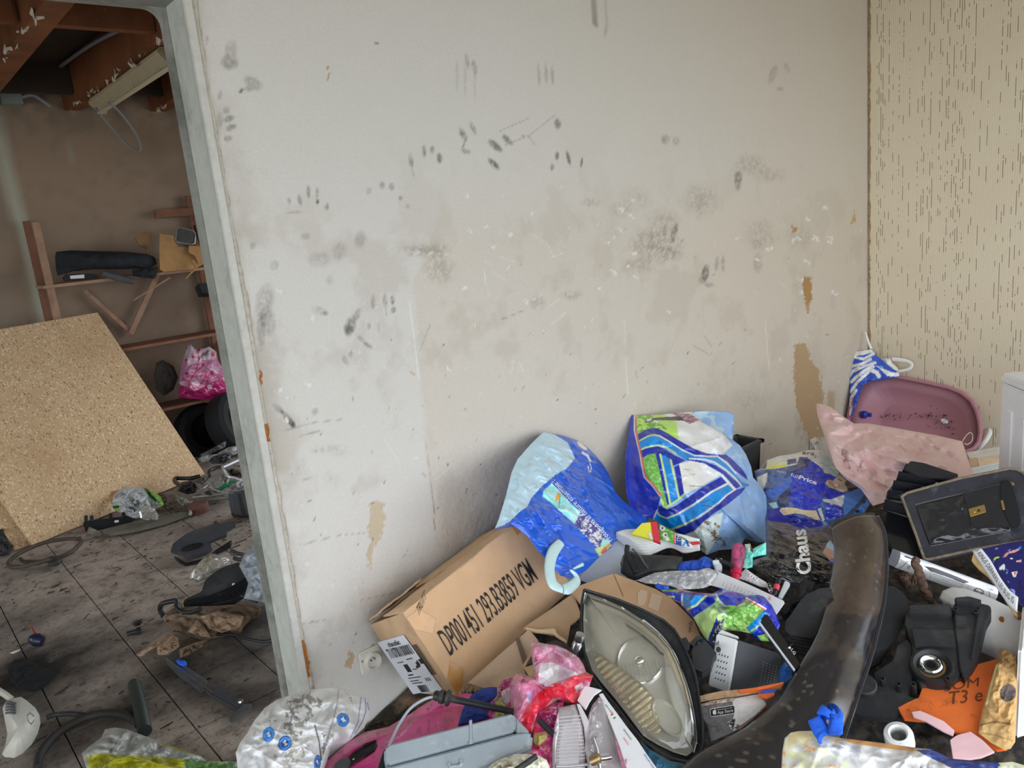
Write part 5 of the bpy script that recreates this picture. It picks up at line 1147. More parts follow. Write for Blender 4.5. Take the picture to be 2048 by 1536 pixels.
# white lid sheet under the blue bag
plL = FP(1210, 1130, 2.50, .6)
tag(slab('appliance_lid', [(1138,1182),(1160,1150),(1192,1110),(1232,1066),(1300,1078),(1285,1130),(1262,1180),(1215,1195),(1170,1192)], plL, .02, M('grey_white_panel', A('#b9bfc6'), .4, noise=(5, .06)), None, 0, .003), 'plain grey white panel showing between the blue bag and the black housing', 'panel')
tag(slab('dark_plate', [(1130,1178),(1150,1160),(1180,1172),(1172,1200),(1140,1200)], plL, .02, m_dgrey, None, .012, .002), 'small dark grey panel edge under the bottom of the blue bag', 'panel')
# open magazine and books under the large bag
plMg = FP(1310, 1085, 2.54, .62)
mg = thing('magazine', 'thick open magazine with curling white pages under the large printed bag', 'magazine', plMg.at(1310, 1100))
top = pts3(plMg, XS([(170,425),(300,395),(560,400),(800,440),(1020,500)]), .03)
for k in range(5):
    lo = pts3(plMg, XS([(175 + 22 * k, 430 + k * 6), (420 - 8 * k, 595 - 16 * k), (560, 562 - 12 * k), (720, 512 - 10 * k), (860, 562 - 12 * k), (1024, 545 - 8 * k)]), .012 + .006 * k)
    loft('page_block' if k == 0 else 'page', top + plMg.n * (.004 * k), lo, M('page_white', A('#d7d6d4'), .6, noise=(30, .06)), mg, 50, 10, .004, .004 if k else .016)
slab('cover_strip', XS([(860,535),(1020,520),(1026,545),(900,562)]), plMg, .002, M('red_print', A('#b8303c'), .5), mg, .045)
plY = FP(1290, 1065, 2.48, .5)
yb = thing('yellow_book', 'yellow and red book wedged below the large printed bag', 'book', plY.at(1290, 1080))
slab('cover', XS([(320,345),(400,265),(430,235),(520,225),(545,300),(560,410),(430,372)]), plY, .012, M('yellow_print', A('#f0c33c'), .4, noise=(12, .1)), yb, 0, .001)
slab('band', XS([(515,228),(582,220),(600,330),(622,442),(545,412),(530,330)]), plY, .012, M('red_print'), yb, .001, .001)
slab('price_tag', XS([(492,345),(520,335),(545,400),(520,408)]), plY, .001, m_white, yb, .0022)
plAu = FP(1345, 1085, 2.47, .45)
au = thing('green_leaflet', 'green printed leaflet with blue letter mark under the large bag', 'leaflet', plAu.at(1340, 1090))
pillow('sheet', XS([(600,245),(640,262),(760,330),(880,400),(965,475),(930,500),(760,450),(615,405)]), plAu, .004, .003, m_bag, au, A('#4c8a3c'), [('n', None, 4, .5, A('#88b86a'), .7), ('e', (1325, 1056, 5, 6, 0), A('#e7e9ea')), ('e', (1330, 1070, 5, 5, 0), A('#dde1e2')), ('e', (1335, 1078, 4, 4, 0), A('#dde1e2')), ('e', (1325, 1056, 2, 3, 0), A('#3a3a3a')), ('e', (1331, 1070, 2, 2, 0), A('#3a3a3a')),
        ('p', XS([(755,340),(965,475),(940,505),(758,455)]), A('#e8eaee')), ('l', XS([(760,345),(762,450)]), 1.2, A('#c23a3a')), ('p', XS([(775,350),(835,385),(835,470),(772,455)]), A('#2b3f86')), ('l', XS([(850,465),(890,415)]), 2.2, A('#1f8ad0')), ('l', XS([(885,415),(905,470)]), 2.2, A('#1f3f8e'))], 20, 100)
letters('AU', lambda x, y: plAu.at(x, y, .007), XS([(782, 370)])[0], (1, 13), (9, -2), m_white, au)
# black housing with curved lid
plBh = FP(1300, 1125, 2.42, .55)
bh = thing('black_housing', 'black plastic lamp housing with clear edge beneath the open magazine', 'car part', plBh.at(1300, 1150) - plBh.n * .04)
pillow('shell', XS([(215,750),(212,650),(230,580),(272,515),(330,530),(420,560),(600,565),(740,570),(845,585),(840,660),(800,720),(640,745),(500,765),(420,800),(360,815),(290,800)]), plBh, .03, .05, m_black2, bh, rings=20, segs=100, pw=4)
loft('rib', pts3(plBh, XS([(262,525),(255,600),(300,700),(345,810)]), .022), pts3(plBh, XS([(300,520),(300,590),(350,690),(400,790)]), .03), m_black, bh, 30, 6, .008, .006)
loft('rib', pts3(plBh, XS([(330,570),(400,640),(450,720),(490,770)]), .034), pts3(plBh, XS([(350,565),(420,635),(470,715),(505,762)]), .034), M('shiny_grey_edge', H('#5d646b'), .25), bh, 30, 5, .003, .003)
pillow('clear_edge', XS([(205,650),(225,600),(262,530),(250,600),(240,690),(225,740)]), plBh, .012, .008, film('clear_plastic', (.95, .95, .95), .4, .06, .08), bh, rings=8, segs=50)
slab('foot', XS([(400,775),(440,765),(440,800),(400,810)]), plBh, .02, m_black, bh, .02, .002)
# blue glove, connector, small cable
plGl = FP(1390, 1130, 2.38, .55)
gl = pillow('blue_glove', XS([(792,718),(805,660),(840,632),(940,618),(1010,610),(1040,585),(1075,575),(1120,592),(1160,620),(1178,660),(1160,690),(1090,705),(1060,720),(940,735)]), plGl, .025, .02, M('blue_knit', A('#2c52b4'), .85, bump=(260, .5, .002), noise=(20, .15)), None, None, (), 30, 110, (.02, 20), 81)
tag(gl.o, 'crumpled blue cloth glove beside the black housing', 'glove')
plCn = FP(1438, 1135, 2.33, .5)
cn = thing('grey_connector', 'small grey plug connector beside the blue glove', 'connector', plCn.at(1438, 1142))
slab('plug_body', XS([(1150,630),(1222,626),(1252,665),(1245,715),(1180,722),(1172,680)]), plCn, .02, M('grey_abs', A('#a9adb2'), .4), cn, 0, .003)
slab('latch', XS([(1152,632),(1220,628),(1222,668),(1158,672)]), plCn, .008, M('grey_abs2', A('#c2c5c9'), .4), cn, .01, .002)
slab('plug_pin', XS([(1180,590),(1250,588),(1250,612),(1190,615)]), plCn, .01, M('grey_abs'), cn, -.004, .001)
tb = MB().tube(smoothline(pts3(plCn, XS([(1200,600),(1260,625),(1320,650),(1360,690)]), -.004), 20), .006, 8).build('black_cable', m_black, None, True); tag(tb, 'short black cable running from the grey connector to the pink bottle', 'cable')
# pink and dark bottle
plBo = FP(1475, 1125, 2.36, .45)
bo = thing('plastic_bottle', 'dirty pink plastic bottle with red cap standing beside the teal wrapper', 'bottle', plBo.at(1472, 1150) - plBo.n * .02)
ctr = np.array([plBo.at(*q_) for q_ in XS([(1425,470),(1415,560),(1400,650),(1395,715)])]); axb = _n(ctr[-1] - ctr[0]); Lq = np.linalg.norm(ctr[-1] - ctr[0])
mbt = MB().lathe(ctr[0], axb, [(.0, -.004), (.012, -.003), (.018, .004), (.02, .02), (.0195, Lq * .6), (.0185, Lq * .85), (.012, Lq), (0, Lq)], 28)
o = mbt.build('body', M('dirty_pink_plastic', A('#a8456c'), .5, noise=(30, .3), dirt=[(26, .47, H('#3a3038'), .85)]), bo, True)
MB().lathe(ctr[-1], axb, [(0, -.002), (.016, -.002), (.017, .0), (.017, .016), (.013, .018), (.013, .036), (.011, .038), (0, .038)], 24).build('cap', M('red_cap', A('#a8203c'), .35), bo, True)
# teal wrapper, paper, pen, grey strip
plTe = FP(1510, 1110, 2.40, .5)
te = pillow('teal_wrapper', XS([(1445,690),(1450,640),(1480,600),(1490,500),(1480,455),(1540,445),(1560,500),(1620,470),(1700,430),(1702,560),(1600,580),(1520,600),(1530,660),(1560,690),(1500,705)]), plTe, .01, .008, M('teal_film', None, .35, vcol=True, coat=.3), None, A('#67c3b4'), [('p', XS([(1480,450),(1545,445),(1530,520),(1490,540)]), A('#a9c6b0')), ('p', XS([(1540,445),(1580,450),(1565,540),(1540,520)]), A('#5a1f22')), ('p', XS([(1460,640),(1500,650),(1495,670),(1465,660)]), A('#d98a3c'))], 30, 120, (.012, 20), 82)
tag(te.o, 'torn teal wrapper showing below the large printed bag', 'wrapper')
plPp = FP(1505, 1165, 2.34, .55)
pp = pillow('folded_paper', XS([(1408,800),(1430,760),(1490,700),(1560,750),(1640,805),(1700,840),(1722,870),(1720,905),(1640,890),(1520,840)]), plPp, .004, .003, m_white, None, None, (), 16, 80, (.006, 12), 83); tag(pp.o, 'folded white sheet of paper under the black bag', 'paper')
plCy = FP(1560, 1180, 2.28, .5)
pn = thing('marker_pen', 'black marker pen with a red band beside the black bag', 'pen', plCy.at(1555, 1175))
a_ = plCy.at(*XS([(1835, 810)])[0]); b_ = plCy.at(*XS([(1790, 960)])[0]); MB().lathe(a_, b_ - a_, [(0, 0), (.008, 0), (.008, .05), (.006, .058), (0, .06)], 18).build('barrel', m_black, pn, True)
m_ = a_ + (b_ - a_) * .42; MB().lathe(m_, b_ - a_, [(.0085, 0), (.0092, .001), (.0092, .016), (.0085, .017)], 18).build('red_band', M('red_plastic', A('#cf4048'), .35), pn, True)
for k in range(5):
    q_ = XS([(1720 + 14 * k, 880 + 18 * k)])[0]; a = plCy.at(*q_)
    o = MB().tube([a + plCy.e1 * (.006 * math.cos(t)) + plCy.e2 * (.009 * math.sin(t)) + plCy.n * (.003 * math.sin(t * 2 + k)) for t in np.linspace(0, 6.0, 16)], .0012, 6).build('wire_ring', m_steel, None, True); tag(o, ['topmost', 'second highest', 'middle', 'second lowest', 'lowest'][k] + ' of the five thin wire rings beside the marker pen', 'ring', 'wire rings beside the pen')
gs = slab('grey_bar', XS([(1895,835),(1945,858),(1945,880),(1860,1025),(1822,1008)]), plCy, .012, M('pale_grey_metal', A('#b9c0c6'), .35, .3), None, .008, .002); tag(gs, 'pale grey metal bar poking out under the black bag', 'bar')
# wall calendar sheet and clear film bag
plCa = FP(1480, 1180, 2.24, .6)
cal = thing('calendar_sheet', 'white calendar card with rows of small print across the heap', 'calendar', plCa.at(1480, 1190))
slab('card', XS([(1050,720),(1190,722),(1300,770),(1500,852),(1700,945),(1880,1030),(1890,1055),(1800,1180),(1700,1100),(1400,960),(1250,905),(1100,860)]), plCa, .003, m_white, cal, 0, .0006)
mb = MB()
for k in range(13):
    x, y = 1275 + 36 * k, 830 + 14.5 * k
    for j in range(6):
        a = XS([(x - 5 * j, y + 11 * j), (x + 6 - 5 * j, y + 3 + 11 * j), (x + 3 - 5 * j, y + 9 + 11 * j), (x - 3 - 5 * j, y + 6 + 11 * j)])
        if (k * 7 + j * 3) % 5: mb.prism(pts3(plCa, a, .0008), plCa.n * .0003)
mb.build('small_print', M('grey_ink2', A('#85878c'), .7), cal)['kind'] = 'stuff'
letters('CAL', lambda x, y: plCa.at(x, y, .0012), XS([(1730, 985)])[0], (-1.0, 9.0), (5.0, 1.5), M('red_ink', A('#b8303c'), .6), cal)
plCf = FP(1350, 1165, 2.20, .6)
cf = pillow('clear_film_bag', XS([(372,822),(450,790),(560,745),(740,725),(1000,722),(1060,700),(1110,690),(1170,715),(1210,745),(1195,820),(1150,870),(1060,905),(930,915),(820,918),(720,880),(600,865),(470,855)]), plCf, .022, .012, film('milky_film', (.96, .96, .97), .5, .10, .42, (.72, .73, .76)), None, None, (), 40, 140, (.03, 16), 84)
tag(cf.o, 'crumpled clear plastic film bag lying above the small printed bag', 'bag')
# second bag with the letter mark, crumpled
plA2 = FP(1440, 1215, 2.15, .55)
lay2 = [('p', XS([(620,912),(820,918),(830,945),(640,935)]), A('#6fae4a')), ('p', XS([(690,980),(770,985),(760,1030),(830,1050),(720,1010)]), A('#a9cf6a')), ('p', XS([(720,1000),(760,1000),(755,1025)]), A('#2032a0')),
        ('p', XS([(850,970),(1090,985),(1040,1040),(900,1120),(845,1080)]), BB), ('l', XS([(900,1122),(990,1080),(1060,1010),(1090,985)]), 2.0, LM), ('l', XS([(848,960),(843,1080)]), 1.5, WHT),
        ('p', XS([(940,1215),(1000,1170),(1100,1110),(1180,1050),(1200,980),(1240,1050),(1290,1080),(1400,1085),(1460,1060),(1500,1010),(1560,1050),(1680,1110),(1620,1200),(1520,1310),(1560,1370),(1440,1345),(1300,1335),(1250,1330),(1200,1200),(1100,1440),(1050,1380),(960,1215)]), A('#a8d27c')),
        ('n', XS([(1280,1090),(1400,1085),(1500,1010),(1690,1110),(1600,1220),(1480,1340),(1330,1320),(1250,1200)]), 4, .42, A('#4f8c36'), .85), ('n', XS([(1180,990),(1240,1050),(1290,1100),(1220,1140),(1160,1100)]), 4, .42, A('#4f8c36'), .8),
        ('p', XS([(1140,1400),(1180,1270),(1240,1220),(1280,1210),(1250,1300),(1210,1400),(1170,1500),(1120,1440)]), A('#2b3050')), ('n', XS([(1140,1400),(1240,1220),(1280,1210),(1210,1400),(1170,1500)]), 4, .56, A('#c8ccd8'), .9), ('p', XS([(1240,1130),(1280,1140),(1310,1195),(1250,1180)]), A('#cfd6d8')),
        ('p', XS([(1500,1310),(1600,1200),(1680,1140),(1720,1180),(1620,1290),(1560,1380)]), BB), ('p', XS([(1610,1390),(1680,1370),(1740,1440),(1660,1450)]), A('#8fc05a')), ('l', XS([(1540,1345),(1640,1270)]), 1.6, LM),
        ('l', XS([(800,920),(1000,945),(1150,965)]), 2.0, WHT), ('l', XS([(800,926),(1000,953),(1150,972)]), 1.2, A('#c8483c')), ('l', XS([(1190,965),(1220,1030),(1280,1085)]), 2, WHT), ('l', XS([(1500,1010),(1560,1045),(1690,1115)]), 2.2, WHT), ('l', XS([(1500,1018),(1560,1053),(1680,1122)]), 1.2, A('#c8483c'))]
s2 = pillow('carrier_bag', XS([(600,905),(720,908),(820,915),(1000,945),(1150,960),(1240,905),(1340,930),(1500,972),(1620,970),(1680,990),(1760,1080),(1810,1180),(1845,1280),(1800,1400),(1740,1450),(1640,1440),(1560,1375),(1440,1345),(1300,1335),(1230,1400),(1170,1500),(1100,1450),(1050,1380),(960,1215),(880,1130),(820,1060),(720,1010)]), plA2, .03, .03, m_bag, None, A('#1c2aa0'), lay2, 80, 320, (.045, 13), 91, XS([(1340, 1140)])[0])
tag(s2.o, 'small crumpled blue and green printed bag above the grey disk case', 'bag')
tag(pillow('blue_tissue', XS([(560,880),(590,850),(640,870),(700,880),(710,910),(640,925),(600,915)]), FP(1325, 1175, 2.15, .5), .012, .006, M('blue_knit'), None, None, (), 14, 60, (.012, 30), 92).o, 'scrap of blue tissue at the tip of the small crumpled bag', 'tissue')
# disk case (silver front, dark sides)
hd = thing('disk_case', 'small silver and dark grey external disk case beside the headlight', 'electronics', P3(1480, 1380, t=2.05))
h0, h1, h2, h3 = [P3(*q_, t=t_) for q_, t_ in zip(XP([(1430,570),(1762,678),(1365,965),(1722,910)]), (2.00, 2.08, 2.02, 2.10))]
hf = P3(*XP([(1268, 520)])[0], t=2.03); cfv = hf - h0
def hexa(name, v0, v1, v2, v3, d, mat, par, bv=.002):
    mb = MB(); V = [v0, v1, v3, v2]; V = V + [p + d for p in V]
    mb.add(V, [(0, 1, 2, 3), (7, 6, 5, 4), (0, 4, 5, 1), (1, 5, 6, 2), (2, 6, 7, 3), (3, 7, 4, 0)]); o = mb.build(name, mat, par)
    b2 = bmesh.new(); b2.from_mesh(o.data); bmesh.ops.recalc_face_normals(b2, faces=b2.faces[:]); bmesh.ops.bevel(b2, geom=b2.edges[:], offset=bv, segments=2, affect='EDGES'); b2.to_mesh(o.data); b2.free(); return o
hexa('body', h0, h1, h2, h3, cfv, M('disk_grey', A('#434447'), .45, noise=(30, .1)), hd)
u_ = (h1 - h0) * .02; w_ = cfv
hexa('front_bezel', h0 - (h1 - h0) * .035, h0 + u_ * .2, h2 - (h3 - h2) * .035, h2 + u_ * .2, w_, M('disk_silver', A('#c3c5ca'), .35, .25), hd, .003)
def onbez(a, b, o=.0): return h0 - (h1 - h0) * (.036 + o) + cfv * a + (h2 - h0) * b
MB().lathe(onbez(.84, .16), -(h1 - h0), [(.0065, -.001), (.0065, .0012), (.0048, .002), (.0040, .001), (0, .0012)], 20).build('power_button', M('disk_silver2', A('#9da0a6'), .3, .4), hd, True)
for r_ in range(5):
    for c in range(4):
        a, b = .30 + .13 * c, .36 + .115 * r_
        MB().lathe(onbez(a, b), -(h1 - h0), [(.0017, -.0004), (.0017, .0004), (0, .0003)], 8, h2 - h0, 2.3, 1).build('vent_slot', m_black, hd, True)
dots = MB(); d1_, d2_ = h1 - h0, h2 - h0; nn_ = _n(np.cross(d1_, d2_)); nn_ = nn_ if nn_.dot(CAM - h0) > 0 else -nn_
for r_ in range(12):
    for c in range(5):
        a = .60 + .075 * c + .006 * (r_ % 2); b = .26 + .052 * r_
        dots.lathe(h0 + d1_ * a + d2_ * b + nn_ * .0006, nn_, [(.0011, 0), (.0011, .0003), (0, .0004)], 6)
dots.build('vent_dots', M('disk_silver'), hd)['kind'] = 'stuff'
slab('top_strip', XP([(1270,520),(1300,495),(1425,545),(1430,565)]), FP(1455, 1270, 2.03, .5), .004, M('disk_silver'), hd, .004, .001)
# black slab with maker's letters
plLg = FP(1560, 1285, 2.00, .5)
lg = thing('black_gloss_bar', 'glossy black electronics bar with small white maker mark beside the disk case', 'electronics', plLg.at(1560, 1290) - plLg.n * .02)
slab('case', XP([(1568,418),(1640,363),(1760,540),(1895,745),(1850,795),(1700,610)]), plLg, .02, M('gloss_black', H('#17181b'), .1, coat=.7), lg, 0, .003)
slab('edge_trim', XP([(1566,424),(1580,418),(1855,790),(1845,800)]), plLg, .008, M('grey_abs'), lg, .002, .0008)
slab('seam', XP([(1790,632),(1838,592),(1841,597),(1793,637)]), plLg, .001, m_dgrey, lg, .0012)
letters('LG', lambda x, y: plLg.at(x, y, .0016), XP([(1822, 645)])[0], XP([(25, 38)])[0] - np.array([1100, 1130]), (np.array([4.2, -3.2])), m_lett_w, lg)
MB().lathe(plLg.at(*XP([(1814, 628)])[0]) + plLg.n * .001, plLg.n, [(.003, 0), (.003, .0004), (0, .0005)], 16).build('maker_badge', m_lett_w, lg)
tag(pillow('blue_plastic', XP([(1745,770),(1790,720),(1830,760),(1830,850),(1770,900),(1720,905),(1730,830)]), FP(1570, 1345, 2.04, .5), .015, .01, M('blue_film', A('#2f6fc8'), .35, coat=.3, noise=(14, .2)), None, None, (), 24, 80, (.02, 24), 93).o, 'piece of blue plastic between the disk case and the curved trim', 'plastic')
# advert board with the store badge, wooden edge above it
plAd = FP(1480, 1430, 1.90, .62)
ad = thing('advert_board', 'grey advert print with a store badge lying under the disk case', 'board', plAd.at(1480, 1450))
pillow('print', XP([(1125,1060),(1210,1030),(1300,1012),(1450,990),(1580,975),(1660,1000),(1640,1070),(1540,1160),(1440,1240),(1330,1290),(1220,1335),(1190,1220),(1150,1140)]), plAd, .003, .01, M('advert_print', None, .5, vcol=True), ad, A('#6a686b'), [('n', None, 14, .52, A('#565458'), .6), ('p', XP([(1380,1015),(1580,975),(1600,1000),(1635,1055),(1560,1130),(1440,1215),(1380,1190),(1400,1100),(1385,1060)]), A('#d9d8d8')), ('n', XP([(1380,1015),(1580,975),(1635,1055),(1440,1215)]), 9, .55, A('#bdbbbc'), .8), ('p', XP([(1125,1050),(1215,1028),(1400,1005),(1390,1030),(1200,1060),(1130,1080)]), A('#b8ada4')), ('n', XP([(1125,1050),(1400,1005),(1390,1040),(1130,1090)]), 4, .5, A('#5c5048'), .8), ('l', XP([(1180,1210),(1260,1225),(1280,1260)]), 1, A('#49474b')), ('p', XP([(1340,1190),(1400,1160),(1420,1240),(1380,1260)]), A('#e2e2e4')), ('n', XP([(1340,1190),(1400,1160),(1420,1240),(1380,1260)]), 5, .5, A('#1d1b1b'), 1.0), ('l', XP([(1440,1240),(1560,1150),(1650,1060)]), 1.5, A('#d8703a'))], 50, 200, (.003, 14))
bd = slab('store_badge', XP([(1222,1098),(1385,1072),(1395,1080),(1398,1125),(1388,1134),(1225,1158),(1215,1150),(1213,1106)]), plAd, .0006, m_ink, ad, .0045)
fr_ = MB(); bq = XP([(1222,1098),(1385,1072),(1397,1080),(1399,1125),(1388,1134),(1225,1158),(1214,1150),(1212,1106),(1222,1098)]); fr_.tube(pts3(plAd, bq, .0052), .0007, 5, False); fr_.build('badge_border', m_lett_w, bd)
letters('App Store', lambda x, y: plAd.at(x, y, .0056), XP([(1268, 1138)])[0], np.array([118, -18]) / 3.784, np.array([-1, -22]) / 3.784, m_lett_w, bd)
letters('Download on the', lambda x, y: plAd.at(x, y, .0056), XP([(1268, 1110)])[0], np.array([112, -17]) / 3.784, np.array([-.5, -8]) / 3.784, m_lett_w, bd)
slab('emblem', XP([(1236,1112),(1243,1106),(1248,1110),(1254,1106),(1258,1112),(1256,1122),(1260,1130),(1252,1142),(1246,1139),(1240,1143),(1232,1130),(1232,1118)]), plAd, .0006, m_lett_w, bd, .0052); slab('emblem_leaf', XP([(1246,1103),(1252,1095),(1253,1100),(1248,1105)]), plAd, .0006, m_lett_w, bd, .0052)
plWd = FP(1480, 1395, 1.93, .6)
wd = thing('chipped_board', 'splintered board edge with an orange face below the disk case', 'board', plWd.at(1480, 1400))
slab('core', XP([(1118,1005),(1200,982),(1300,962),(1500,945),(1760,912),(1752,932),(1560,962),(1420,985),(1300,1000),(1122,1030)]), plWd, .012, M('splintered_wood', A('#a98a6c'), .9, noise=(60, .35), bump=(90, .8, .004)), wd, .006, .001)
slab('orange_face', XP([(1420,968),(1560,948),(1770,906),(1762,924),(1590,965),(1440,985)]), plWd, .01, m_orange, wd, .013, .001)
slab('orange_face', XP([(1575,975),(1700,960),(1700,1000),(1640,1030),(1585,1010)]), plWd, .006, m_orange, wd, .010, .001)
cb = MB().box(pts3(plWd, XP([(1590, 985)]), .012)[0], plWd.e1 * .045, plWd.e2 * .006, plWd.n * .004)
cmb_ = thing('blue_comb', 'small blue comb on the orange board edge', 'comb', plWd.at(*XP([(1640, 985)])[0]))
a_, b_ = pts3(plWd, XP([(1588, 980)]), .012)[0], pts3(plWd, XP([(1706, 966)]), .012)[0]; dn = pts3(plWd, XP([(1592, 998)]), .012)[0] - a_
MB().prism([a_, b_, b_ + dn * .25, a_ + dn * .25], plWd.n * .003).build('spine', m_kn, cmb_)
for k in range(16): p_ = a_ + (b_ - a_) * (k / 16); MB().prism([p_ + dn * .2, p_ + (b_ - a_) * .035 + dn * .2, p_ + (b_ - a_) * .03 + dn, p_ + (b_ - a_) * .005 + dn], plWd.n * .002).build('tooth', m_kn, cmb_)
# grey plastic bits right of the calendar, left of the trim
pillow_ = pillow('black_pouch', XS([(1840,1150),(1880,1090),(1960,1040),(2020,960),(2040,860),(2100,800),(2200,850),(2180,1050),(2040,1180),(1960,1240),(1880,1230)]), FP(1590, 1205, 2.30, .5), .03, .02, M('charcoal_fabric', H('#26272b'), .7, bump=(90, .5, .004), noise=(20, .3)), None, None, (), 26, 100, (.03, 16), 94)
tag(pillow_.o, 'charcoal fabric pouch squeezed between the calendar card and the curved trim', 'pouch')
# ================================================================== right corner
# pale pink woven sack thrown over things
plSk = PL((1650, 850, 't', 3.35), (1930, 890, 't', 3.30), (1770, 990, 't', 2.86))
PKS = A('#cfa9a9')
SKF = [((325,710),(400,1060),10,.020),((400,1060),(560,1330),9,.014),((440,745),(620,870),8,.012),((980,1160),(1540,1035),3,-.008),((850,1000),(1280,1085),7,.018),((1180,960),(1300,1100),6,.014),((700,1125),(890,1060),6,.014),((640,945),(940,905),7,.012),((560,1100),(660,1380),7,.014),((880,1180),(1020,1260),6,.012),((1300,1000),(1420,1240),8,.012),((760,1200),(880,1420),8,.012),((1080,1215),(1500,1330),7,.012),((500,860),(760,1010),8,.014)]
def foldsum(px, py, F_, fx):
    h = 0
    for a, b, w_, h_ in F_:
        (x0, y0), (x1, y1) = fx([a, b]); vx, vy = x1 - x0, y1 - y0; tt = ((px - x0) * vx + (py - y0) * vy) / (vx * vx + vy * vy); dd = np.abs((px - x0) * vy - (py - y0) * vx) / math.hypot(vx, vy) + 5 * (vn(tt * 4 + x0, px * 0, 3) - .5)
        h = h + h_ * np.exp(-np.abs(dd) / (w_ * .6)) * np.clip(1.3 - np.abs(2 * tt - 1), 0, 1)
    return h
def hSk(px, py, s): return foldsum(px, py, SKF, XU) * (1 - s ** 8) + 1.2 * (.02 * np.exp(-((px - 1660) / 26) ** 2) + .035 * np.exp(-((py - (905 + .17 * (px - 1750))) / 18) ** 2) - .02 * np.exp(-((py - (940 + .05 * (px - 1750))) / 14) ** 2)) * (1 - s ** 8)
sck = pillow('woven_sack', XU([(303,700),(340,702),(425,730),(510,795),(620,868),(740,866),(880,890),(1100,930),(1300,965),(1530,1018),(1565,1130),(1600,1230),(1645,1315),(1500,1350),(1350,1305),(1180,1265),(1080,1215),(1010,1280),(960,1370),(900,1440),(880,1530),(780,1560),(680,1420),(560,1340),(470,1245),(400,1060),(340,880),(312,785)]),
             plSk, .05, .05, m_bagm, None, PKS, [('n', None, 30, .56, A('#c29d9d'), .5), ('n', XU([(470,1050),(740,1180),(700,1280),(560,1250)]), 7, .55, A('#83655d'), .7), ('n', XU([(700,1250),(1000,1240),(880,1440),(760,1400)]), 12, .52, A('#a98b88'), .6)], 100, 320, (.085, 6.5), 101, XU([(880, 1140)])[0], 2.4, hSk)
tag(sck.o, 'pale pink woven plastic sack draped in front of the mauve basin', 'sack')
thr = MB().tube(smoothline([sck.at(*XU([q_])[0], .006 + .01 * k) for k, q_ in enumerate([(1530,1020),(1560,970),(1595,945),(1610,975),(1600,1020),(1560,1045),(1535,1035)])], 40), .0016, 6).build('loose_thread', M('white_thread', A('#d8cfc8'), .7), sck.o)
# mauve basin leaning in the corner
plBs = PL((1765, 757, 'x', 4.28), (1952, 880, 'x', 4.20), (1725, 880, 'x', 4.02))
m_mauve = M('mauve_plastic', A('#946873'), .42, noise=(7, .06), dirt=[(9, .66, A('#4d3238'), .6)])
bas = thing('basin', 'mauve plastic wash basin tipped on its side against the striped wallpaper', 'basin', plBs.at(1800, 880) - plBs.n * .1)
RIM = XU([(575,860),(580,790),(592,720),(622,620),(660,550),(710,500),(770,478),(850,468),(1000,484),(1200,522),(1400,566),(1520,612),(1605,680),(1650,760),(1675,860),(1682,950),(1668,1030),(1630,1080),(1570,1105),(1400,1090),(1100,1060),(800,1020),(640,960)])
pillow('bowl', RIM, plBs, -.13, .135, m_mauve, bas, None, (), 40, 180, pw=7, center=XU([(1090, 790)])[0])
rmc = pts3(plBs, resample(RIM, 140), .004); MB().tube(np.vstack([rmc, rmc[:1]]), .011, 8, False).build('rim', m_mauve, bas, True)
rb = random.Random(3)
dm = MB()
for k in range(90):
    x, y = XU([(rb.gauss(1380, 110), rb.gauss(870, 60))])[0] if k > 30 else XU([(rb.uniform(800, 1300), rb.gauss(805, 12))])[0]
    p = plBs.at(x, y) - (CAM - plBs.at(x, y)) / np.linalg.norm(CAM - plBs.at(x, y)) * .105; s_ = rb.uniform(.002, .007)
    dm.prism([p + np.array([rb.gauss(0, 1), rb.gauss(0, 1), rb.gauss(0, 1)]) * s_ for _ in range(3)], (.002, .001, .002))
o = dm.build('dried_dirt', M('dried_dirt', A('#4f3a3a'), .9), bas); o['kind'] = 'stuff'
cap_ = plBs.at(*XU([(720, 795)])[0]); dv_ = _n(CAM - cap_)
bt = MB().lathe(cap_ - dv_ * .05, plBs.e1 * .9 + dv_ * .3, [(0, -.02), (.02, -.02), (.022, 0), (.012, .012), (.012, .03), (0, .03)], 20).build('bottle_top', M('royal_blue_plastic', A('#27318e'), .35), None, True); tag(bt, 'dark blue bottle top lying in the left end of the mauve basin', 'bottle top')
wp_ = pillow('white_scrap', XU([(1340,835),(1375,825),(1415,845),(1405,870),(1365,868)]), Pl(plBs.at(1890, 840) + dv_ * -.09, plBs.at(1900, 840) + dv_ * -.09, plBs.at(1890, 850) + dv_ * -.09), .006, .004, m_white, None, None, (), 8, 30, (.01, 40), 5); tag(wp_.o, 'small white paper scrap in the dirt of the mauve basin', 'paper')
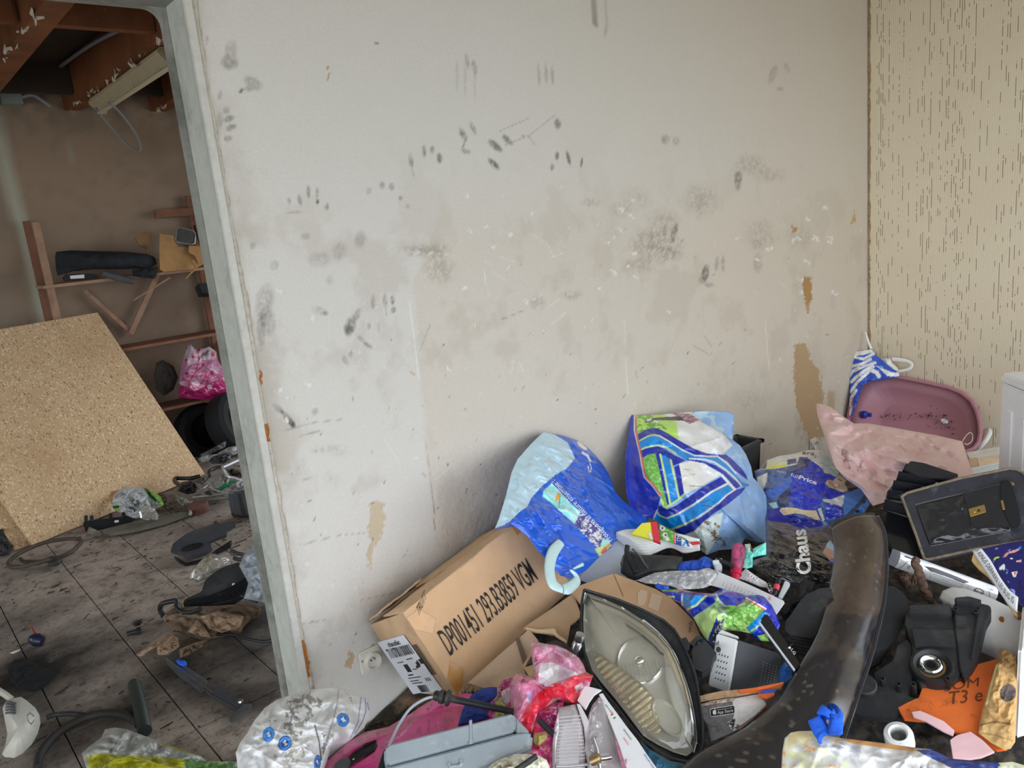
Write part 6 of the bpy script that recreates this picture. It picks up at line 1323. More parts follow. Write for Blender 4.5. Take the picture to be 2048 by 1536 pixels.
# striped bag and white handles behind the basin
plSt = PL((1705, 850, 'y', -.06), (1745, 700, 'y', -.07), (1800, 740, 'x', 4.30))
BS = A('#2247a6')
stp = [('l', XU(q_), w_, A('#dcdfe2')) for q_, w_ in (([(600,390),(690,370),(760,330)], 3.0), ([(600,440),(720,385),(800,360)], 2.4), ([(600,520),(640,480),(720,420),(780,390)], 3.2), ([(595,600),(650,520),(740,440)], 3), ([(620,310),(700,330),(790,280)], 2.6), ([(590,470),(615,420),(660,400)], 2), ([(760,420),(810,440),(830,470)], 4), ([(585,720),(600,650),(640,590)], 3), ([(583,790),(600,730)], 3))]
stb = pillow('carrier_bag', XU([(578,840),(586,600),(588,400),(612,290),(640,262),(770,245),(800,290),(850,330),(930,400),(1000,440),(1005,475),(900,500),(760,520),(680,560),(640,640),(610,760),(590,850)]), plSt, .03, .02, m_bag, None, BS, stp + [('p', XU([(612,290),(640,262),(770,245),(785,270),(700,295),(630,305)]), A('#d8dadd')), ('p', XU([(800,380),(850,400),(940,440),(1000,440),(1005,475),(900,470)]), A('#d5d8da')), ('p', XU([(835,385),(870,390),(860,410),(830,405)]), A('#6f8cc6')), ('n', XU([(578,840),(590,650),(620,650),(600,840)]), 5, .5, A('#b8404a'), .7)], 50, 160, (.02, 16), 111)
tag(stb.o, 'blue and white striped bag hanging in the corner behind the mauve basin', 'bag')
m_whs = M('white_strap', A('#d9d6cf'), .7, bump=(150, .4, .002))
loft('handle', pts3(plSt, XU([(615,272),(622,180),(630,105)]), .01), pts3(plSt, XU([(628,270),(634,180),(641,105)]), .01), m_whs, stb.o, 16, 5, .001, .002)
loft('handle', pts3(plSt, XU([(708,100),(725,170),(752,245)]), .012), pts3(plSt, XU([(722,105),(748,180),(776,250)]), .012), m_whs, stb.o, 16, 5, .001, .002)
plWb = PL((1760, 735, 'x', 4.30), (1820, 720, 'x', 4.34), (1790, 750, 'x', 4.30))
wbg = pillow('white_bag', XU([(800,350),(850,322),(930,318),(940,360),(985,400),(1000,440),(1000,475),(900,470),(850,420)]), plWb, .02, .01, m_bagm, None, A('#d3d1cc'), [('p', XU([(835,385),(868,392),(855,412),(826,402)]), A('#6f8cc6'))], 20, 80, (.02, 20), 112)
tag(wbg.o, 'white bag with a looped strap resting on the rim behind the basin', 'bag')
loft('handle', pts3(plWb, XU([(935,312),(1000,318),(1080,335),(1122,370),(1105,415),(1040,435),(985,445)]), .008), pts3(plWb, XU([(945,345),(1000,350),(1070,362),(1095,380),(1080,400),(1030,415),(975,422)]), .008), m_whs, wbg.o, 40, 5, .002, .002)
# washing machine side at the right edge
wm = thing('washing_machine', 'white washing machine at the right edge with ribbed side panel', 'appliance', (3.2, -1.2, 0))
wx = ray(1156, 423) * np.array([-1.0, -1.0, 0]); wx = _n(wx); wy = np.array([wx[1] * -1, wx[0], 0])      # wx runs along the visible side, wy into the machine
w0 = P3(2003, 747, t=2.80); wb0 = np.array([w0[0], w0[1], 0.02]); Hm = w0[2] - .02
def wbox(name, a, b, c, da, db, dc, mat, bv=.004):
    mb = MB().box(wb0 + wx * a + wy * b + np.array([0, 0, c]), wx * da, wy * db, (0, 0, dc)); o = mb.build(name, mat, wm)
    b2 = bmesh.new(); b2.from_mesh(o.data); bmesh.ops.recalc_face_normals(b2, faces=b2.faces[:]); bmesh.ops.bevel(b2, geom=b2.edges[:], offset=bv, segments=3, affect='EDGES'); b2.to_mesh(o.data); b2.free(); return o
m_enam = M('white_enamel', A('#cfd4d6'), .3, noise=(6, .04), dirt=[(70, .70, H('#3a3a38'), .9)])
sg = 1 if (R @ np.array([1.0, 0, 0])).dot(wy) > 0 else -1; wy = wy * sg
wbox('cabinet', 0, 0, 0, .56, .5, Hm - .035, m_enam, .006)
wbox('worktop', -.004, -.006, Hm - .032, .57, .51, .036, M('worktop_enamel', A('#d6d8d6'), .35, dirt=[(14, .58, A('#8d8471'), .7)]), .012)
for a in (.055, .135, .22, .305, .39): wbox('rib', a, -.006, .05, .034, .012, Hm - .17, m_enam, .0055)
# storage boxes behind, white disc, dark crate
plSb = PL((1930, 905, 't', 3.45), (2003, 885, 't', 3.45), (1950, 960, 't', 3.28))
stg = thing('storage_box', 'clear plastic storage box with folded papers between sack and washing machine', 'box', plSb.at(1965, 940) - plSb.n * .05)
MB().box((plSb.at(1950, 925)[0] - .2, plSb.at(1950, 925)[1] - .1, 0.0), (.42, 0, 0), (0, .2, 0), (0, 0, plSb.at(1950, 955)[2] - .02)).build('tub', M('frosted_tub', A('#a9adb0'), .3, coat=.3), stg)
slab('lid', XU([(1560,1125),(1840,1075),(1900,1070),(1900,1110),(1580,1165)]), plSb, .02, M('frosted_lid', A('#b9b7b0'), .25, coat=.4, noise=(20, .1)), stg, .01, .003)
slab('card_stack', XU([(1575,1165),(1640,1150),(1660,1175),(1660,1230),(1600,1235)]), plSb, .04, M('tan_card', A('#b39b80'), .7), stg, 0, .003)
slab('card_stack', XU([(1645,1148),(1830,1120),(1850,1190),(1670,1232)]), plSb, .04, M('buff_card', A('#c2b099'), .7, noise=(9, .2)), stg, -.004, .003)
mbp = []
for k in range(5): slab('paper_layer', XU([(1600,1240 + 16 * k),(1900,1180 + 16 * k),(1900,1192 + 16 * k),(1610,1254 + 16 * k)]), plSb, .04, M('pale_blue_paper' if k % 2 else 'pale_paper', A('#b7c6d6') if k % 2 else A('#ccd3da'), .6), stg, -.002 * k, .001)
plDc = PL((1965, 870, 'x', 4.30), (1978, 850, 'x', 4.34), (1960, 890, 'x', 4.22))
dsc = MB().lathe(plDc.at(1962, 880), plDc.n, [(0, -.01), (.07, -.01), (.075, 0), (.07, .008), (.05, .012), (0, .014)], 36).build('white_dish', M('white_dish', A('#d4d2cc'), .4), None, True); tag(dsc, 'white round dish peeping out behind the right end of the basin', 'dish')
crt = thing('plastic_crate', 'dark grey plastic crate behind the large printed bag', 'crate', P3(1480, 960, t=3.2))
c0 = P3(1521, 884, y=-.14) + np.array([0, .12, 0]); ux = np.array([-1.0, 0, 0]); uy = np.array([0, -1.0, 0]); Wc, Dc, Hc_ = .30, .12, .26
def taper(k): return .06 * k
for nm, a, b in (('wall', c0, ux * Wc), ('wall', c0 + ux * Wc, uy * Dc), ('wall', c0 + ux * Wc + uy * Dc, -ux * Wc), ('wall', c0 + uy * Dc, -uy * Dc)):
    inn = np.cross(_n(b), (0, 0, 1.0)); mid = c0 + ux * Wc / 2 + uy * Dc / 2; inn = inn if inn.dot(mid - a) > 0 else -inn
    MB().prism([a, a + b, a + b * .96 + inn * .02 - np.array([0, 0, Hc_]), a + b * .04 + inn * .02 - np.array([0, 0, Hc_])], inn * .004).build(nm, m_dgrey, crt)
    MB().box(a - inn * .012 - _n(b) * .012, b + _n(b) * .024, inn * .02, np.array([0, 0, .014])).build('rim', m_dgrey, crt)
MB().box(c0 + uy * Dc + ux * Wc - np.array([0, 0, Hc_]), -ux * Wc, -uy * Dc, (0, 0, .004)).build('base', m_dgrey, crt)

# wall sockets
m_sock = M('ivory_socket', H('#dcd8cf'), .45, noise=(30, .05), dirt=(40, .66, H('#6d5f50'), .7))
def socket(px, py, size, label, tilt=0):
    c = P3(px, py, y=0.0); s = thing('wall_socket', label, 'socket', c)
    me = bevel_box(size, .012, size, .005, 3); me.materials.append(m_sock); link('plate', me, None, s, c + np.array([0, -.006, 0]))
    y_ = np.array([0, -1.0, 0]); cc = c + np.array([.004, -.012, -.002])
    MB().lathe(cc, y_, [(.030, -.004), (.030, .004), (.0255, .012), (.0225, .012), (.020, .004), (.0195, .001), (0, .001)], 36).build('well', m_sock, s, True)
    for dx in (-.0065, .0065): MB().lathe(cc + np.array([dx, -.0022, .004]), y_, [(.0026, -.001), (.0026, .0006), (0, .0006)], 10).build('pin_hole', m_black, s)
    MB().lathe(cc + np.array([0, -.001, .011]), y_, [(.002, 0), (.002, .012), (0, .0125)], 10).build('earth_pin', m_steel, s)
    MB().lathe(c + np.array([-.031, -.0125, .012]), y_, [(.003, -.001), (.003, .0012), (0, .0008)], 10).build('screw', m_rust, s)
    return s
socket(739, 1318, .078, 'square ivory wall socket low on the wall beside the long carton')
socket(1624, 889, .07, 'ivory wall socket low on the wall near the corner above the pink sack')

# ================================================================== left foreground of the heap
XG = lambda p: X(440, 1240, 4.452, p)
XF = lambda p: X(800, 1240, 5.12, p)
plW2 = PL((600, 1385, 't', 2.02), (600, 1520, 't', 1.80), (735, 1420, 't', 1.98))
DIRT = A('#5d584c'); LB = A('#2c66b4')
logo = lambda cx, cy, rx, ry, rot, c=LB: [('e', (cx, cy, rx, ry, rot), c), ('e', (cx, cy, rx * .84, ry * .84, rot), A('#3f86d0')), ('e', (cx, cy, rx * .6, ry * .6, rot), c), ('p', [(cx - rx * .45, cy - ry * .1), (cx + rx * .1, cy - ry * .45), (cx + rx * .2, cy), (cx + rx * .5, cy + ry * .1), (cx, cy + ry * .4), (cx - rx * .1, cy + ry * .05)], A('#dfe6ee'))]
layW = [('n', None, 26, .54, A('#b9bcc0'), .6), ('n', XG([(600,700),(800,640),(950,760),(780,900),(700,1080),(560,1050)]), 9, .50, DIRT, .8, 7), ('n', XG([(500,1100),(700,1000),(760,1200),(640,1318),(480,1318)]), 10, .50, A('#7d7868'), .7, 8), ('n', XG([(380,1000),(470,820),(520,860),(440,1150)]), 7, .56, DIRT, .6), ('n', XG([(860,1000),(980,960),(960,1080),(900,1250)]), 6, .54, A('#54453c'), .8)] + \
       logo(684, 1440.5, 13, 13.5, 0) + logo(539, 1469, 12, 15, 20) + logo(571, 1486, 12.5, 15, 25, A('#2b4a92')) + logo(634.5, 1524, 7, 15, 5, A('#2b4a92')) + \
       [('l', XG(q_), .5, A('#7b6a5e')) for q_ in ([(300,1010),(318,990),(322,1010),(308,1028),(300,1010)], [(700,1140),(730,1122),(740,1150),(712,1168),(700,1140)], [(1148,700),(1165,690),(1172,718),(1155,725),(1148,700)])] + \
       [('l', XG(q_), .8, A('#3a56a0')) for q_ in ([(1255,690),(1240,790),(1230,900),(1160,1050)], [(1290,700),(1300,800),(1270,900),(1200,1010)], [(1310,730),(1325,800)])] + [('l', XG([(1055,620),(1030,780),(990,930),(930,1130)]), 1.0, A('#8a8c90')), ('l', XG([(1100,620),(1140,680),(1180,760)]), .8, A('#a8aab0')), ('l', XG([(840,940),(880,1080),(900,1240)]), 1.4, A('#5a4a42'))]
def hW(px, py, s): return (.03 * np.exp(-(((px - 672) + (py - 1440) * .3) / 22) ** 2) + .02 * np.exp(-(((px - 590) + (py - 1440) * .4) / 20) ** 2) - .03 * np.exp(-(((px - 646) + (py - 1490) * .35) / 9) ** 2) * np.clip((py - 1430) / 40, 0, 1)) * (1 - s ** 6)
wb2 = pillow('dirty_white_bag', XG([(140,1180),(180,1090),(240,1010),(310,890),(400,780),(500,712),(650,660),(850,612),(1000,598),(1100,610),(1230,660),(1320,700),(1336,760),(1330,850),(1285,960),(1170,1060),(1090,1100),(985,1140),(955,1250),(900,1400),(800,1520),(400,1560),(200,1500),(165,1390),(155,1290)]), plW2, .05, .06, m_bagm, None, A('#d5d7da'), layW, 90, 300, (.036, 15), 121, XG([(740, 1040)])[0], 2.2, hW)
tag(wb2.o, 'dirty white plastic bag with small round blue marks beside the door frame', 'bag')
# dark and brown pieces between bag and carton
tag(pillow('dark_cover', [(728,1462),(745,1440),(770,1415),(800,1393),(840,1386),(885,1392),(890,1410),(850,1420),(800,1455),(750,1475)], FP(800, 1430, 1.99, .5), .02, .03, M('dark_rubber', H('#26241f'), .7, noise=(20, .3), bump=(60, .5, .005), dirt=(14, .5, A('#6e5a44'), .7)), None, None, (), 24, 90, (.02, 20), 122).o, 'dark rubber cover behind the pink plastic shell, against the wall', 'cover')
tag(pillow('straw_tuft', [(920,1380),(935,1366),(955,1372),(975,1378),(985,1392),(950,1396),(925,1392)], FP(950, 1384, 1.99, .5), .012, .01, M('straw_brown', A('#7d6a54'), .95, noise=(120, .5), bump=(160, 1, .006)), None, None, (), 20, 60, (.02, 60), 123).o, 'small brown tuft of fibre below the corner of the carton', 'tuft')
# pink plastic shell with an open slot
plPi = PL((720, 1490, 't', 1.86), (900, 1400, 't', 1.95), (860, 1530, 't', 1.74))
m_pink = M('magenta_plastic', None, .3, vcol=True, noise=(10, .16), coat=.2, dirt=[(6, .50, A('#7b3350'), .6), (16, .6, A('#6b4a50'), .6)])
pks = thing('pink_shell', 'bright pink plastic toy shell with a dark slot under the grey case', 'toy', plPi.at(820, 1500) - plPi.n * .06)
def hPi(px, py, s): return .022 * np.clip(np.sin((px - 700) * .032 + (py - 1450) * .05), -.3, 1) * (1 - s ** 6) - .018 * np.exp(-(((px - 880) * .25 + (py - 1420)) / 10) ** 2) * (1 - s ** 6)
pkl = [('p', XG([(830,1420),(900,1310),(1000,1210),(1150,1075),(1300,995),(1500,950),(1600,890),(1700,830),(1800,760),(1930,690),(2300,690),(2300,760),(1950,770),(1800,860),(1650,960),(1480,1020),(1330,1060),(1180,1150),(1050,1260),(940,1420)]), A('#b4587c')), ('n', XG([(830,1420),(1000,1210),(1300,995),(1700,830),(2048,690),(1800,860),(1330,1060),(940,1420)]), 16, .53, A('#8d5266'), .7), ('l', XG([(1860,900),(1850,1000)]), 1.6, A('#7d1d50')), ('l', XG([(1940,880),(1935,960)]), 1.2, A('#d85a94')), ('l', XG([(1700,930),(1600,1040),(1480,1090)]), 2.2, A('#d86a9c')), ('n', None, 9, .62, A('#6b3048'), .7)]
pkp = pillow('shell', XG([(830,1420),(900,1310),(1000,1210),(1150,1075),(1300,995),(1500,950),(1600,890),(1700,830),(1800,760),(1930,690),(2048,672),(2200,650),(2360,690),(2470,760),(2480,900),(2440,1000),(2300,1200),(2000,1420),(1500,1540),(1000,1560)]), plPi, .03, .05, m_pink, pks, A('#b02a70'), pkl, 60, 220, (.006, 8), 124, XG([(1600, 1200)])[0], 3, hPi)
sl_ = XG([(1100,1300),(1130,1250),(1200,1175),(1300,1110),(1390,1078),(1392,1120),(1370,1165),(1290,1220),(1200,1275),(1140,1330)])
Vs = [pkp.at(x, y, .0025) for x, y in sl_]; MB().prism(Vs, -plPi.n * .004).build('slot', M('slot_black', H('#131214'), .6), pks)
V2 = [pkp.at(x, y, .003) for x, y in sl_]; MB().tube(V2 + V2[:1], .0028, 6, False).build('slot_rim', m_pink, pks, True)
MB().lathe(pkp.at(*XG([(1100, 1310)])[0], .002), plPi.n, [(.02, -.01), (.02, .008), (.012, .014), (0, .014)], 20).build('knob', m_dgrey, pks, True)
MB().lathe(pkp.at(*XG([(1195, 1245)])[0], .003), plPi.n, [(.0028, 0), (.0028, .002), (0, .002)], 10).build('screw', m_steel, pks)
# grey tool case
to = np.array([1.0419, -.6263, .2834]); k_ = 1.80 / 1.95; to = CAM + (to - CAM) * k_; ta_ = np.array([-.9632, .07954, .25672]) * .3504 * k_; tb_ = np.array([.26833, .23047, .93535]) * .0419 * k_; tc_ = _n(np.cross(ta_, tb_)); tc_ = tc_ if tc_.dot(CAM - to) > 0 else -tc_
tool = thing('tool_case', 'closed grey plastic tool case lying in front of the pink shell', 'case', to + ta_ * .5 - np.array([0, 0, .1]))
m_gcase = M('grey_case_plastic', A('#7f878d'), .4, noise=(12, .12), dirt=[(7, .53, A('#5c5246'), .55), (40, .58, A('#b4bcc2'), .4)])
def cbox(name, o, a, b, c, mat, bv):
    mb = MB().box(o, a, b, c); ob = mb.build(name, mat, tool); b2 = bmesh.new(); b2.from_mesh(ob.data); bmesh.ops.recalc_face_normals(b2, faces=b2.faces[:]); bmesh.ops.bevel(b2, geom=b2.edges[:], offset=bv, segments=3, affect='EDGES'); b2.to_mesh(ob.data); b2.free(); return ob
td = -_n(np.array([tc_[0], tc_[1], 0])) 
ext = ta_ * -.16
plTl = FP(920, 1490, 1.66, .42, .05); plTu = plTl
slab('upper_shell', [(768,1499),(780,1489),(1000,1433),(1026,1427),(1034,1440),(1030,1462),(935,1487),(776,1530),(768,1524)], plTl, .07, m_gcase, tool, .003, .004)
slab('lower_shell', [(768,1535),(936,1491),(1030,1466),(1056,1462),(1066,1470),(1064,1494),(985,1531),(860,1575),(772,1600)], plTl, .075, m_gcase, tool, 0, .005)
slab('upper_edge', [(1030,1431),(1060,1462),(1056,1467),(1032,1464)], plTl, .06, m_gcase, tool, -.004, .003)
slab('latch_recess', [(889,1473),(911,1466),(909,1478),(893,1487)], plTu, .004, M('case_recess', A('#7f888e'), .5, dirt=(30, .5, A('#5c5346'), .6)), tool, .002, .001)
slab('badge_recess', [(797,1496),(815,1491),(813,1502),(800,1507)], plTu, .004, M('case_recess'), tool, .002, .001)
lt = pts3(plTl, [(898,1527),(900,1534),(918,1532),(923,1528),(921,1520)], .002); MB().tube(lt, .003, 6).build('latch', m_gcase, tool, True)
slab('hinge_block', [(938,1442),(944,1440),(946,1488),(938,1490)], plTu, .004, m_gcase, tool, .004, .001)
# black rod with hub and grey cable
plRd = FP(940, 1405, 1.80, .5)
rod = thing('antenna_rod', 'thin black rod with a thick collar and grey cable across the pink shell', 'rod', plRd.at(940, 1405))
r0, r1 = plRd.at(876, 1392), plRd.at(1030, 1424); rx_ = _n(r1 - r0)
MB().tube([r0, r1], [.0085, .0075], 12).build('rod', m_black, rod, True)
MB().lathe(r0 - rx_ * .006, rx_, [(.0, -.004), (.009, -.004), (.012, 0), (.012, .008), (.016, .012), (.016, .02), (.011, .023), (.019, .028), (.018, .034), (.009, .038)], 24).build('collar', m_black, rod, True)
MB().tube(smoothline([r0, *[plRd.at(x, y) for x, y in ((850,1398),(822,1416),(800,1446),(786,1475),(773,1505))]], 40), .0034, 8).build('cable', M('grey_cable', A('#8e939c'), .45), rod, True)
MB().tube([plRd.at(773, 1503), plRd.at(769, 1515), plRd.at(764, 1535), plRd.at(758, 1560)], [.007, .0075, .009, .008], 10).build('plug', m_black, rod, True)
# navy cloth
tag(pillow('navy_cloth', XF([(590,1085),(615,990),(640,920),(690,820),(740,760),(840,700),(930,685),(992,688),(995,772),(930,775),(895,800),(872,880),(890,940),(915,1000),(800,1040),(690,1065)]), FP(955, 1415, 1.84, .5), .02, .02, M('navy_cloth', A('#28387a'), .9, bump=(240, .4, .002), noise=(12, .2)), None, None, (), 40, 120, (.025, 16), 125).o, 'navy blue cloth lying over the pink shell under the black rod', 'cloth')
# patterned film: magenta, lime, pink
layP = [('p', XF([(1000,700),(1040,620),(1145,590),(1110,700),(1050,760),(990,830)]), A('#8e2a5e')), ('p', XF([(980,850),(1020,790),(1070,860),(1120,960),(980,1000)]), A('#b9c06a')), ('p', XF([(1030,740),(1120,680),(1130,830),(1080,860),(1040,800)]), A('#c2b7bc')), ('e', (986, 1421, 3.5, 3.5, 0), A('#d8204a')), ('e', (1016, 1424, 4, 3, 0), A('#c83a30')), ('n', None, 7, .6, A('#e6c9d6'), .5)]
tag(pillow('patterned_wrap', XF([(880,960),(890,840),(990,820),(1010,690),(1050,610),(1150,585),(1200,700),(1180,900),(1140,990),(1000,1010),(920,1000)]), FP(1005, 1410, 1.86, .5), .015, .02, m_bag, None, A('#cf6a98'), layP, 50, 150, (.03, 20), 126).o, 'pink and lime patterned plastic wrap beside the navy cloth', 'wrap')
layP2 = [('p', XF([(1420,1000),(1560,870),(1650,850),(1600,1000),(1570,1150),(1480,1080)]), A('#8b2a68')), ('n', XF([(1420,950),(1650,850),(1570,1150)]), 4, .56, A('#d9b9d0'), .8), ('p', XF([(1370,1160),(1500,1140),(1510,1210),(1420,1290),(1370,1260)]), A('#c9cf7e')), ('p', XF([(1360,1040),(1420,1060),(1400,1140),(1360,1190)]), A('#d23a40')), ('e', (1074, 1494, 6, 4, -20), A('#cf3a34')), ('n', XF([(1300,1370),(1560,1250),(1560,1516),(1400,1400)]), 6, .5, A('#e08a90'), .7)]
tag(pillow('patterned_wrap', XF([(1280,1375),(1350,1280),(1355,1060),(1420,950),(1560,850),(1680,830),(1640,1000),(1580,1200),(1560,1540),(1500,1560),(1420,1420)]), FP(1090, 1470, 1.75, .5), .012, .02, m_bag, None, A('#b33a78'), layP2, 50, 150, (.03, 20), 127).o, 'crumpled magenta patterned wrap beside the clear ribbed lens', 'wrap')
st_ = MB().tube([FP(1090, 1450, 1.73, .5).at(1078, 1440), FP(1090, 1450, 1.73, .5).at(1108, 1470)], .007, 10).build('dark_stick', m_black2, None, True); tag(st_, 'short dark stick between the red bag and the clear lens', 'stick')
# pink and red bag
plRb = FP(1100, 1380, 1.84, .42)
RB = [(1335,300),(1350,212),(1480,242),(1600,255),(1700,300),(1830,382),(1880,460),(1905,530),(1980,572),(1952,640),(1940,690),(1870,730),(1800,862),(1720,850),(1620,822),(1500,905),(1420,955),(1370,1030),(1345,1180),(1230,1172),(1165,1130),(1140,1000),(1128,800),(1135,650),(1180,555),(1260,548),(1355,590),(1370,520)]
layR = [('p', XF([(1430,460),(1560,440),(1700,500),(1820,560),(1650,640),(1500,680),(1420,640)]), A('#e2c6cf')), ('n', XF([(1335,212),(1700,300),(1905,530),(1500,680),(1350,500)]), 10, .55, A('#e2a9bf'), .6), ('p', XF([(1300,740),(1360,710),(1350,800),(1310,850)]), A('#a9a0cf')),
        ('p', XF([(1240,1180),(1255,980),(1300,890),(1420,740),(1560,650),(1700,600),(1900,535),(1985,572),(1950,640),(1900,610),(1860,690),(1800,862),(1700,850),(1620,800),(1580,810),(1480,900),(1390,960),(1345,1080),(1345,1185)]), A('#c62a3e')), ('p', XF([(1480,900),(1560,800),(1640,790),(1560,870),(1500,905)]), A('#d9a59a')), ('p', XF([(1780,680),(1860,640),(1880,690),(1800,730)]), A('#e0b4ba'))]
rbg = pillow('pink_red_bag', XF(RB), plRb, .045, .03, m_bag, None, A('#b9748f'), layR, 90, 280, (.07, 13), 128, XF([(1480, 680)])[0])
tag(rbg.o, 'crumpled pink plastic bag with a red edge beside the headlight', 'bag')
# dark bits beside the headlight tip
tag(pillow('dark_lump', XF([(1280,480),(1330,420),(1500,230),(1600,205),(1720,260),(1800,330),(1780,380),(1500,300),(1360,330)]), FP(1110, 1290, 2.0, .5), .02, .02, M('dark_brown_plastic', H('#3a2c26'), .5, noise=(10, .3)), None, None, (), 20, 80, (.02, 20), 129).o, 'dark brown plastic piece above the pink and red bag', 'plastic')
gb = MB().lathe(FP(1155, 1288, 1.98, .4).o, np.array([.2, -.3, 1.0]), [(0, -.03), (.012, -.03), (.013, 0), (.009, .008), (.012, .012), (.012, .03), (0, .031)], 18).build('metal_valve', m_steel, None, True); tag(gb, 'small shiny metal valve beside the left tip of the headlight', 'valve')
# clear ribbed lamp lens and second clear lamp cover with a reflector
m_clear = film('clear_lamp_plastic', (.95, .93, .94), .30, .08, .30, (.80, .76, .77))
plC1 = PL((1150, 1420, 't', 1.74), (1110, 1530, 't', 1.66), (1165, 1500, 't', 1.70))
cl1 = thing('clear_lamp_lens', 'clear ribbed lamp lens with dusty plastic, nearest the grey case', 'lamp lens', plC1.at(1140, 1530) - plC1.n * .03)
L1 = XF([(1562,1240),(1590,1060),(1630,890),(1700,880),(1795,862),(1830,960),(1875,1100),(1890,1300),(1905,1560),(1800,1640),(1565,1620),(1555,1400)])
pillow('lens', L1, plC1, .012, .03, m_clear, cl1, None, (), 16, 90, pw=6)
for k in range(13):
    y = 1010 + 36 * k; a, b = XF([(1600 - .06 * (y - 1010), y), (1815 + .12 * (y - 1010), y - 18)])
    MB().tube(pts3(plC1, [a, ((a[0] + b[0]) / 2, (a[1] + b[1]) / 2), b], .014), .0014, 5).build('flute', m_clear, cl1)
slab('side_wall', XF([(1795,860),(1830,870),(1900,1000),(1960,1150),(1940,1300),(1960,1560),(1910,1560),(1890,1300),(1870,1100)]), plC1, .004, m_clear, cl1, .008, .001)
loft('base_rim', pts3(plC1, XF([(1560,1490),(1700,1490),(1900,1470)]), .014), pts3(plC1, XF([(1562,1520),(1700,1520),(1905,1500)]), .014), film('thick_clear_edge', (.9, .9, .9), .7, .05, .3, (.8, .78, .78)), cl1, 20, 5, .002, .004)
plC2 = PL((1200, 1400, 't', 1.78), (1190, 1530, 't', 1.68), (1240, 1500, 't', 1.72))
cl2 = thing('clear_lamp_lens', 'clear lamp cover with crumpled foil reflector beside the white printed carton', 'lamp lens', plC2.at(1200, 1530) - plC2.n * .03)
pillow('cover', XP([(290,1140),(320,1060),(370,1000),(405,1020),(450,1120),(500,1260),(540,1400),(560,1560),(300,1580),(262,1400),(270,1250)]), plC2, .02, .03, m_clear, cl2, None, (), 16, 90, pw=4)
pillow('foil_reflector', XP([(275,1330),(300,1230),(345,1160),(390,1180),(400,1290),(380,1400),(330,1450),(290,1420)]), plC2, .012, .012, M('crumpled_foil', (.72, .70, .73), .2, .9), cl2, None, (), 24, 80, (.05, 40), 131)
MB().tube(pts3(plC2, XP([(300,1330),(330,1420),(345,1536),(350,1580)]), .02), .0035, 8).build('wire_arm', m_steel, cl2, True)
MB().tube(pts3(plC2, XP([(330,1490),(380,1486),(425,1478)]), .024), .005, 10).build('bulb_pin', m_chrome, cl2, True)
MB().lathe(plC2.at(*XP([(318, 1490)])[0]) + plC2.n * .02, np.array([.6, -.5, .3]), [(0, -.012), (.010, -.012), (.011, .008), (.007, .012), (0, .013)], 16).build('bulb_socket', M('brass_brown', (.42, .30, .14), .35, .8), cl2, True)
# white printed carton and pink fluff
plCt = PL((1185, 1385, 't', 1.80), (1290, 1530, 't', 1.64), (1180, 1420, 't', 1.76))
wc = thing('printed_carton', 'white printed carton with a small flag beside the headlight', 'carton', plCt.at(1240, 1500) - plCt.n * .03)
slab('face', XP([(370,975),(400,968),(440,1030),(500,1110),(580,1220),(660,1320),(740,1440),(840,1580),(600,1600),(520,1350),(440,1150)]), plCt, .004, m_white, wc, 0, .001)
slab('end_flap', XP([(206,1048),(262,938),(320,950),(392,970),(335,1010),(300,1060),(270,1120)]), plCt, .004, m_white, wc, .012, .001)
letters('Made in Italy', lambda x, y: plCt.at(x, y, .001), XP([(468, 1128)])[0], XP([(-52, -68)])[0] - np.array([1100, 1130]), np.array([2.6, -2.0]), m_ink, wc)
for k, c in enumerate(('#2f8a4a', '#e6e6e6', '#c8483c')):
    f0 = XP([(484 - 9 * k, 1168 - 12 * k), (500 - 9 * k, 1158 - 12 * k), (492 - 9 * k, 1146 - 12 * k), (476 - 9 * k, 1156 - 12 * k)]); slab('flag_stripe', f0, plCt, .0005, M('flag_' + c[1:], A(c), .5), wc, .0006)
letters('7702018502003', lambda x, y: plCt.at(x, y, .001), XP([(612, 1330)])[0], XP([(-60, -84)])[0] - np.array([1100, 1130]), np.array([2.4, -1.8]), m_ink, wc)
letters('7702003', lambda x, y: plCt.at(x, y, .001), XP([(592, 1370)])[0], XP([(-40, -60)])[0] - np.array([1100, 1130]), np.array([2.4, -1.8]), M('red_ink'), wc)
letters('MAXI PROFIL', lambda x, y: plCt.at(x, y, .001), XP([(790, 1560)])[0], XP([(-84, -126)])[0] - np.array([1100, 1130]), np.array([3.2, -2.4]), M('violet_ink', A('#5a4f8a'), .6), wc)
tag(pillow('pink_fluff', XP([(490,1310),(530,1290),(600,1340),(660,1400),(700,1480),(720,1560),(640,1610),(560,1580),(520,1440)]), FP(1258, 1505, 1.68, .5), .014, .02, M('pink_fluff', A('#e07a96'), .95, noise=(60, .2), bump=(200, .9, .006), sheen=.5), None, None, (), 30, 90, (.02, 30), 132).o, 'bright pink fluffy cloth beside the white printed carton', 'cloth')
tag(pillow('teal_sheet', XP([(690,1340),(760,1400),(900,1480),(1000,1500),(1060,1530),(1060,1620),(850,1620),(740,1500)]), FP(1325, 1525, 1.70, .6), .01, .02, M('deep_teal_plastic', A('#1d4a62'), .35), None, None, (), 16, 70, (.01, 18), 133).o, 'dark teal plastic sheet under the lower tip of the headlight', 'plastic')
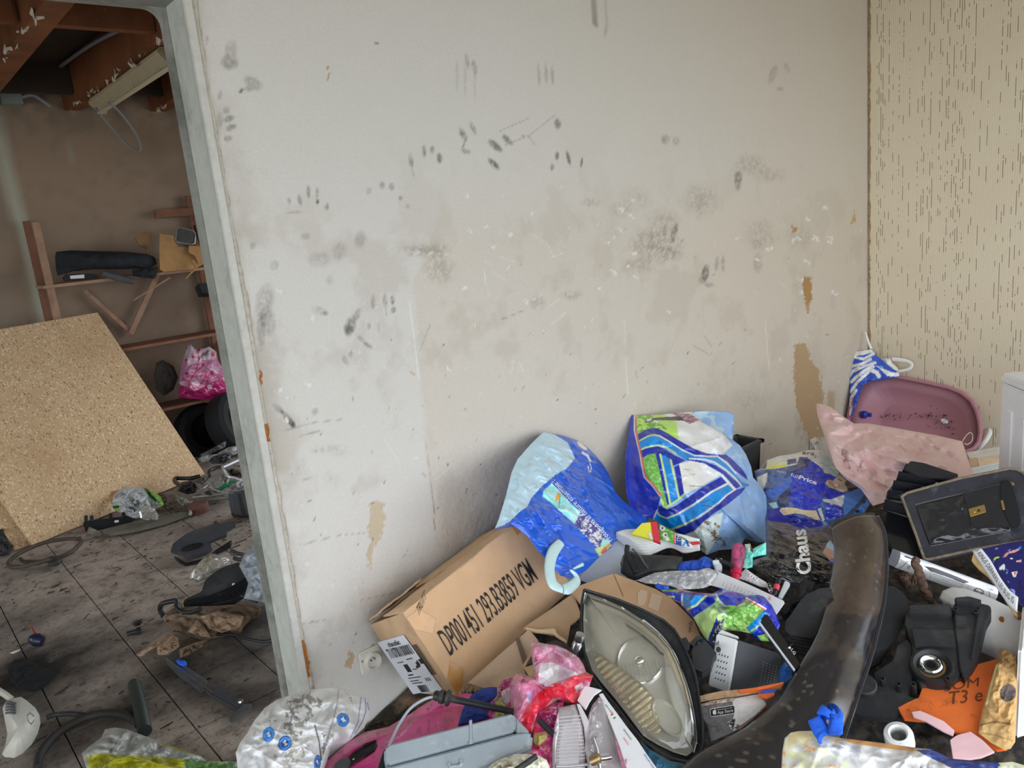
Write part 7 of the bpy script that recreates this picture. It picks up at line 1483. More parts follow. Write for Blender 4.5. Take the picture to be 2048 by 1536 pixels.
# cream crumpled bag and black bar at the very front
tag(pillow('cream_bag', XF([(880,1540),(930,1480),(1000,1435),(1100,1395),(1180,1370),(1300,1372),(1420,1385),(1500,1430),(1530,1500),(1560,1640),(880,1660)]), FP(1040, 1525, 1.62, .5), .02, .03, m_bagm, None, A('#d8cbb4'), [('n', None, 9, .55, A('#8a7358'), .6), ('n', XF([(900,1516),(1000,1440),(1150,1420),(1150,1530)]), 6, .5, A('#7a6246'), .7), ('p', XF([(1150,1380),(1190,1360),(1240,1375),(1190,1390)]), A('#d5dae0'))], 40, 130, (.03, 18), 134).o, 'cream stained bag at the front edge below the grey tool case', 'bag')
bb_ = MB().tube([FP(1050, 1520, 1.57, .5).at(1030, 1542), FP(1050, 1520, 1.57, .5).at(1073, 1512)], .006, 10).build('black_bar', m_black2, None, True); tag(bb_, 'short black bar lying on the cream stained bag', 'bar')
# ================================================================== second room, seen through the doorway
X2 = lambda p: X(0, 420, 3.2, p)
X3 = lambda p: X(0, 860, 3.2, p)
X4 = lambda p: X(0, 1240, 4.096, p)
X5 = lambda p: X(300, 860, 7.68, p)
def FZ(z): return Pl((0, 0, z), (1, 0, z), (0, 1, z))
def FPz(px, py, z, up=.6, side=0.0):
    p = P3(px, py, z=z); return FP(px, py, (p - CAM) @ (R @ np.array([0, 0, 1.0])), up, side)
# chipboard sheet leaning back on the shelves
kk = 1.0312; bo_ = CAM + (np.array([1.5894, 3.1943, .0663]) - CAM) * kk; bu = np.array([-.8466, -.5318, .0214]) * 1.25 * kk; bv = np.array([-.24535, .42566, .87099]) * 1.3012 * kk; bu = (P3(65, 1091, z=.01) - bo_) / 1.075; bn = _n(np.cross(bu, bv)); bn = bn if bn.dot(CAM - bo_) < 0 else -bn
m_chip = bpy.data.materials.new('chipboard'); m_chip.use_nodes = True
def _chip(m):
    nt = m.node_tree; N = nt.nodes; L = nt.links; b = N['Principled BSDF']; b.inputs['Roughness'].default_value = .8
    g = N.new('ShaderNodeNewGeometry')
    def vor(sc, rnd=1.0):
        v = N.new('ShaderNodeTexVoronoi'); v.inputs['Scale'].default_value = sc; mp = N.new('ShaderNodeMapping'); mp.inputs['Scale'].default_value = (1, 1.0, .45); mp.inputs['Rotation'].default_value = (.3, .5, .8)
        L.new(g.outputs['Position'], mp.inputs[0]); L.new(mp.outputs[0], v.inputs['Vector']); return v.outputs['Color']
    sp = N.new('ShaderNodeSeparateColor'); L.new(vor(150), sp.inputs[0])
    cr = N.new('ShaderNodeValToRGB'); L.new(sp.outputs[0], cr.inputs[0]); e = cr.color_ramp.elements
    e[0].position = 0; e[0].color = (*H('#c2a079'), 1); e[1].position = 1; e[1].color = (*H('#e3c8a0'), 1)
    for p_, c in ((.04, '#8d6c4a'), (.09, '#c9a880'), (.85, '#d3b28a'), (.94, '#edd6b2')): q_ = e.new(p_); q_.color = (*H(c), 1)
    n = N.new('ShaderNodeTexNoise'); n.inputs['Scale'].default_value = 2.2; n.inputs['Detail'].default_value = 5; L.new(g.outputs['Position'], n.inputs['Vector'])
    r_ = N.new('ShaderNodeMapRange'); L.new(n.outputs['Fac'], r_.inputs[0]); r_.inputs[1].default_value = .52; r_.inputs[2].default_value = .72; r_.inputs[4].default_value = .45
    mx = N.new('ShaderNodeMix'); mx.data_type = 'RGBA'; L.new(r_.outputs[0], mx.inputs[0]); L.new(cr.outputs[0], mx.inputs[6]); mx.inputs[7].default_value = (*H('#b08a5e'), 1); L.new(mx.outputs[2], b.inputs['Base Color'])
_chip(m_chip)
cbd = MB().box(bo_, bu * 1.075, bv, bn * .019).build('chipboard_sheet', m_chip); tag(cbd, 'large raw chipboard sheet leaning against the wooden shelves in the second room', 'board')
cb2 = MB().box(bo_ + bu * .9 + bn * .026, P3(31, 1100, z=.005) - (bo_ + bu * .9 + bn * .026), bv * .97, bn * .016).build('chipboard_sheet', m_chip); tag(cb2, 'second chipboard sheet just showing behind the lower left edge of the large one', 'board')

# wooden shelves
m_wood = M('old_brown_wood', H('#8a5f48'), .8, noise=(9, .25), bump=(40, .4, .004), dirt=[(6, .56, H('#4e372b'), .6)])
m_wood2 = M('pale_worn_wood', H('#ad8a72'), .8, noise=(12, .2), bump=(40, .4, .004), dirt=[(7, .55, H('#6c5443'), .6)])
sh_ = thing('shelving_unit', 'old wooden shelving with crossed braces along the far wall of the second room', 'shelves', (1.6, 4.05, 0))
def wb_(name, lo, hi, mat=m_wood): 
    lo = np.array(lo, float); d = np.array(hi, float) - lo; me = bevel_box(*d, .002); me.materials.append(mat); return link(name, me, None, sh_, lo + d / 2)
xl = P3(62, 445, y=3.93)[0]; zt = P3(62, 445, y=3.93)[2]
wb_('post', (xl, 3.90, 0), (xl + .045, 3.93, zt), m_wood2); wb_('post', (xl - .01, 4.13, 0), (xl + .035, 4.16, zt + .02))
xr = 2.12
wb_('post', (xr, 3.90, 0), (xr + .05, 3.93, 1.45)); wb_('post', (xr, 4.13, 0), (xr + .05, 4.16, 1.95)); wb_('post', (xr + .75, 3.90, 0), (xr + .80, 3.93, 1.95))
zs = [P3(200, 558, y=3.9)[2], P3(355, 678, y=3.9)[2], P3(400, 800, y=3.9)[2]]
for z in zs: wb_('shelf_board', (xl - .02, 3.88, z - .022), (xr + .05, 4.15, z), m_wood2 if z > 1 else m_wood)
for z in (zs[0] - .13, zs[0] - .22, zs[1] - .1, 1.78): wb_('shelf_board', (xr + .03, 3.86, z - .02), (xr + .78, 4.15, z), m_wood2)
wb_('rail', (xr - .25, 4.10, 1.80), (xr + .5, 4.14, 1.86), m_wood)
def brace(a, b, y, w=.022):
    A_, B_ = P3(*a, y=y), P3(*b, y=y); d = _n(B_ - A_); s_ = np.cross(d, (0, 1.0, 0)); MB().box(A_ - s_ * w, B_ - A_, s_ * 2 * w, (0, .02, 0)).build('brace', m_wood2, sh_)
brace((170, 582), (266, 668), 4.14, .014); brace((322, 535), (262, 668), 4.12, .018)
stk = MB().tube([P3(266, 601, y=3.86), P3(340, 555, y=3.87)], .006, 6).build('wood_stick', m_wood2, None); tag(stk, 'thin wooden stick propped across the shelf braces', 'stick')
# things on the shelves
m_dark = M('sooty_dark_foam', H('#26292e'), .85, noise=(14, .35), bump=(50, .6, .006))
zsh = zs[0]; ys = 3.96
plS1 = Pl(P3(200, 520, y=3.90), P3(300, 520, y=3.90), P3(200, 440, y=3.94))
t_ = pillow('dark_roll', X2([(352,300),(360,268),(450,258),(600,262),(800,266),(940,282),(985,300),(1000,345),(960,372),(800,378),(600,380),(470,392),(430,380),(400,395),(370,420),(358,380)]), plS1, .08, .06, m_dark, None, None, (), 30, 140, (.02, 10), 141, pw=2.2); tag(t_.o, 'long dark sooty roll of foam on the upper shelf', 'roll')
bt_ = thing('battery_pack', 'black battery pack with a white sticker below the dark roll on the shelf', 'battery', P3(160, 556, y=3.86))
slab('case', X2([(405,430),(420,410),(560,405),(620,412),(635,432),(560,440),(415,452)]), Pl(P3(160, 555, y=3.86), P3(260, 552, y=3.86), P3(160, 520, y=3.88)), .03, m_black, bt_, 0, .002)
slab('sticker', X2([(447,421),(538,413),(541,436),(452,441)]), Pl(P3(160, 555, y=3.86), P3(260, 552, y=3.86), P3(160, 520, y=3.88)), .001, m_white, bt_, .0015)
tb = MB().tube([P3(205, 547, y=3.86), P3(240, 557, y=3.84), P3(268, 563, y=3.82)], [.022, .024, .022], 14).build('grey_tube', M('sooty_grey_plastic', H('#55585c'), .6, noise=(12, .3)), None, True); tag(tb, 'grey plastic tube lying over the front edge of the upper shelf', 'tube')
dk_ = pillow('dark_rag', X2([(845,385),(900,375),(1000,370),(1005,420),(985,440),(850,425)]), Pl(P3(290, 545, y=3.85), P3(320, 545, y=3.85), P3(290, 520, y=3.87)), .02, .02, m_dark, None, None, (), 16, 60, (.02, 20), 142); tag(dk_.o, 'dark rag hanging over the shelf edge below the torn carton', 'rag')
plCx = Pl(P3(320, 540, y=3.84), P3(400, 535, y=3.84), P3(320, 470, y=3.90))
cx = thing('torn_carton', 'torn open brown carton on the upper shelf of the second room', 'box', P3(360, 540, y=3.9))
m_cor = M('orange_brown_cardboard', H('#b58a5a'), .85, noise=(8, .2), bump=(60, .3, .004), dirt=(7, .55, H('#7a5636'), .5))
slab('front', X2([(1022,145),(1040,155),(1110,165),(1115,200),(1140,235),(1220,240),(1300,225),(1325,330),(1250,378),(1050,395),(1025,380),(1018,260)]), plCx, .012, m_cor, cx, .0, .001)
slab('side', X2([(872,160),(900,135),(970,125),(985,135),(960,270),(1020,300),(1018,380),(985,360),(955,290),(940,230),(905,215)]), plCx, .010, M('dark_cardboard', H('#8a6b4c'), .9, noise=(10, .3), dirt=(8, .5, H('#40301f'), .6)), cx, -.05, .001)
slab('flap', X2([(1200,235),(1310,240),(1325,330),(1260,350),(1240,300),(1200,280)]), plCx, .006, m_cor, cx, .03, .001)
trn = MB().tube([P3(385, 520, y=3.80), P3(392, 535, y=3.79), P3(372, 557, y=3.78)], [.012, .010, .004], 6).build('torn_strip', m_cor, cx, True)
plTr = Pl(P3(370, 480, y=3.93), P3(400, 480, y=3.93), P3(370, 450, y=3.97))
ty_ = thing('metal_tray', 'small grey metal tray standing in the torn carton', 'tray', P3(370, 490, y=3.93))
slab('pan', X2([(1122,190),(1128,125),(1145,112),(1235,132),(1250,150),(1245,215),(1225,222),(1130,205)]), plTr, .01, M('dull_metal', H('#6f6f6c'), .4, .6, noise=(20, .2)), ty_, 0, .002)
rq = pts3(plTr, X2([(1122,190),(1128,125),(1145,112),(1235,132),(1250,150),(1245,215),(1225,222),(1130,205),(1122,190)]), .002); MB().tube(rq, .005, 6, False).build('rim', M('bright_tin', H('#a3a39c'), .35, .6), ty_, True)
sl2 = slab('dark_panel_strip', X2([(1240,95),(1252,90),(1290,205),(1280,215)]), plTr, .01, m_dark, None, -.01, .001); tag(sl2, 'thin dark strip standing behind the metal tray', 'strip')
o = slab('black_caddy', X2([(1265,470),(1290,465),(1370,470),(1380,530),(1290,532)]), Pl(P3(410, 585, y=3.82), P3(430, 585, y=3.82), P3(410, 560, y=3.86)), .08, m_black, None, 0, .004); tag(o, 'black caddy on the small shelf at the door frame edge', 'caddy')
# pink flowered bag
plPk = Pl(P3(400, 795, y=3.86), P3(450, 792, y=3.86), P3(400, 690, y=3.95))
PKL = H('#c483a4'); MG = H('#b52a6e')
stem = lambda pts: ('l', X2(pts), 1.2, H('#c02a5c'))
pkb = pillow('flowered_bag', X2([(1140,1200),(1150,1060),(1165,980),(1190,900),(1205,862),(1222,858),(1250,892),(1300,888),(1340,873),(1385,905),(1395,960),(1440,1030),(1480,1090),(1500,1180),(1480,1205),(1300,1215)]), plPk, .08, .06, m_bag, None, PKL,
             [('n', None, 12, .52, H('#d9b2c6'), .7), ('p', X2([(1190,900),(1222,858),(1250,892),(1340,873),(1385,905),(1380,960),(1280,960),(1200,1000)]), H('#cfb3c0')), ('n', X2([(1280,900),(1385,900),(1380,960),(1290,950)]), 6, .5, H('#7b6a6c'), .8), ('p', X2([(1140,1210),(1145,1110),(1250,1160),(1400,1080),(1500,1100),(1500,1210),(1300,1220)]), MG), ('n', X2([(1145,1050),(1500,1050),(1500,1150),(1145,1150)]), 8, .5, MG, .8),
              stem([(1265,890),(1275,960),(1250,1040),(1210,1100),(1210,1180)]), stem([(1250,1040),(1300,1000)]), stem([(1320,1060),(1290,1110),(1240,1140)])] + [('e', (*X2([(x, y)])[0], r_, r_, 0), H('#c8285a')) for x, y, r_ in ((1235, 940, 3), (1192, 960, 2.4), (1300, 990, 3.6), (1362, 930, 3), (1195, 1048, 3), (1355, 1045, 4), (1318, 1065, 3.4), (1255, 1125, 4), (1275, 895, 3))] + [('e', (*X2([(x, y)])[0], 5, 4.4, 0), H('#dcc6d2')) for x, y in ((1342, 1130), (1170, 1110), (1262, 1108), (1440, 1080))], 70, 220, (.05, 8), 143, X2([(1300, 1060)])[0])
tag(pkb.o, 'pink flowered plastic bag on the lower shelf in the second room', 'bag')
# tyres and dark things under the lowest shelf
m_tyre = M('tyre_rubber', H('#1b1c1f'), .75, noise=(14, .2), bump=(60, .3, .004))
def tyre(px, py, z, ax, label, r_=.27, w=.085):
    c = P3(px, py, y=z); o = MB().lathe(c, np.array(ax, float), [(r_ * .58, -w * .7), (r_ * .62, -w), (r_ * .85, -w * 1.08), (r_ * .97, -w * .8), (r_, -w * .3), (r_, w * .3), (r_ * .97, w * .8), (r_ * .85, w * 1.08), (r_ * .62, w), (r_ * .58, w * .7), (r_ * .56, 0), (r_ * .58, -w * .7)], 48).build('tyre', m_tyre, None, True); tag(o, label, 'tyre')
tyre(470, 845, 3.75, (.5, -.8, .3), 'dark tyre under the lowest shelf beside the door frame', .24); tyre(408, 862, 4.03, (.1, -.9, .2), 'dark tyre under the lowest shelf close to the chipboard sheet', .22)
slh = pillow('grey_scrap', X2([(985,1060),(1000,980),(1040,960),(1110,1000),(1140,1070),(1110,1150),(1050,1190),(1000,1150)]), Pl(P3(320, 760, y=4.05), P3(350, 760, y=4.05), P3(320, 720, y=4.08)), .02, .02, M('sooty_sheet', H('#4a4642'), .8, noise=(9, .25)), None, None, (), 16, 60, (.02, 10), 144); tag(slh.o, 'sooty grey sheet standing behind the chipboard edge under the middle shelf', 'sheet')

# batten light and its cable
m_cream = M('aged_cream_metal', H('#c2b799'), .5, noise=(12, .1), dirt=(9, .6, H('#8d8268'), .5))
lt = thing('strip_light', 'cream fluorescent strip light without tube hanging under a brown joist', 'light', (1.46, 2.7, ZJ - .09))
yl0, yl1 = 2.3, 3.72; lx = P3(182, 205, y=yl1)[0]
prof = [(-.055, .0), (-.055, -.018), (-.02, -.055), (-.016, -.075), (.03, -.075), (.034, -.055), (.055, -.02), (.055, 0)]
def lightbar(name, y0, y1, sc, mat, dx=0.0, dz=0.0):
    pts_ = [np.array([lx + .05 + dx + a * sc, y0, ZJ - .005 + dz + b * sc]) for a, b in prof]; return MB().prism(pts_, (0, y1 - y0, 0)).build(name, mat, lt)
lightbar('body', yl0, yl1, 1.0, m_cream); lightbar('end_cap', yl0 - .05, yl0, 1.05, M('darker_cream_metal', H('#8f866c'), .6)); lightbar('end_cap', yl1, yl1 + .02, 1.08, m_cream, 0, -.01)
MB().box((lx + .025, yl0, ZJ - .088), (0, yl1 - yl0, 0), (.035, 0, 0), (0, 0, -.006)).build('tube_rail', M('pale_cream_metal', H('#d0c7ab'), .45), lt)
MB().tube(smoothline([P3(190, 215, y=3.72), P3(225, 258, y=3.75), P3(262, 295, y=3.72), P3(277, 303, y=3.7), P3(281, 292, y=3.65), P3(268, 262, y=3.5), P3(240, 225, y=3.35), P3(218, 205, y=3.25)], 60), .0075, 8).build('cable', M('grey_sheathed_cable', H('#8d8f92'), .5), lt, True)
jb = thing('junction_box', 'pale grey junction box on the far wall under the joists', 'junction box', P3(20, 190, y=4.15))
a_ = P3(3, 208, y=4.12); b_ = P3(38, 172, y=4.12); MB().box(a_ + np.array([0, -.02, 0]), (b_[0] - a_[0], 0, 0), (0, 0, b_[2] - a_[2]), (0, .09, 0)).build('box', M('grey_box_plastic', H('#8a9690'), .5, noise=(9, .1)), jb)
MB().tube(smoothline([P3(38, 195, y=4.12), P3(65, 190, y=4.12), P3(90, 205, y=4.12), P3(100, 212, y=4.14)], 16), .012, 8).build('conduit', m_cond, jb, True)
# ------------------------------------------------------------------ litter on the tiled floor
def flat(name, label, cat, poly, z, th, mat, up=1.0, bv=.001):
    p = FZ(z) if up == 1.0 else FPz(*np.mean(poly, 0), z, up); o = slab(name, poly, p, th, mat, None, 0, bv); tag(o, label, cat); return o
def soft(name, label, cat, poly, z, front, back, mat, base=None, layers=(), up=.6, wr=(.02, 14), seed=1, rings=26, segs=110):
    p = pillow(name, poly, FPz(*np.mean(poly, 0), z, up), front, back, mat, None, base, layers, rings, segs, wr, seed); tag(p.o, label, cat); return p
m_bagd = M('dirty_bag_film', None, .4, vcol=True, noise=(30, .12), coat=.15, bump=(120, .3, .003))
soft('green_white_bag', 'crumpled white and green plastic bag at the foot of the chipboard sheet', 'bag', X3([(715,475),(725,420),(760,385),(800,362),(860,366),(920,368),(985,395),(1030,430),(1050,480),(1010,500),(960,540),(880,570),(830,560),(770,528),(730,515)]), .09, .05, .05, m_bagd, H('#b9bcbb'), [('n', None, 8, .55, H('#7d8080'), .8), ('p', X3([(920,368),(985,395),(1040,440),(1050,485),(1010,480),(960,440),(930,400)]), H('#6fa52c')), ('l', X3([(935,375),(965,425),(1010,460)]), 3, H('#1f2a34')), ('p', X3([(720,480),(760,478),(760,525),(735,515)]), H('#6fa52c')), ('l', X3([(722,495),(760,492)]), 2, H('#20242c')), ('n', X3([(830,430),(900,450),(880,540),(820,520)]), 5, .45, H('#3c3a3a'), .9)], .45, (.05, 14), 151, 40, 160)
soft('brown_paper', 'crumpled brown paper behind the white and green bag', 'paper', X3([(695,425),(715,395),(770,382),(790,400),(740,440),(715,475)]), .11, .02, .02, m_cor, None, (), .5, (.02, 20), 152)
soft('clear_wrap', 'crumpled clear plastic wrap in front of the white and green bag', 'wrap', X3([(885,510),(930,475),(985,500),(1015,540),(1010,575),(950,580),(890,565)]), .07, .03, .02, film('dusty_film', (.93, .93, .9), .5, .12, .3, (.62, .60, .52)), None, (), .5, (.04, 22), 153)
lp = thing('black_rail', 'black plastic rail with small upright pegs at the foot of the chipboard', 'car part', P3(210, 1050, z=0))
plRl = FPz(215, 1045, .03, .35)
slab('rail', X3([(530,595),(560,580),(840,545),(850,580),(700,630),(545,640)]), plRl, .04, m_black, lp, 0, .003)
for x, y in ((550, 560), (587, 560), (707, 545), (790, 540)): MB().tube([plRl.at(*X3([(x, y + 30)])[0]), plRl.at(*X3([(x, y - 10)])[0])], .010, 8).build('peg', m_black, lp, True)
slab('sticker', X3([(733,580),(760,577),(760,590),(733,594)]), plRl, .001, m_white, lp, .002)
flat('grey_batten', 'flat grey batten lying in front of the litter along the floor', 'batten', X3([(640,640),(860,585),(1040,552),(1215,510),(1220,525),(1060,585),(860,635),(700,660)]), .03, .02, M('weathered_grey_wood', H('#6d6a5c'), .85, noise=(18, .3)))
soft('dirty_tissue', 'dirty grey tissue scraps by the left end of the black rail', 'scrap', X3([(545,680),(570,620),(620,640),(640,660),(600,680)]), .03, .015, .01, m_bagd, H('#6f6a62'), [('n', None, 5, .5, H('#9a958b'), .7)], .7, (.02, 24), 154)
# hose ring
hc = [P3(*q_, z=.02 + .004 * k) for k, q_ in enumerate(X3([(130,825),(150,842),(230,845),(330,828),(440,790),(500,740),(520,712),(490,697),(400,700),(280,722),(150,775),(70,830),(55,860),(80,878),(150,872),(240,850),(320,825)]))]
hs = thing('hose', 'dark rubber hose coiled in a ring on the tiled floor', 'hose', P3(90, 1110, z=0))
MB().tube(smoothline(hc, 120), .011, 10).build('hose', M('brown_black_rubber', H('#4b4139'), .6, noise=(16, .3)), hs, True)
MB().tube(smoothline([P3(*q_, z=.03) for q_ in X3([(310,830),(345,822),(372,830),(365,850),(315,858)])], 24), .014, 10).build('hose_end', m_black2, hs, True)
# black covers
plK1 = FPz(405, 1085, .06, .72)
kc = thing('black_cover', 'black plastic cover with a round hole lying in the middle of the floor', 'car part', P3(405, 1100, z=0))
slab('plate', X3([(1095,790),(1110,745),(1180,690),(1250,655),(1350,625),(1375,615),(1370,600),(1390,598),(1410,620),(1470,600),(1505,605),(1510,625),(1460,655),(1450,690),(1380,715),(1340,735),(1360,775),(1330,800),(1260,825),(1190,840),(1180,815),(1120,800)]), plK1, .02, m_dgrey, kc, .02, .003)
slab('side', X3([(1110,790),(1190,840),(1330,800),(1370,760),(1480,690),(1470,720),(1380,760),(1330,830),(1200,850),(1180,850)]), plK1, .03, m_black, kc, -.01, .003)
hcn = plK1.at(*X3([(1235, 770)])[0]) + plK1.n * .021; MB().lathe(hcn, plK1.n, [(.036, 0), (.034, .004), (.030, .002), (0, .001)], 28, plK1.e1, 1.5, .62).build('hole', M('hole_black', H('#0d0d0e'), .9), kc, True)
plK2_ = FPz(450, 1170, .08, .62)
kg = thing('black_grille', 'black plastic grille with ribs lying on the torn cardboard', 'car part', P3(450, 1190, z=0))
slab('panel', X3([(1290,1030),(1310,960),(1380,900),(1440,870),(1500,850),(1530,840),(1545,890),(1580,935),(1590,1000),(1560,1050),(1480,1100),(1400,1125),(1250,1130),(1170,1110),(1180,1080)]), plK2_, .03, m_black2, kg, 0, .004)
for k in range(5): slab('rib', X3([(1200 - 4 * k, 1098 + 6 * k), (1330, 1072 + 9 * k), (1480, 1010 + 16 * k), (1575, 950 + 18 * k), (1578, 957 + 18 * k), (1484, 1018 + 16 * k), (1332, 1079 + 9 * k), (1202, 1103 + 6 * k)]), plK2_, .012, m_black, kg, .010, .001)
MB().tube(smoothline([plK2_.at(*q_) + plK2_.n * .01 for q_ in X3([(1545,1070),(1600,1090),(1650,1110)])], 12), .007, 8).build('arm', m_black, kg, True)
slab('sticker', X3([(1485,985),(1503,982),(1502,995),(1486,997)]), plK2_, .001, m_white, kg, .003)
soft('clear_wrap', 'clear plastic packaging lying behind the black grille', 'wrap', X3([(1215,950),(1230,890),(1300,820),(1360,790),(1450,810),(1490,850),(1420,890),(1330,950),(1260,975)]), .07, .04, .02, film('dusty_film'), None, (), .6, (.05, 16), 155)
br3 = MB().tube(smoothline([P3(*q_, z=.08) for q_ in X3([(1480,770),(1520,790),(1560,800),(1540,830),(1500,820)])], 20), .010, 8).build('metal_bracket', m_dgrey, None, True); tag(br3, 'dark metal bracket between the black cover and the white bag', 'bracket')
soft('white_sack', 'white plastic sack partly hidden by the door frame', 'sack', X3([(1530,870),(1560,800),(1610,760),(1680,720),(1760,760),(1780,1000),(1740,1110),(1660,1100),(1560,1080),(1590,980)]), .14, .06, .05, m_bagd, H('#a9b2ba'), [('n', None, 9, .55, H('#7e8890'), .6)], .4, (.05, 12), 156, 36, 140)
# torn cardboard heap
m_tc = M('sodden_cardboard', H('#7f6a56'), .9, noise=(14, .3), bump=(70, .6, .006), dirt=(9, .5, H('#4c3c2f'), .6))
m_tc2 = M('dry_torn_cardboard', H('#a48a70'), .9, noise=(14, .25), bump=(70, .6, .006))
for k, (poly, lab_) in enumerate([([(1050,1200),(1090,1150),(1200,1130),(1400,1125),(1560,1110),(1650,1125),(1665,1170),(1620,1200),(1560,1260),(1540,1300),(1390,1330),(1300,1350),(1150,1300),(1080,1260)], 'large sodden sheet of torn cardboard under the black grille'),
                                  ([(1040,1200),(1090,1140),(1140,1090),(1170,1100),(1160,1160),(1110,1200),(1060,1230)], 'upright torn cardboard flap beside the bent black hose'),
                                  ([(1200,1290),(1260,1215),(1310,1260),(1350,1330),(1290,1320)], 'pale triangular scrap of corrugated cardboard'),
                                  ([(870,1440),(940,1390),(1010,1330),(1080,1290),(1120,1300),(1060,1360),(960,1420),(900,1450)], 'long frayed strip of torn cardboard on the tiles'),
                                  ([(1150,1400),(1250,1360),(1330,1340),(1280,1400),(1200,1450),(1150,1460)], 'folded brown cardboard scrap behind the squeegee'),
                                  ([(1280,1190),(1400,1160),(1560,1190),(1540,1260),(1420,1300),(1330,1270)], 'crumpled brown paper in the middle of the torn cardboard'),
                                  ([(1590,1190),(1640,1130),(1670,1140),(1660,1190),(1620,1205)], 'curled end of torn cardboard by the door frame'),
                                  ([(1000,1380),(1100,1310),(1140,1330),(1150,1390),(1080,1440),(1010,1440)], 'wet cardboard lump below the frayed strip')]):
    soft('torn_cardboard', lab_, 'cardboard', X3(poly), .03 + .012 * (k % 3), .02, .015, m_tc if k % 2 == 0 and k != 2 else m_tc2, None, (), .8, (.05, 18), 160 + k)
bh_ = MB().tube(smoothline([P3(*q_, z=z_) for q_, z_ in zip(X3([(1045,1190),(1025,1150),(1035,1115),(1080,1100),(1130,1095),(1135,1140),(1170,1165),(1230,1165),(1280,1145)]), (.04, .05, .08, .09, .09, .07, .06, .07, .09))], 50), .011, 10).build('bent_hose', m_black, None, True); tag(bh_, 'bent black hose looping beside the black grille', 'hose')
ln_ = MB().tube(smoothline([P3(*q_, z=.02) for q_ in X3([(1390,1308),(1500,1310),(1580,1335),(1680,1352),(1760,1345)])], 30), .006, 8).build('black_wire', m_black, None, True); tag(ln_, 'black wire running across the floor to the door frame', 'wire')
blt = thing('bolt', 'black bolt lying on the tiles left of the torn cardboard', 'bolt', P3(265, 1265, z=0))
b0, b1 = P3(254, 1268, z=.015), P3(276, 1262, z=.015); MB().tube([b0, b1], .010, 10).build('shank', m_black, blt, True); MB().lathe(b1, b1 - b0, [(.017, -.004), (.017, .012), (0, .012)], 6).build('head', m_black, blt)
soft('black_lump', 'small dark lump of rubbish on the tiles above the bolt', 'rubbish', X3([(845,1240),(880,1220),(915,1225),(900,1245),(860,1255)]), .02, .012, .01, m_dark, None, (), .8, (.02, 30), 171, 12, 40)
bm_ = thing('bulb', 'small dark blue bulb with wire ends on the tiles at the left', 'bulb', P3(70, 1275, z=0))
MB().lathe(P3(74, 1280, z=.03), np.array([-.6, .6, .3]), [(0, -.03), (.02, -.024), (.028, 0), (.02, .024), (.008, .034), (0, .036)], 18).build('globe', M('dark_blue_glass', H('#23253a'), .3), bm_, True)
MB().tube([P3(70, 1268, z=.05), P3(62, 1254, z=.07)], .006, 6).build('wire_end', M('red_tinted_wire', H('#7d4038'), .5), bm_, True)
# squeegee / scraper tool
sq = thing('squeegee', 'grey metal squeegee with a blue clip lying on the tiles', 'tool', P3(420, 1370, z=0))
m_gmet = M('worn_grey_metal', H('#6c7074'), .4, .5, noise=(14, .2), dirt=(20, .58, H('#3c3a36'), .6))
plSq = FZ(.03)
slab('blade_channel', X4([(1355,322),(1390,285),(1480,345),(1700,490),(1690,530),(1640,560),(1460,430)]), plSq, .02, m_gmet, sq, .0, .002)
slab('handle', X4([(1640,520),(1700,480),(1860,570),(2000,640),(1980,690),(1930,700),(1740,600)]), plSq, .025, m_dgrey, sq, -.003, .004)
slab('steel_edge', X4([(1357,325),(1368,318),(1740,590),(1725,590)]), plSq, .004, m_steel, sq, .004)
soft_ = pillow('blue_clip', X4([(1440,335),(1460,318),(1520,335),(1535,365),(1510,380),(1460,360)]), FZ(.045), .01, .01, m_kn, sq, None, (), 10, 40)
slab('cross_bar', X4([(1870,800),(1990,690),(2060,680),(2050,720),(1960,770),(1890,815)]), plSq, .015, m_gmet, sq, .0, .002)
MB().lathe(P3(*X4([(1968, 668)])[0], z=.035), (0, 0, 1.0), [(.01, 0), (.008, .006), (0, .008)], 14).build('screw', m_steel, sq, True)
o = MB().tube([P3(268, 1368, z=.025), P3(280, 1415, z=.025), P3(290, 1462, z=.025)], [.022, .023, .022], 14).build('green_tube', M('dark_green_plastic', H('#2c3631'), .5, noise=(14, .2)), None, True); tag(o, 'dark green plastic tube lying on the tiles in front of the squeegee', 'tube')
o = MB().tube(smoothline([P3(*q_, z=.018) for q_ in X4([(310,1212),(320,1130),(370,1040),(450,950),(560,870),(700,800),(850,765),(1000,775),(1100,820),(1140,860)])], 70), .014, 10).build('black_hose', M('dull_black_rubber', H('#2c2926'), .7, noise=(12, .3)), None, True); tag(o, 'thick black hose curving across the tiles at the lower left', 'hose')
o = MB().tube(smoothline([P3(*q_, z=.015) for q_ in X4([(380,800),(450,775),(600,768),(760,785),(900,760),(1000,765)])], 50), .009, 8).build('thin_hose', m_black2, None, True); tag(o, 'thin dark hose lying behind the thick black hose', 'hose')
hp_ = soft('sooty_rag', 'black sooty rag heaped on the tiles at the left', 'rag', X4([(60,400),(120,320),(200,310),(290,360),(380,400),(450,400),(460,450),(380,540),(280,590),(180,580),(90,510)]), .02, .012, .01, M('soot_black_rag', H('#151617'), .95, noise=(20, .4), bump=(60, .8, .006)), None, (), .95, (.02, 18), 172)
soft('dark_leaf', 'dry dark leaf on the sooty rag', 'leaf', X4([(395,350),(420,290),(470,270),(475,300),(430,345)]), .035, .006, .004, M('dry_leaf', H('#3d3c34'), .7), None, (), .6, (.01, 30), 173, 10, 40)
soft('white_splinter', 'pale splinter lying on the tiles at the far left', 'splinter', X4([(78,272),(120,250),(170,236),(165,248),(110,274)]), .015, .004, .004, m_white, None, (), .9, (0, 1), 174, 6, 30)
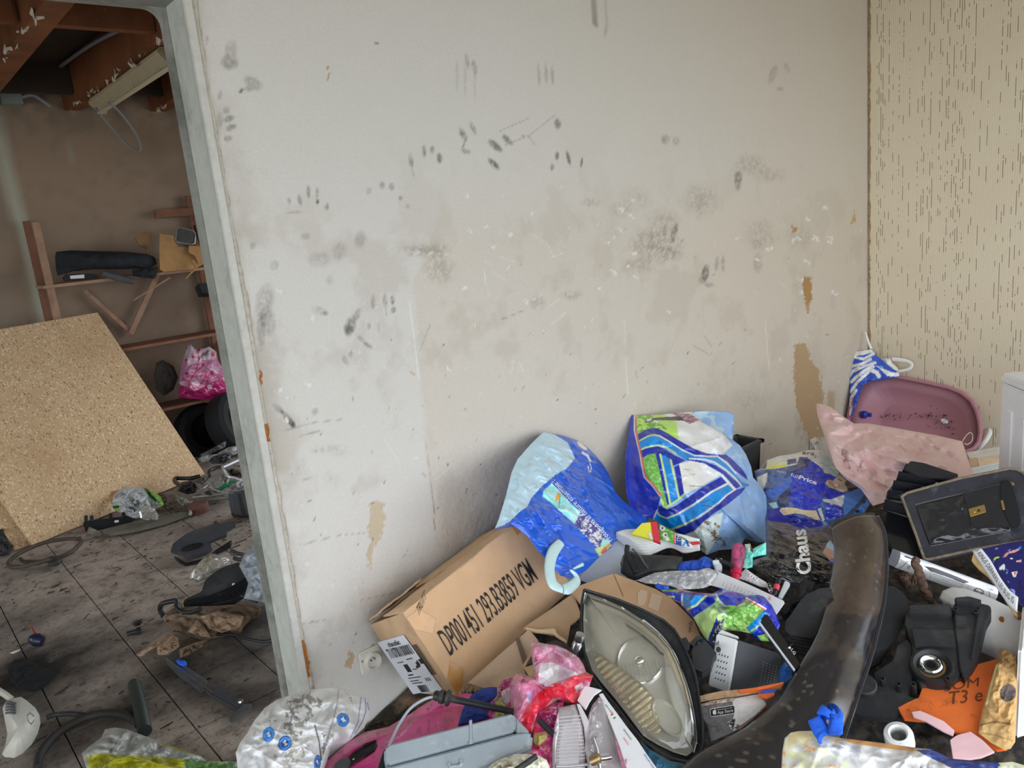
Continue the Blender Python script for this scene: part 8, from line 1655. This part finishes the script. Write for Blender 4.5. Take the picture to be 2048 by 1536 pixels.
# white hand-held appliance at the left margin
plHd = FPz(40, 1450, .09, .55)
hdv = thing('heat_gun', 'white plastic hand held appliance with vents lying at the left edge', 'appliance', P3(45, 1480, z=0))
m_offw = M('off_white_plastic', H('#b9b6ab'), .4, noise=(10, .06), dirt=(18, .62, H('#5d5a50'), .6))
bdy = pillow('body', X4([(20,720),(40,680),(110,640),(170,628),(220,660),(290,720),(325,780),(332,850),(310,930),(260,1020),(190,1090),(120,1130),(40,1125),(15,1100),(45,1020),(60,930),(40,830)]), plHd, .07, .06, m_offw, hdv, None, (), 30, 120, (0, 1), 1, None, 2.0)
for k in range(5): MB().tube([bdy.at(*X4([(50, 668 + 24 * k)])[0], .001), bdy.at(*X4([(90, 676 + 22 * k)])[0], .002), bdy.at(*X4([(128, 690 + 20 * k)])[0], .001)], .0035, 6).build('vent', m_dgrey, hdv, True)
MB().prism([bdy.at(*q_, .002) for q_ in X4([(220,780),(245,755),(280,780),(275,830),(255,858),(230,830)])], -plHd.n * .004).build('switch_plate', M('smoky_grey', H('#5c6660'), .4), hdv)
MB().tube([bdy.at(*X4([(95, 650)])[0], -.02), plHd.at(*X4([(40, 610)])[0]), plHd.at(*X4([(-40, 560)])[0])], .010, 8).build('cord', M('cream_cord', H('#a8a497'), .5), hdv, True)
# yellow and white bag in front
soft('yellow_white_bag', 'flattened white and yellow plastic bag at the lower left edge', 'bag', X4([(670,1090),(720,1040),(830,960),(860,895),(940,880),(1040,895),(1200,955),(1320,1000),(1480,1060),(1640,1110),(1700,1160),(1950,1160),(1960,1230),(1700,1320),(1200,1340),(760,1320),(700,1200)]), .05, .05, .03, m_bagd, H('#9c9d95'), [('n', None, 9, .55, H('#83847c'), .6), ('p', X4([(715,1110),(840,1095),(1000,1110),(1250,1120),(1500,1140),(1520,1320),(900,1340),(740,1300)]), H('#a3a017')), ('n', X4([(715,1110),(1250,1120),(1520,1320),(900,1340)]), 7, .5, H('#7d7a10'), .8), ('p', X4([(1310,1000),(1480,1050),(1670,1105),(1660,1120),(1460,1075),(1310,1012)]), H('#8a8812')), ('p', X4([(1500,1130),(1700,1160),(1960,1160),(1960,1240),(1700,1330),(1520,1330)]), H('#557a3c')), ('l', X4([(1035,900),(960,1000),(910,1090)]), .8, H('#5f6058')), ('l', X4([(1100,1120),(1290,1180)]), 1.4, H('#c5c04a'))], .75, (.05, 14), 181, 50, 200)
# bin, puck, rods and papers at the back
pb = thing('storage_bin', 'dark blue grey plastic bin beside the door frame at the back', 'bin', P3(480, 1030, z=0))
c0 = P3(463, 1024, z=0.0); hx_ = .17
plBn = FPz(480, 1010, .1, .15)
slab('front', X5([(1190,975),(1520,965),(1590,1000),(1590,1310),(1420,1310),(1250,1285),(1215,1100)]), plBn, .14, m_dgrey, pb, 0, .006)
slab('rib', X5([(1345,985),(1380,985),(1470,1305),(1415,1308)]), plBn, .02, m_black, pb, .012, .003)
soft('printed_sheet', 'creased white sheet with green bands draped over the dark bin', 'paper', X5([(850,800),(900,740),(1060,680),(1120,590),(1160,620),(1200,700),(1420,760),(1500,790),(1600,830),(1600,990),(1300,980),(1050,945),(920,890)]), .2, .03, .02, m_bagd, H('#8d8985'), [('n', None, 8, .5, H('#5f5a56'), .8), ('l', X5([(1120,590),(1180,700),(1420,760)]), 2.5, H('#c9cccf')), ('p', X5([(1040,905),(1150,820),(1240,775),(1340,780),(1200,860),(1090,950)]), H('#147a50')), ('p', X5([(1440,890),(1600,880),(1600,970),(1440,965)]), H('#147a50')), ('p', X5([(1300,850),(1400,800),(1480,880),(1340,930)]), H('#77777a')), ('p', X5([(1420,740),(1500,745),(1500,790),(1440,775)]), H('#2a63b8')), ('l', X5([(920,890),(1050,945),(1300,982),(1600,985)]), 1.5, H('#cfd2d2'))], .4, (.04, 14), 182, 36, 160)
for k, (poly, z, cc, lab_) in enumerate([([(760,380),(900,310),(1150,170),(1175,185),(1150,270),(1000,330),(830,410)], .30, '#56585c', 'grey folded leaflet on top of the back litter'), ([(740,450),(800,385),(1000,370),(1200,265),(1400,225),(1420,330),(1280,390),(1100,400),(950,470),(800,500)], .25, '#8f8f8d', 'long crumpled grey paper on the back litter'), ([(900,470),(960,410),(1150,355),(1240,390),(1240,450),(1130,520),(960,520)], .27, '#2c2d30', 'dark torn wrapper on the crumpled grey paper'), ([(640,790),(760,740),(890,700),(890,780),(820,830),(700,800)], .13, '#7c777a', 'lilac grey sheet sticking out of the back litter'), ([(1170,600),(1300,590),(1450,620),(1480,700),(1380,730),(1220,690)], .26, '#494236', 'dark patterned packet behind the dark bin'), ([(380,1000),(470,1010),(600,1080),(620,1160),(520,1180),(430,1110)], .05, '#716c5e', 'frayed grey cloth strip on the floor litter'), ([(230,1200),(290,1150),(300,1100),(250,1000),(180,1010),(190,1120)], .06, '#6a6250', 'dirty crumpled paper beside the white and green bag')]):
    soft('litter_paper', lab_, 'paper', X5(poly), z * .75, .02, .015, m_bagd, H(cc), [('n', None, 7, .52, H('#b5b3ae') if k in (1, 5) else H('#3a3936'), .6)], .5, (.05, 18), 190 + k, 20, 90)
for pts_, r_, z, cc, lab_, nm in [([(1120,575),(1430,435)], .010, .30, '#b9bdc2', 'bright thin metal rod on the back litter', 'metal_rod'), ([(660,1035),(900,1010),(1180,970)], .010, .05, '#8d8a80', 'upper of two long grey rods in front of the litter', 'grey_rod'), ([(740,1110),(950,1075),(1200,1035)], .010, .03, '#7d7a70', 'lower of two long grey rods in front of the litter', 'grey_rod'), ([(700,820),(790,900),(880,850)], .009, .12, '#7c7d80', 'bent grey rod in the back litter', 'bent_rod'), ([(635,1110),(630,1200),(620,1290)], .010, .04, '#b3b1aa', 'short white rod standing by the brown puck', 'white_rod'), ([(480,860),(390,800),(385,750),(440,742),(600,745),(680,730),(770,710)], .014, .12, '#2e2d2b', 'bent black pipe with ribbed end beside the chipboard', 'black_pipe'), ([(880,780),(910,720),(905,640),(960,600),(1080,560)], .010, .22, '#2b2c30', 'thin black bent bar in the back litter', 'black_bar')]:
    o = MB().tube(smoothline([P3(*q_, z=z * .75) for q_ in X5(pts_)], 24), r_, 8).build(nm, M('rod_' + cc[1:], H(cc), .4, .3), None, True); tag(o, lab_, 'rod' if 'pipe' not in nm else 'pipe')
o = MB().lathe(P3(*X5([(755, 1260)])[0], z=.0), (0, 0, 1.0), [(.056, 0), (.060, .01), (.060, .05), (.054, .056), (0, .056)], 24).build('brown_puck', M('red_brown_block', H('#6a463c'), .8, noise=(30, .25)), None, True); tag(o, 'round red brown block on the floor beside the short white rod', 'block')
soft('engine_part', 'oily black engine part lying against the foot of the chipboard', 'car part', X5([(440,870),(480,800),(600,780),(700,820),(740,900),(700,960),(560,980),(420,930)]), .08, .05, .04, m_black, None, (), .5, (.06, 20), 201)
soft('black_lump', 'black plastic lump beside the printed sheet at the back', 'rubbish', X5([(820,960),(900,920),(960,940),(960,990),(880,990)]), .07, .02, .02, m_black2, None, (), .6, (.03, 24), 202, 14, 50)
soft('dark_part', 'dark car part at the far left below the second chipboard', 'car part', X3([(-20,640),(20,620),(40,700),(90,740),(60,800),(0,810),(-30,780)]), .06, .05, .03, m_black2, None, (), .5, (.05, 14), 203)
# small scattered crumbs on the tiles
mb = MB(); rr = np.random.default_rng(12)
for k in range(420):
    p = np.array([rr.uniform(.05, 1.9), rr.uniform(.4, 3.6), .002]); 
    if p[0] > .9 + .33 * p[1]: continue
    s_ = rr.uniform(.004, .016) * (1 if rr.random() < .9 else 2); mb.prism([p + np.array([rr.normal(0, 1), rr.normal(0, .6), abs(rr.normal(0, .15))]) * s_ for _ in range(3)], (0, 0, .004))
o = mb.build('floor_crumbs', M('dark_crumbs', H('#40342b'), .9), None); tag(o, 'dark crumbs and flakes scattered over the tiles of the second room', 'debris', kind='stuff')
